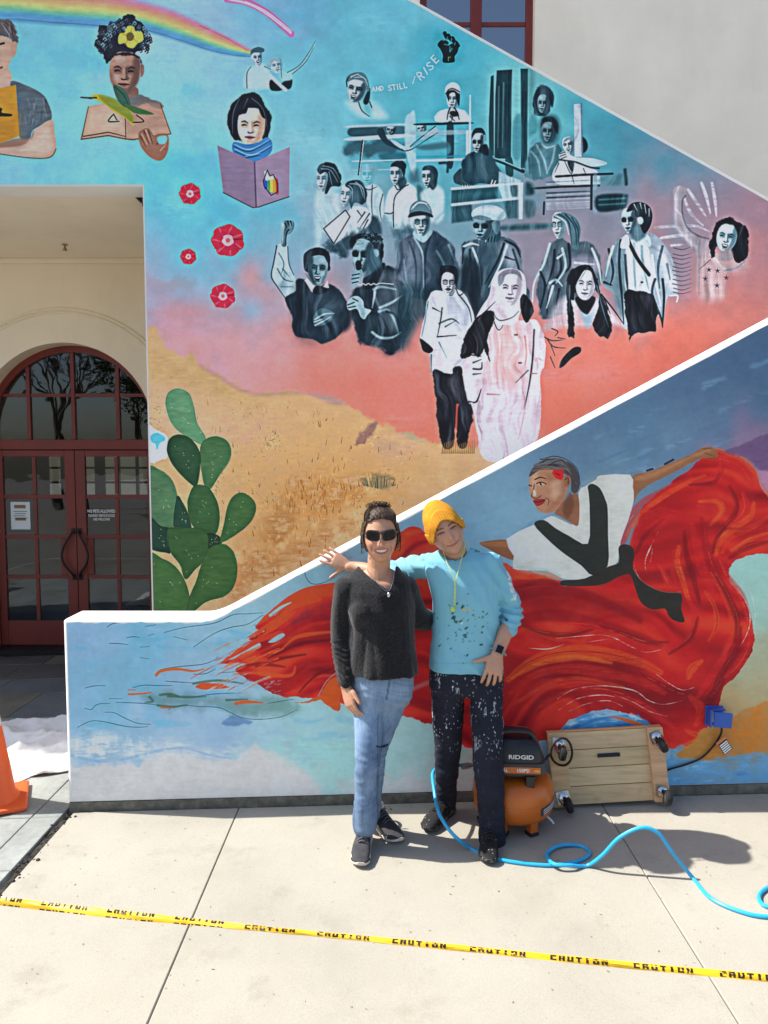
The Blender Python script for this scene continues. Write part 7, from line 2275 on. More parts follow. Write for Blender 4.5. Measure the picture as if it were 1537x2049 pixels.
class HeadFrame:
    """local: x image-right, y towards the viewer (face), z up"""
    def __init__(self, pos, roll, yaw=0, pitch=0, s=1.0):
        self.o = np.array(pos)
        # rows: local axes in world
        M = Matrix.Rotation(R(roll), 3, 'Y') @ Matrix.Rotation(R(yaw), 3, 'Z') @ Matrix.Rotation(R(pitch), 3, 'X')
        F = Matrix(((1, 0, 0), (0, -1, 0), (0, 0, 1)))
        self.M = np.array(M @ F)
        self.s = s
    def w(self, p): return np.asarray(p) * self.s @ self.M.T + self.o
    def l(self, p): return (np.asarray(p) - self.o) @ self.M / self.s
    def v(self, *p): return Vector(self.w(np.array(p, float)))
def add_head(b, H, smile):
    P_, fs = head_local(smile)
    b.add(H.w(P_), fs)
    for s in (-1, 1):                                     # ears
        vs, f2 = [], []
        for j in range(9):
            th = math.pi * j / 8
            for i in range(12):
                ph = 2 * math.pi * i / 12
                e = (.009 * math.sin(th) * math.cos(ph), .019 * math.sin(th) * math.sin(ph), .031 * math.cos(th))
                vs.append(H.w((s * (.0745 + e[0] + .002 * e[1] / .019), -.008 + e[1] - .3 * abs(e[0]), -.004 + e[2])))
        for j in range(8):
            for i in range(12):
                a, c = j * 12 + i, j * 12 + (i + 1) % 12
                f2.append((a, a + 12, c + 12, c))
        b.add(vs, f2)
def hand(b, wrist, fdir, normal, side, curl=(12, 18, 14), spread=4.0, thumb=(.75, .9, .15), size=1.0, tc=10):
    """palm and five fingers; fdir along the fingers, normal out of the back of the hand, side towards the thumb"""
    f = Vector(fdir).normalized(); n = Vector(normal); n = (n - f * n.dot(f)).normalized()
    s = f.cross(n)
    if s.dot(Vector(side)) < 0: s = -s
    w = Vector(wrist); k = size
    vs, fs, seg = [], [], 14
    for (d, hw, ht, off) in ((-.012, .027, .021, 0), (.01, .030, .020, 0), (.035, .038, .018, .002), (.065, .042, .016, .002), (.088, .041, .013, .001), (.096, .036, .010, 0)):
        c = w + f * d * k + s * off * k
        for i in range(seg):
            an = 2 * math.pi * i / seg
            co, si = math.cos(an), math.sin(an)
            vs.append(c + s * hw * k * math.copysign(abs(co) ** .8, co) + n * ht * k * math.copysign(abs(si) ** .8, si))
    for i in range(5):
        for j in range(seg):
            fs.append((i * seg + j, i * seg + (j + 1) % seg, (i + 1) * seg + (j + 1) % seg, (i + 1) * seg + j))
    fs += [tuple(range(seg - 1, -1, -1)), tuple(5 * seg + j for j in range(seg))]
    b.add(vs, fs)
    for i, (off, L, base) in enumerate(((.031, .073, .086), (.0105, .081, .090), (-.0105, .075, .088), (-.030, .060, .080))):
        an = R(spread * (1.5 - i))
        d = (f * math.cos(an) + s * math.sin(an)).normalized()
        p = w + f * (base - .018) * k + s * off * k
        pts, rr = [p], [.0098 * k]
        ang = 0
        p = p + d * .018 * k
        pts.append(p); rr.append(.0096 * k)
        for q, (fr, c_) in enumerate(((.44, curl[0]), (.31, curl[1]), (.25, curl[2]))):
            ang += R(c_ * (1 + .12 * i))
            p = p + (d * math.cos(ang) - n * math.sin(ang)) * L * fr * k
            pts.append(p); rr.append((.0090, .0083, .0068)[q] * k)
        limb(b, pts, rr, 3, 10)
    p = w + f * .022 * k + s * .026 * k
    pts = [p, p + (f * .5 + s * .8 - n * .1).normalized() * .024 * k]
    td = (f * thumb[0] + s * thumb[1] - n * thumb[2]).normalized()
    pts.append(pts[-1] + td * .032 * k)
    t2 = (td * math.cos(R(tc)) + f * math.sin(R(tc))).normalized()
    pts.append(pts[-1] + t2 * .027 * k)
    limb(b, pts, [.0135 * k, .0125 * k, .0105 * k, .0082 * k], 4, 10)

def skin_mat(name):
    m = Mat(name, (.5, .3, .2), .5, 0, .35)
    a = m.n('ShaderNodeVertexColor', layer_name='tint')
    f = m.ramp(m.noise(70, 4, .6), [(.3, .92), (.7, 1.05)])
    m.color(m.mix(1, a.outputs[0], f, 'MULTIPLY'))
    m.b.inputs['Subsurface Weight'].default_value = .12
    m.b.inputs['Subsurface Radius'].default_value = (.012, .005, .003)
    m.b.inputs['Subsurface Scale'].default_value = 1.0
    m.bump(m.noise(420, 2), .06, .001)
    return m.m
M_SKIN = skin_mat('skin')
def cloth_mat(name, c, rough=.85, amt=.12, scale=9, weave=500, ws=.2, tint=False, sheen=.0):
    m = Mat(name, c, rough, 0, .2)
    o = m.vary(c, amt, scale, 5)
    if tint:
        a = m.n('ShaderNodeVertexColor', layer_name='tint')
        f = m.ramp(m.noise(scale, 5), [(.3, 1 - amt), (.7, 1 + amt)])
        o = m.mix(1, a.outputs[0], f, 'MULTIPLY')
        m.color(o)
    m.bump(m.noise(weave, 3, .6), ws, .002)
    if sheen:
        m.b.inputs['Sheen Weight'].default_value = sheen
    return m
# shoes ------------------------------------------------------------------------
def shoe(parent, heel, toe, L=.275, up=M_BLACK, solem=None, lacem=None, accent=None, name='shoe', lift=0.0):
    k = bpy.data.objects.new(name, None); link(k, parent)
    hv, tv = Vector(heel), Vector(toe)
    f = (tv - hv); f.z = SLOPE * f.x; f.normalize()
    s = f.cross(Vector((0, 0, 1))).normalized(); u = s.cross(f)
    M4 = Matrix((f.to_4d(), s.to_4d(), u.to_4d(), Vector((0, 0, 0, 1)))).transposed()
    for i in range(3): M4[3][i] = 0
    M4[3][3] = 1
    M4 = Matrix.Translation(Vector((hv.x, hv.y, gz(hv.x) + lift))) @ M4
    def loft(rows, seg=22, e=.75):
        vs, fs = [], []
        for (x, hw, z0, z1, off) in rows:
            for i in range(seg):
                an = 2 * math.pi * i / seg
                co, si = math.cos(an), math.sin(an)
                zc, hz = (z0 + z1) / 2, (z1 - z0) / 2
                vs.append(M4 @ Vector((x * L, off + hw * math.copysign(abs(co) ** e, co), zc + hz * math.copysign(abs(si) ** e, si))))
        n = len(rows)
        for i in range(n - 1):
            for j in range(seg):
                fs.append((i * seg + j, i * seg + (j + 1) % seg, (i + 1) * seg + (j + 1) % seg, (i + 1) * seg + j))
        fs += [tuple(range(seg - 1, -1, -1)), tuple((n - 1) * seg + j for j in range(seg))]
        return vs, fs
    b = MB(); b.add(*loft([(-.005, .018, .012, .030, 0), (.02, .030, .004, .036, 0), (.12, .037, 0, .034, 0), (.3, .036, 0, .030, .002), (.5, .040, .001, .028, .004), (.7, .048, .002, .027, .004), (.86, .045, .008, .030, .001), (.96, .030, .016, .034, -.004), (1.0, .014, .022, .036, -.006)], e=.6))
    b.build('sole', solem, k, True, 50)
    b = MB(); b.add(*loft([(.01, .020, .028, .085, 0), (.06, .030, .024, .100, 0), (.16, .034, .024, .098, 0), (.30, .034, .022, .094, .001), (.44, .037, .022, .084, .003), (.58, .042, .022, .070, .004), (.74, .044, .022, .058, .003), (.88, .038, .024, .048, 0), (.96, .024, .026, .040, -.004)], e=.8))
    b.build('upper', up, k, True, 60)
    b = MB()                                              # padded collar
    ring = [M4 @ Vector((.155 * L + .046 * math.cos(a), .031 * math.sin(a), .098 + .008 * math.cos(a + 2.6))) for a in [2 * math.pi * i / 18 for i in range(18)]]
    b.tube(ring, .008, 8, closed=True); b.build('collar', up, k, True)
    b = MB(); b.box(.30 * L, .60 * L, -.014, .017, .076, .083, .003, M4 @ Matrix.Translation((.30 * L, 0, .080)) @ Matrix.Rotation(R(13), 4, 'Y') @ Matrix.Translation((-.30 * L, 0, -.080)) @ Matrix.Translation((0, 0, .010))); b.build('tongue', up, k)
    b = MB()
    for i in range(5):
        x = .34 + .065 * i
        z = np.interp(x, [.3, .44, .58, .74], [.097, .088, .075, .062])
        b.tube(spline3([M4 @ Vector((x * L, -.024, z - .010)), M4 @ Vector(((x + .012) * L, 0, z + .007)), M4 @ Vector(((x + (.035 if i % 2 else 0)) * L, .026, z - .009))], 4), .0028, 6)
    for sgn in (-1, 1):
        b.tube(spline3([M4 @ Vector((.33 * L, 0, .104)), M4 @ Vector((.36 * L, sgn * .022, .117)), M4 @ Vector((.42 * L, sgn * .046, .098)), M4 @ Vector((.36 * L, sgn * .030, .102)), M4 @ Vector((.34 * L, sgn * .004, .104))], 5), .0022, 6)
    b.build('laces', lacem, k, True)
    if accent:
        for sgn in (-1, 1):
            b = MB()
            vs = []
            for i in range(7):
                x = .22 + .05 * i
                hw = np.interp(x, [.16, .3, .44, .58, .74], [.034, .034, .037, .042, .044]) * 1.0 + .0016
                for z in (.034 + .020 * (1 - i / 6) * .3, .058 - .016 * i / 6):
                    vs.append(M4 @ Vector((x * L, .003 + sgn * hw, z)))
            b.add(vs, [(2 * i, 2 * i + 2, 2 * i + 3, 2 * i + 1) for i in range(6)]); b.build('side_flash', accent, k)
    b = MB(); b.add(*loft([(.84, .0465, .018, .038, 0), (.90, .041, .020, .044, 0), (.965, .027, .022, .040, -.004), (.995, .014, .024, .034, -.006)], e=.7)); b.build('toe_cap', up, k, True)
    return k
# ------------------------------------------------------------------ person in the charcoal sweater
pw = thing('person', 'person in fuzzy charcoal sweater, light blue jeans and dark sunglasses, smiling', 'person', (-.03, 3.46, gz(-.03)))
HW = HeadFrame(at(761, 1072, 3.44), -2, 3, 0, 1.05)
WS, WE, WW = at(690, 1176, 3.47), at(684, 1268, 3.50), at(692, 1372, 3.42)
VS, VE, VW = at(814, 1178, 3.48), at(840, 1236, 3.56), at(900, 1240, 3.68)
LH, LK, LA = at(737, 1385, 3.46), at(736, 1512, 3.39), at(730, 1648, 3.42)       # leg nearer the left
RH, RK, RA = at(790, 1385, 3.48), at(751, 1505, 3.49), at(742, 1622, 3.58)
b = MB()
add_head(b, HW, 1.0)
limb(b, [at(760, 1105, 3.46), at(758, 1132, 3.475), at(757, 1160, 3.48)], [.056, .054, .066], 4)
torso(b, [(1138, 736, 783, 3.49, .045), (1150, 712, 802, 3.49, .060), (1164, 694, 816, 3.485, .080), (1190, 700, 812, 3.475, .094), (1215, 704, 812, 3.475, .090), (1250, 725, 800, 3.48, .06), (1330, 725, 800, 3.48, .06), (1390, 720, 806, 3.47, .06)])
limb(b, [WS, WE, WW], [.036, .030, .026])
hand(b, WW + Vector((.0, .0, -.004)), at(706, 1428, 3.385) - WW, (-.80, -.55, .1), (.55, -.8, 0), (14, 22, 16), 1.5, (.9, .35, .1), .98, 4)
limb(b, [VS, VE, VW], [.036, .030, .024])
for (a, k_, c) in ((LH, LK, LA), (RH, RK, RA)):
    limb(b, [a, k_, c, c + Vector((0, 0, -.05))], [.05, .04, .035, .036])
base_skin = np.array([.52, .275, .175])
def skin_common(co, H, lipc, eyes, brows, teeth):
    n = len(co)
    c = np.tile(base_skin, (n, 1))
    L = H.l(co)
    x, y, z = L[:, 0], L[:, 1], L[:, 2]
    near = (np.abs(x) < .1) & (np.abs(z) < .13) & (y > .02)
    def blend(m, col_):
        m = (m * near)[:, None]
        c[:] = c * (1 - m) + np.array(col_) * m
    ss = lambda v: np.clip(v, 0, 1)
    blend(.35 * (g2(x, z, -.040, -.026, .024, .020) + g2(x, z, .040, -.026, .024, .020)) + .3 * g2(x, z, 0, -.034, .016, .012), (.56, .235, .175))
    zc = -.060 + 5.5 * x * x
    if teeth:
        lip = ss(1.6 - np.sqrt((x / .037) ** 2 + ((z - zc) / .0165) ** 2) * 1.6)
        blend(ss(lip * 3), lipc)
        inn = ss((1 - np.sqrt((x / .031) ** 2 + ((z - zc - .0005) / .0098) ** 2)) * 4)
        blend(inn, (.12, .03, .03))
        th = ss((1 - np.sqrt((x / .0265) ** 2 + ((z - zc - .0018) / .0058) ** 2)) * 5)
        blend(th, (.66, .62, .56))
        blend(.8 * (g2(x, z, -.043, -.050, .0045, .017) + g2(x, z, .043, -.050, .0045, .017)), (.30, .13, .09)); blend(.5 * g2(x, z, 0, -.084, .02, .004), (.34, .16, .11))
    else:
        zc = -.060 + 6.5 * x * x + .05 * x
        lip = ss((1 - np.sqrt((x / .028) ** 2 + ((z - zc) / .0095) ** 2)) * 3)
        blend(lip * .9, lipc)
        ln = ss(1.2 - np.abs(z - zc) / .0034) * (np.abs(x) < .034)
        blend(ln * .9, (.15, .055, .05))
        blend(.7 * (g2(x, z, -.043, -.046, .005, .016) + g2(x, z, .043, -.046, .005, .016)), (.30, .14, .10))
    blend(.75 * (g2(x, z, -.0085, -.043, .0042, .003) + g2(x, z, .0085, -.043, .0042, .003)), (.16, .07, .05))
    if eyes:
        for s in (-1, 1):
            blend(.7 * g2(x, z, s * .031, .012, .019, .010), (.27, .13, .09))
            zz = .010 - 9 * (x - s * .031) ** 2
            e = ss(1.3 - np.abs(z - zz) / .0044) * (np.abs(x - s * .031) < .0165)
            blend(e * .95, (.035, .02, .018))
            w_ = ss(1.2 - np.abs(z - zz + .0046) / .0022) * (np.abs(np.abs(x - s * .031) - .009) < .0035)
            blend(w_ * .6, (.62, .56, .50))
    if brows:
        for s in (-1, 1):
            zz = .030 - 7 * (x - s * .030) ** 2 + s * 0
            e = ss(1.3 - np.abs(z - zz) / .0046) * (np.abs(x - s * .031) < .021)
            blend(e * brows, (.05, .03, .022))
    return c
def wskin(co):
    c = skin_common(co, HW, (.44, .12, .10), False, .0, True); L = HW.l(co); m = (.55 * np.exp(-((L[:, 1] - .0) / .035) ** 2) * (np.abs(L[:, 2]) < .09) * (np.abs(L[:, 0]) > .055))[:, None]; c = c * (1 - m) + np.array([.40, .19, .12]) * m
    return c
body = finish('body', b, .0032, M_SKIN, pw, 4, None, None, wskin)
# hair: cap, knot and strands
M_HAIR = Mat('dark_brown_hair', (.035, .02, .013), .6, 0, .3)
_o = M_HAIR.ramp(M_HAIR.noise(60, 3, .6, stretch=(1, 1, .15)), [(.3, (.018, .010, .007)), (.6, (.055, .032, .021)), (.8, (.12, .075, .05))])
M_HAIR.color(_o); M_HAIR = M_HAIR.m
P_, fs_ = head_local(0.0, 1.0)
def hair_cap(P_, grow, line):
    Q = P_.copy()
    nrm = Q / np.linalg.norm(Q, axis=1)[:, None]
    Q = Q + nrm * grow
    return Q
Q = hair_cap(P_, .0085, 0)
b = MB(); b.add(HW.w(Q), fs_)
limb(b, [HW.v(-.022, -.045, .098), HW.v(0, -.045, .112), HW.v(.026, -.045, .106)], [.026, .034, .026], 4)
def hair_cut(co):
    L = HW.l(co)
    x, y, z = L[:, 0], L[:, 1], L[:, 2]
    line = .083 - 5.0 * x * x + .003 * np.sin(x * 160)   # hairline on the forehead
    side = np.where(np.abs(x) > .052, .045 - (y - .02) * 1.2, 10)
    cutf = (y > .012) & (z < np.where(np.abs(x) > .062, -.3 + (y - .012) * 9, line))
    low = z < -.06 - .3 * y
    return cutf | low
def hair_disp(co, nr):
    L = HW.l(co)
    an = np.arctan2(L[:, 0], L[:, 2] + .02)
    g = np.sin(an * 46 + 3 * np.sin(L[:, 1] * 60)) * .5 + nz(co, 120, 120, 60)
    return co + nr * (.0018 * g)[:, None]
hair = finish('hair', b, .0035, M_HAIR, pw, 2, hair_disp, hair_cut, None, .004)
b = MB()
rh = random.Random(8)
for i in range(210):
    a = rh.uniform(-1.45, 1.45)
    x0 = .070 * math.sin(a)
    z0 = .080 + .006 * math.cos(a) - 5.0 * x0 * x0 if abs(a) < 1.1 else .02
    y0 = .070 * math.cos(a) ** .8 if abs(a) < 1.1 else .03
    q = [(x0 * 1.02, y0 + .004, z0 + rh.uniform(-.004, .006)), (x0 * .98, y0 * .55 + .006, .112 - .28 * abs(x0)), (x0 * .7, -.018, .126 - .1 * abs(x0)), (x0 * .4 + rh.uniform(-.03, .03), -.04 + rh.uniform(-.02, .02), .128 + rh.uniform(-.012, .018))]
    jit = lambda p: HW.v(p[0] + rh.uniform(-.003, .003), p[1] + rh.uniform(-.003, .003), p[2] + rh.uniform(-.002, .003))
    b.tube(spline3([jit(p) for p in q], 4), [.0013] * 13, 3, caps=False)
for i in range(58):                                       # loose wisps by ears and knot
    s = rh.choice((-1, 1))
    if i < 30:
        q = [(s * .078, .018, .045 + rh.uniform(-.02, .02)), (s * (.083 + rh.uniform(0, .008)), .012, -.01), (s * (.080 + rh.uniform(-.004, .010)), .010, -.05 + rh.uniform(-.03, .03))]
    else:
        a2 = rh.uniform(0, 3.14); q = [(.035 * math.cos(a2), -.04, .125), (.05 * math.cos(a2), -.03, .135 + .018 * math.sin(a2)), (.062 * math.cos(a2 + .5), -.02, .125 + .016 * math.sin(a2))]
    b.tube(spline3([HW.v(*p) for p in q], 4), .0009, 3, caps=False)
b.build('hair_strands', M_HAIR, pw, True)
# sunglasses
M_FRAME = simple('black_acetate', (.008, .008, .009), .15, 0, .6)
M_LENS = simple('dark_lens', (.004, .004, .005), .06, 0, .35)
sgl = bpy.data.objects.new('sunglasses', None); link(sgl, pw)
b = MB()
for s in (-1, 1):
    pts = []
    for k in range(24):
        a = 2 * math.pi * k / 24
        co_, si = math.cos(a), math.sin(a)
        X_ = s * .0350 + .0270 * math.copysign(abs(co_) ** .55, co_)
        Z_ = .011 + .0205 * math.copysign(abs(si) ** .6, si) + .004 * (s * X_ - .034) / .03
        pts.append(HW.v(X_, .100 - 2.6 * X_ * X_, Z_))
    b.tube(pts, .0042, 8, closed=True)
    b.tube(spline3([HW.v(s * .062, .090, .022), HW.v(s * .078, .05, .018), HW.v(s * .081, -.005, .008)], 5), .0038, 6)
b.tube(spline3([HW.v(-.006, .1015, .020), HW.v(0, .104, .022), HW.v(.006, .1015, .020)], 4), .0042, 8)
b.build('frame', M_FRAME, sgl, True)
for s in (-1, 1):
    vs = [HW.v(s * .034, .1005 - 2.6 * .034 ** 2, .011)]
    for k in range(24):
        a = 2 * math.pi * k / 24
        co_, si = math.cos(a), math.sin(a)
        X_ = s * .0350 + .0255 * math.copysign(abs(co_) ** .55, co_); Z_ = .011 + .0192 * math.copysign(abs(si) ** .6, si) + .004 * (s * X_ - .034) / .03
        vs.append(HW.v(X_, .0995 - 2.6 * X_ * X_, Z_))
    MB().add(vs, [(0, 1 + k, 1 + (k + 1) % 24) for k in range(24)]).build('lens', M_LENS, sgl, True)
M_GOLD = simple('gold', (.75, .52, .20), .22, 1)
for s in (-1, 1):
    c_ = np.array((s * .080, -.004, -.048))
    b = MB(); b.tube([HW.v(c_[0] + .004 * math.cos(a), c_[1] + .010 * math.cos(a), c_[2] + .014 * math.sin(a)) for a in [2 * math.pi * k / 16 for k in range(16)]], .0016, 6, closed=True)
    b.build('earring', M_GOLD, pw, True)
# sweater
M_SWEAT = cloth_mat('charcoal_boucle', (.0085, .0085, .0105), .95, .4, 220, 420, .6, sheen=.22)
M_SWEAT.color(M_SWEAT.ramp(M_SWEAT.noise(210, 4, .75), [(.36, (.0035, .0035, .0045)), (.52, (.010, .010, .0125)), (.68, (.040, .040, .047))])); M_SWEAT.bump(M_SWEAT.noise(190, 4, .7), .6, .006); M_SWEAT = M_SWEAT.m
b = MB()
torso(b, [(1132, 718, 797, 3.49, .052), (1144, 704, 806, 3.49, .070), (1158, 684, 822, 3.485, .094), (1180, 680, 826, 3.475, .112), (1215, 692, 830, 3.47, .122), (1250, 702, 830, 3.47, .116), (1295, 701, 832, 3.47, .116), (1325, 698, 834, 3.468, .122), (1344, 698, 835, 3.466, .126)], yaw=-14)
for bx_, by_, br_ in ((728, 1222, .072), (786, 1224, .068)):
    limb(b, [at(bx_, by_ - 12, 3.43), at(bx_, by_, 3.415), at(bx_, by_ + 20, 3.43)], [br_ * .7, br_, br_ * .8], 4)
limb(b, [WS + Vector((.012, 0, -.005)), WE, WW + Vector((0, .0, .022))], [.064, .053, .041])
limb(b, [VS + Vector((-.008, 0, 0)), VE, VW], [.062, .053, .046])
VN = [(717, 1090), (717, 1132), (734, 1148), (750, 1161), (776, 1178), (786, 1163), (791, 1143), (792, 1132), (792, 1090)]
hem_b = at(760, 1352, 3.466).z
def sw_cut(co):
    p = proj(co)
    return in_poly(p, VN)
def sw_disp(co, nr):
    px = proj(co)
    f = nz(co, 9, 9, 3.2, 4.0) * .014 + np.abs(nz(co, 14, 14, 4, 9.0)) * .014
    lower = np.clip((px[:, 1] - 1190) / 150, 0, 1)
    sl_ = (px[:, 0] < 702) & (px[:, 1] > 1280)
    rib = np.where(sl_, .0030 * np.sin(co[:, 2] * 230 + 3 * np.sin(co[:, 0] * 60) + 5 * nz(co, 14, 14, 14, 5)), 0)
    fuzz = nz(co, 150, 150, 150, 2) * .0014
    hem = np.where((px[:, 1] > 1325) & (px[:, 0] > 700), -.006 * np.sin((px[:, 1] - 1325) / 8), 0)
    return co + nr * (f * (.35 + .9 * lower) + rib + fuzz)[:, None]
finish('sweater', b, .005, M_SWEAT, pw, 4, sw_disp, sw_cut, None, .005)
# fuzz: short fibres standing off the knit
# necklace
M_SILV = simple('silver', (.6, .6, .58), .25, 1)
b = MB()
np_ = [at(735, 1140, 3.39), at(752, 1163, 3.372), at(775, 1183, 3.362), at(786, 1165, 3.374), at(789, 1142, 3.40)]
b.tube(spline3(np_, 8), .0014, 5)
b.lathe([(.002, -.014), (.007, -.009), (.009, 0), (.006, .008), (.002, .011)], 8, Matrix.Translation(at(778, 1190, 3.354)) @ Matrix.Rotation(R(15), 4, 'Y')); b.build('necklace', M_SILV, pw, True)
# jeans
M_JEAN = Mat('washed_denim', (.2, .3, .45), .85, 0, .2)
_n = M_JEAN.noise(5, 6, .65, stretch=(1, 1, .55))
_o = M_JEAN.ramp(_n, [(.30, (.075, .13, .235)), (.45, (.16, .245, .385)), (.58, (.25, .36, .51)), (.72, (.42, .53, .66))])
_f = M_JEAN.ramp(M_JEAN.noise(150, 3, .7, stretch=(1, 1, .12)), [(.3, .84), (.7, 1.12)])
a_ = M_JEAN.n('ShaderNodeVertexColor', layer_name='tint')
M_JEAN.color(M_JEAN.mix(1, M_JEAN.mix(1, _o, _f, 'MULTIPLY'), a_.outputs[0], 'MULTIPLY'))
M_JEAN.bump(M_JEAN.noise(600, 2), .15, .001); M_JEAN = M_JEAN.m
b = MB()
torso(b, [(1320, 706, 826, 3.475, .095), (1345, 703, 829, 3.475, .104), (1370, 702, 829, 3.475, .108), (1396, 704, 824, 3.475, .100), (1412, 712, 815, 3.475, .080)])
limb(b, [at(739, 1380, 3.47), at(739, 1440, 3.435), LK, at(732, 1590, 3.40), at(730, 1652, 3.415)], [.081, .075, .061, .055, .060], 6, 22)
limb(b, [at(789, 1380, 3.48), at(768, 1440, 3.485), RK, at(746, 1570, 3.53), at(741, 1632, 3.575)], [.082, .074, .057, .050, .047], 6, 22)
def jean_disp(co, nr):
    px = proj(co)
    z = co[:, 2]
    w1 = nz(co, 7, 7, 16, 1.0)
    w2 = 1 - np.abs(nz(co + np.stack([co[:, 2] * .5, 0 * z, 0 * z], 1), 9, 9, 26, 6.0))
    knee = np.exp(-((px[:, 1] - 1535) / 60) ** 2) + .8 * np.exp(-((px[:, 1] - 1405) / 28) ** 2) + .7 * np.exp(-((px[:, 1] - 1615) / 40) ** 2)
    return co + nr * (.004 * w1 + .0065 * (w2 - .75) * (.35 + knee))[:, None]
def jean_col(co):
    px = proj(co)
    c = np.ones((len(co), 3))
    # faded thigh fronts and knees, dark side seam and fly, frayed hem, ripped knee
    fade = np.exp(-((px[:, 0] - 735) / 16) ** 2 - ((px[:, 1] - 1490) / 90) ** 2)
    c *= (1 + .32 * fade)[:, None]
    seam = (np.abs(px[:, 0] - (783 - (px[:, 1] - 1345) * .18)) < 2.2) & (px[:, 1] < 1400)
    c[seam] *= .5
    wh = 1 - np.abs(nz(np.stack([co[:, 0], co[:, 1], co[:, 2] + .35 * np.abs(co[:, 0] + .04)], 1), 5, 5, 46, 3))
    zone = np.exp(-((px[:, 1] - 1378) / 24) ** 2) + .8 * np.exp(-((px[:, 1] - 1530) / 34) ** 2) + .5 * np.exp(-((px[:, 1] - 1600) / 30) ** 2)
    c *= (1 + zone * (.55 * np.clip(wh - .72, 0, 1) * 3 - .16))[:, None]
    side = (np.abs(px[:, 0] - 707) < 3) | (np.abs(px[:, 0] - 756 + (px[:, 1] - 1500) * .0) < 1.5) & (px[:, 1] > 1430)
    c[side] *= .72
    rip = in_poly(px, [(752, 1491), (760, 1493), (768, 1491), (778, 1486), (777, 1492), (766, 1497), (754, 1496)]) & (co[:, 1] < 3.5)
    c[rip] *= .12
    hem = px[:, 1] > 1648
    c[hem & (px[:, 0] < 760)] *= .9
    return c / 1.3
finish('jeans', b, .0055, M_JEAN, pw, 3, jean_disp, None, lambda co: jean_col(co) * 1.15)
M_SHOEG = cloth_mat('grey_knit_shoe', (.045, .045, .05), .8, .2, 40, 300, .5).m
M_SOLEW = simple('off_white_foam', (.62, .55, .47), .7)
M_LACE = simple('grey_lace', (.12, .11, .13), .8)
M_MINT = simple('mint_flash', (.30, .58, .60), .5)
shoe(pw, on_ground(733, 1676), on_ground(719, 1742), .29, M_SHOEG, M_SOLEW, M_LACE, None)
shoe(pw, on_ground(748, 1642), on_ground(797, 1690), .285, M_SHOEG, M_SOLEW, M_LACE, M_MINT)
# ------------------------------------------------------------------ person in the mustard beanie
pb = thing('person', 'person in mustard beanie and paint-splattered light blue shirt leaning a hand on the wall', 'person', (.33, 3.55, gz(.33)))
HB = HeadFrame(at(891, 1062, 3.50), -26, 4, 2, 1.03)
base_skin = np.array([.50, .27, .18])
SL, EL, WL = at(858, 1132, 3.57), at(775, 1146, 3.74), at(698, 1134, 3.845)
SR, ER, WR = at(984, 1128, 3.53), at(1021, 1222, 3.55), at(995, 1308, 3.425)
KH, KK, KA = at(972, 1385, 3.50), at(976, 1515, 3.43), at(984, 1664, 3.445)      # leg nearer the right
BH, BK, BA = at(897, 1385, 3.56), at(896, 1500, 3.63), at(893, 1606, 3.735)
b = MB()
add_head(b, HB, .6)
limb(b, [HB.v(0, -.012, -.06), HB.v(.004, -.02, -.10), at(912, 1122, 3.545), at(916, 1140, 3.55)], [.055, .056, .058, .066], 4)
torso(b, [(1112, 884, 944, 3.555, .045), (1124, 862, 968, 3.555, .065), (1140, 862, 992, 3.55, .085), (1180, 874, 990, 3.545, .09), (1240, 890, 975, 3.545, .06), (1340, 890, 975, 3.545, .06), (1385, 885, 985, 3.545, .06)])
limb(b, [SL, EL, at(722, 1137, 3.83), WL], [.046, .038, .033, .027])
hand(b, WL, at(645, 1106, 3.862) - WL, (-.12, -1, .18), (-.3, 0, -1), (2, 4, 3), 5.5, (.5, 1.0, .0), .97, 0)
limb(b, [SR, ER, at(1010, 1268, 3.47), WR], [.046, .040, .036, .028])
hand(b, WR, at(984, 1364, 3.375) - WR, (-.05, -1, .25), (-1, 0, 0), (10, 34, 18), 6, (.55, 1.0, .05), 1.0, -8)
for (a, k_, c) in ((KH, KK, KA), (BH, BK, BA)):
    limb(b, [a, k_, c, c + Vector((0, 0, -.04))], [.05, .04, .036, .036])
def bskin(co):
    c = skin_common(co, HB, (.44, .16, .13), True, .9, False)
    px = proj(co)
    # tattoo-like paint smudge on the wrist
    return c
body_b = finish('body', b, .0032, M_SKIN, pb, 4, None, None, bskin)
# beanie
M_BEAN = Mat('mustard_knit', (.60, .26, .02), .85, 0, .2)
M_BEAN.vary((.60, .26, .02), .12, 20)
_wv = M_BEAN.n('ShaderNodeTexWave', wave_type='BANDS', bands_direction='X'); _wv.inputs['Scale'].default_value = 70; _wv.inputs['Distortion'].default_value = 1.2
M_BEAN.l(M_BEAN.coord('Object'), _wv.inputs['Vector']); M_BEAN.bump(_wv.outputs[0], .35, .003); M_BEAN.bump(M_BEAN.noise(260, 3), .4, .003); M_BEAN = M_BEAN.m
P_, fs_ = head_local(0)
nrm = P_ / np.linalg.norm(P_, axis=1)[:, None]
Q = P_ + nrm * .011
Q[:, 2] += np.where(Q[:, 2] > .03, (Q[:, 2] - .03) * .22, 0)
Q[:, 1] -= np.where(Q[:, 2] > .05, (Q[:, 2] - .05) * .25, 0)
b = MB(); b.add(HB.w(Q), fs_)
def brim(x, y): return np.where(y > .0, .060 - 13.0 * x * x - .10 * np.clip(.05 - y, 0, 1), .050 - 15.5 * x * x - .35 * np.clip(-y, 0, .1)).clip(-.026, 1)
def bean_cut(co):
    L = HB.l(co)
    return L[:, 2] < brim(L[:, 0], L[:, 1])
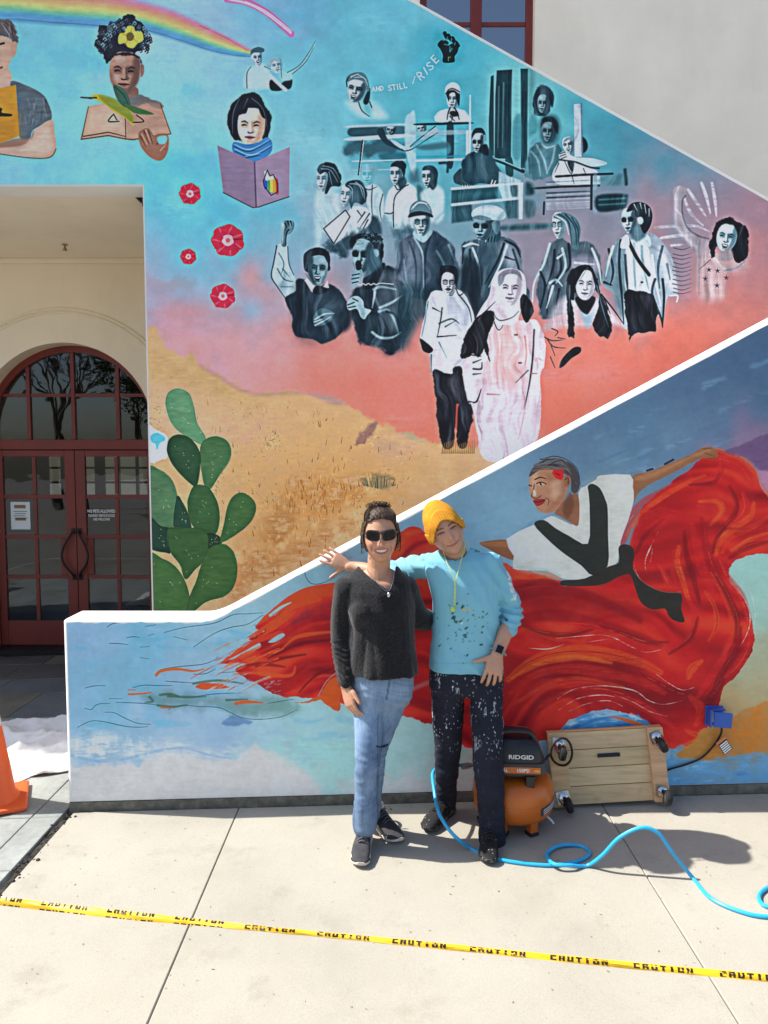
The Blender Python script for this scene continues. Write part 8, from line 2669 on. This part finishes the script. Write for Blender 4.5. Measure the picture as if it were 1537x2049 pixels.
def bean_disp(co, nr):
    L = HB.l(co)
    d = L[:, 2] - brim(L[:, 0], L[:, 1])
    cuff = np.clip((.050 - d) / .006, 0, 1) * .0055
    slouch = .004 * nz(co, 22, 22, 22, 3)
    rib = .0011 * np.sin(np.arctan2(L[:, 0], L[:, 1] + .02) * 58)
    return co + nr * (cuff + slouch + rib)[:, None]
finish('beanie', b, .0030, M_BEAN, pb, 3, bean_disp, bean_cut, None, .006)
# shirt
M_SHIRT = cloth_mat('pale_blue_jersey', (.20, .46, .58), .8, .05, 5, 500, .12, True)
# dried paint: specks of dark green, ochre and white
def specks(m, base, scale, thr, colr, gate=None, stretch=(1, 1, 1)):
    v = m.n('ShaderNodeTexVoronoi'); v.inputs['Scale'].default_value = scale; v.inputs['Randomness'].default_value = 1
    wv = m.n('ShaderNodeVectorMath', operation='ADD')
    nn = m.n('ShaderNodeTexNoise'); nn.inputs['Scale'].default_value = scale * 1.4; m.l(m.coord('Object'), nn.inputs['Vector'])
    sc = m.n('ShaderNodeVectorMath', operation='SCALE'); sc.inputs['Scale'].default_value = .5 / scale; m.l(nn.outputs['Color'], sc.inputs[0])
    m.l(m.coord('Object', stretch), wv.inputs[0]); m.l(sc.outputs[0], wv.inputs[1]); m.l(wv.outputs[0], v.inputs['Vector'])
    f = m.ramp(v.outputs['Distance'], [(thr * .8, 1), (thr, 0)])
    sepc = m.n('ShaderNodeSeparateColor'); m.l(v.outputs['Color'], sepc.inputs[0])
    f = m.mix(1, f, m.ramp(sepc.outputs[0], [(.5, 0), (.52, 1)]), 'MULTIPLY')
    if gate is not None: f = m.mix(1, f, gate, 'MULTIPLY')
    return m.mix(f, base, colr)
_base = M_SHIRT.b.inputs['Base Color'].links[0].from_socket
_g = M_SHIRT.ramp(M_SHIRT.noise(5, 2), [(.45, 0), (.55, 1)])
_o = specks(M_SHIRT, _base, 52, .11, (.05, .15, .18), _g)
_o = specks(M_SHIRT, _o, 34, .09, (.06, .19, .17), _g, (1, 1, 2))
M_SHIRT.color(_o); M_SHIRT = M_SHIRT.m
b = MB()
torso(b, [(1098, 880, 948, 3.56, .055), (1108, 862, 968, 3.56, .074), (1120, 850, 990, 3.555, .092), (1138, 848, 1002, 3.55, .108), (1165, 856, 1004, 3.545, .122), (1200, 865, 1001, 3.54, .126), (1245, 867, 998, 3.54, .120), (1290, 864, 1000, 3.54, .120), (1322, 861, 1003, 3.538, .124), (1337, 860, 1004, 3.537, .126)])
limb(b, [SL + Vector((.02, 0, .0)), at(815, 1138, 3.65), EL], [.064, .056, .052])
limb(b, [SR + Vector((-.008, 0, -.004)), at(1006, 1180, 3.54), ER, at(1019, 1258, 3.485)], [.064, .056, .052, .041])
NECK = [(876, 1060), (879, 1098), (886, 1110), (897, 1119), (912, 1121), (928, 1113), (940, 1098), (946, 1060)]
def sh_cut(co):
    return in_poly(proj(co), NECK)
def sh_disp(co, nr):
    px = proj(co)
    f = nz(co, 6, 6, 4, 11) * .009
    diag = 1 - np.abs(nz(np.stack([co[:, 0] + .7 * co[:, 2], co[:, 1], co[:, 2] * .6], 1), 11, 6, 5, 3))
    f = f + .009 * np.clip(diag - .7, 0, 1) * 2
    arm = (px[:, 0] > 998)
    bunch = arm * np.exp(-((px[:, 1] - 1232) / 26) ** 2)
    f = f + bunch * .007 * np.sin(co[:, 2] * 190 + 40 * co[:, 0]) + arm * .004 * np.sin(co[:, 2] * 70 + 20 * co[:, 0])
    arm2 = (px[:, 0] < 850) & (px[:, 1] < 1170)
    f = f + arm2 * .0045 * np.sin(co[:, 0] * 95 + 60 * co[:, 2] + 5 * nz(co, 12, 12, 12, 8))
    return co + nr * f[:, None]
rl = np.random.default_rng(3)
MARK = [(rl.uniform(-4, 5), rl.uniform(0, 1), rl.uniform(1.6, 3.6), rl.uniform(1.2, 2.2)) for _ in range(60)]
SPL = [(908, 1236, 5), (913, 1244, 5), (922, 1243, 4), (905, 1228, 3.5), (933, 1257, 3.5), (930, 1270, 4.5), (926, 1214, 4), (897, 1278, 2.5), (880, 1292, 3), (962, 1290, 4), (948, 1231, 2.2), (938, 1188, 2.2), (960, 1100, 5), (966, 1098, 3), (953, 1102, 3), (1010, 1130, 4), (1013, 1240, 4), (1008, 1252, 3)]
SPL += [(rl.normal(930, 24), rl.normal(1252, 26), rl.uniform(1.1, 2.6)) for _ in range(46)]
def sh_col(co):
    px = proj(co)
    c = np.tile(np.array([.19, .46, .58]), (len(co), 1))
    # darker teal collar seam
    fr = co[:, 1] < 3.56
    # white sleeve print down the outer arm
    ax = np.interp(px[:, 1], [1120, 1150, 1180, 1205], [1012, 1020, 1026, 1029])
    for (dx, t, w_, h_) in MARK:
        m = (np.abs(px[:, 0] - ax - dx) < w_ * .7) & (np.abs(px[:, 1] - (1128 + 74 * t)) < h_) & (px[:, 1] > 1126) & (px[:, 1] < 1206)
        c[m] = (.66, .72, .76)
    for i, (x, y, r_) in enumerate(SPL):
        d = np.hypot(px[:, 0] - x + 1.6 * np.sin(px[:, 1] * .9), (px[:, 1] - y) * (.8 + .5 * (i % 2)))
        m = (d < r_ * .8) & fr
        c[m] = [(.02, .07, .08), (.03, .10, .09), (.05, .13, .16)][i % 3]
    for (x, y, r_) in ((929, 1219, 5), (941, 1220, 3), (924, 1247, 3)):
        m = (np.hypot(px[:, 0] - x, px[:, 1] - y) < r_ * .7) & fr
        c[m] = (.55, .38, .10) if x != 924 else (.75, .70, .68)
    hem_ = np.abs(px[:, 1] - 1327) < 1.3
    c[hem_ & (px[:, 0] < 1003)] *= .88
    return c
finish('shirt', b, .0048, M_SHIRT, pb, 4, sh_disp, sh_cut, sh_col, .004)
# lanyard
M_LAN = simple('yellow_green_cord', (.52, .60, .18), .6, amt=.2, scale=60)
b = MB()
lan = [at(886, 1098, 3.475), at(892, 1120, 3.445), at(901, 1140, 3.415), at(910, 1165, 3.402), at(908, 1212, 3.402)]
lan2 = [at(934, 1080, 3.49), at(926, 1108, 3.45), at(918, 1140, 3.415), at(912, 1165, 3.402), at(911, 1212, 3.402)]
b.tube(spline3(lan, 6), .0022, 6); b.tube(spline3(lan2, 6), .0022, 6)
ln_o = b.build('lanyard', M_LAN, pb, True)
b = MB(); b.lathe([(.004, -.008), (.012, -.006), (.013, 0), (.010, .006), (.004, .008)], 12, Matrix.Translation(at(906, 1219, 3.40)) @ Matrix.Rotation(R(80), 4, 'X')); b.build('pendant', simple('lime_plastic', (.45, .62, .12), .35), ln_o, True)
b = MB(); b.tube([at(929, 1100, 3.452), at(926, 1108, 3.449)], .0042, 8); b.build('toggle', simple('green_toggle', (.30, .45, .08), .4), ln_o, True)
# watch
wt = bpy.data.objects.new('watch', None); link(wt, pb)
ax_ = (WR - at(1010, 1268, 3.47)).normalized()
wc_ = WR - ax_ * .012
n_ = Vector((-.12, -1, .12)); n_ = (n_ - ax_ * n_.dot(ax_)).normalized(); s_ = ax_.cross(n_)
MW = Matrix((s_.to_4d(), ax_.to_4d(), n_.to_4d(), Vector((0, 0, 0, 1)))).transposed()
for i in range(3): MW[3][i] = 0
MW[3][3] = 1
MW = Matrix.Translation(wc_) @ MW
b = MB(); b.tube([MW @ Vector((.0335 * math.cos(a), 0, .0315 * math.sin(a))) for a in [2 * math.pi * k / 28 for k in range(28)]], .011, 8, closed=True, flat=.35)
vs = [MW.inverted() @ v for v in b.v]
b.v = [MW @ Vector((v.x, max(-.010, min(.010, v.y)), v.z)) for v in vs]
b.build('strap', simple('grey_teal_strap', (.22, .32, .33), .6), wt, True)
b = MB(); b.box(-.019, .019, -.021, .021, .031, .042, .005, MW); b.build('case', M_STEEL, wt, True)
b = MB(); b.box(-.0165, .0165, -.0185, .0185, .0415, .0440, .002, MW); b.build('screen', M_LENS, wt)
# trousers
M_TROU = Mat('navy_work_trousers', (.012, .014, .026), .85, 0, .25)
M_TROU.vary((.013, .015, .028), .3, 8)
_b = M_TROU.b.inputs['Base Color'].links[0].from_socket
_g = M_TROU.ramp(M_TROU.noise(4.2, 3), [(.44, 0), (.52, 1)])
_o = specks(M_TROU, _b, 30, .15, (.52, .54, .56), _g, (1.1, 1, .45))
_o = specks(M_TROU, _o, 75, .24, (.36, .40, .46), _g, (1.2, 1, .6))
_o = specks(M_TROU, _o, 16, .09, (.10, .16, .18))
_sk = M_TROU.ramp(M_TROU.noise(42, 3, .5, stretch=(1, 1, .35)), [(.635, 0), (.655, 1), (.68, 1), (.70, 0)])
_o = M_TROU.mix(M_TROU.mix(1, _sk, _g, 'MULTIPLY'), _o, (.42, .45, .48))
_sm = M_TROU.ramp(M_TROU.noise(11, 5, .7, stretch=(1, 1, .4)), [(.62, 0), (.78, .6)])
_o = M_TROU.mix(_sm, _o, (.07, .08, .10))
a_ = M_TROU.n('ShaderNodeVertexColor', layer_name='tint')
M_TROU.color(M_TROU.mix(a_.outputs[0], _b, _o))
M_TROU.bump(M_TROU.noise(500, 2), .2, .001); M_TROU = M_TROU.m
b = MB()
torso(b, [(1310, 866, 1002, 3.545, .098), (1345, 859, 1008, 3.545, .112), (1372, 859, 1009, 3.545, .110), (1388, 866, 1002, 3.545, .085)])
limb(b, [at(973, 1380, 3.52), at(975, 1440, 3.475), KK, at(983, 1600, 3.435), at(985, 1684, 3.445)], [.083, .078, .072, .064, .062], 6, 22)
limb(b, [at(896, 1380, 3.56), at(896, 1440, 3.59), BK, at(893, 1560, 3.68), at(894, 1602, 3.73)], [.084, .078, .066, .056, .054], 6, 22)
def tr_disp(co, nr):
    px = proj(co)
    w1 = nz(co, 8, 8, 13, 21.0)
    w2 = 1 - np.abs(nz(co, 10, 10, 24, 26.0))
    k_ = np.exp(-((px[:, 1] - 1560) / 60) ** 2) + .8 * np.exp(-((px[:, 1] - 1410) / 30) ** 2) + np.exp(-((px[:, 1] - 1650) / 40) ** 2) * .8
    return co + nr * (.005 * w1 + .009 * (w2 - .75) * (.35 + k_))[:, None]
def tr_col(co):
    px = proj(co)
    m = np.clip((1560 - px[:, 1]) / 60, 0, 1) * .95 + .05
    return np.stack([m, m, m], 1)
finish('trousers', b, .0055, M_TROU, pb, 3, tr_disp, None, tr_col)
M_SHOEB = cloth_mat('black_shoe', (.014, .014, .015), .6, .3, 30, 200, .6)
_b = M_SHOEB.b.inputs['Base Color'].links[0].from_socket
M_SHOEB.color(specks(M_SHOEB, _b, 70, .2, (.35, .35, .33))); M_SHOEB = M_SHOEB.m
M_SOLEB = Mat('spattered_black_sole', (.03, .03, .03), .8)
M_SOLEB.color(M_SOLEB.ramp(M_SOLEB.noise(60, 5, .7), [(.42, (.018, .018, .018)), (.6, (.10, .10, .095)), (.72, (.42, .41, .38))])); M_SOLEB = M_SOLEB.m
M_LACEB = simple('black_lace', (.015, .015, .015), .8)
shoe(pb, on_ground(985, 1672), on_ground(978, 1724), .285, M_SHOEB, M_SOLEB, M_LACEB)
shoe(pb, on_ground(904, 1622), on_ground(852, 1668), .285, M_SHOEB, M_SOLEB, M_LACEB)
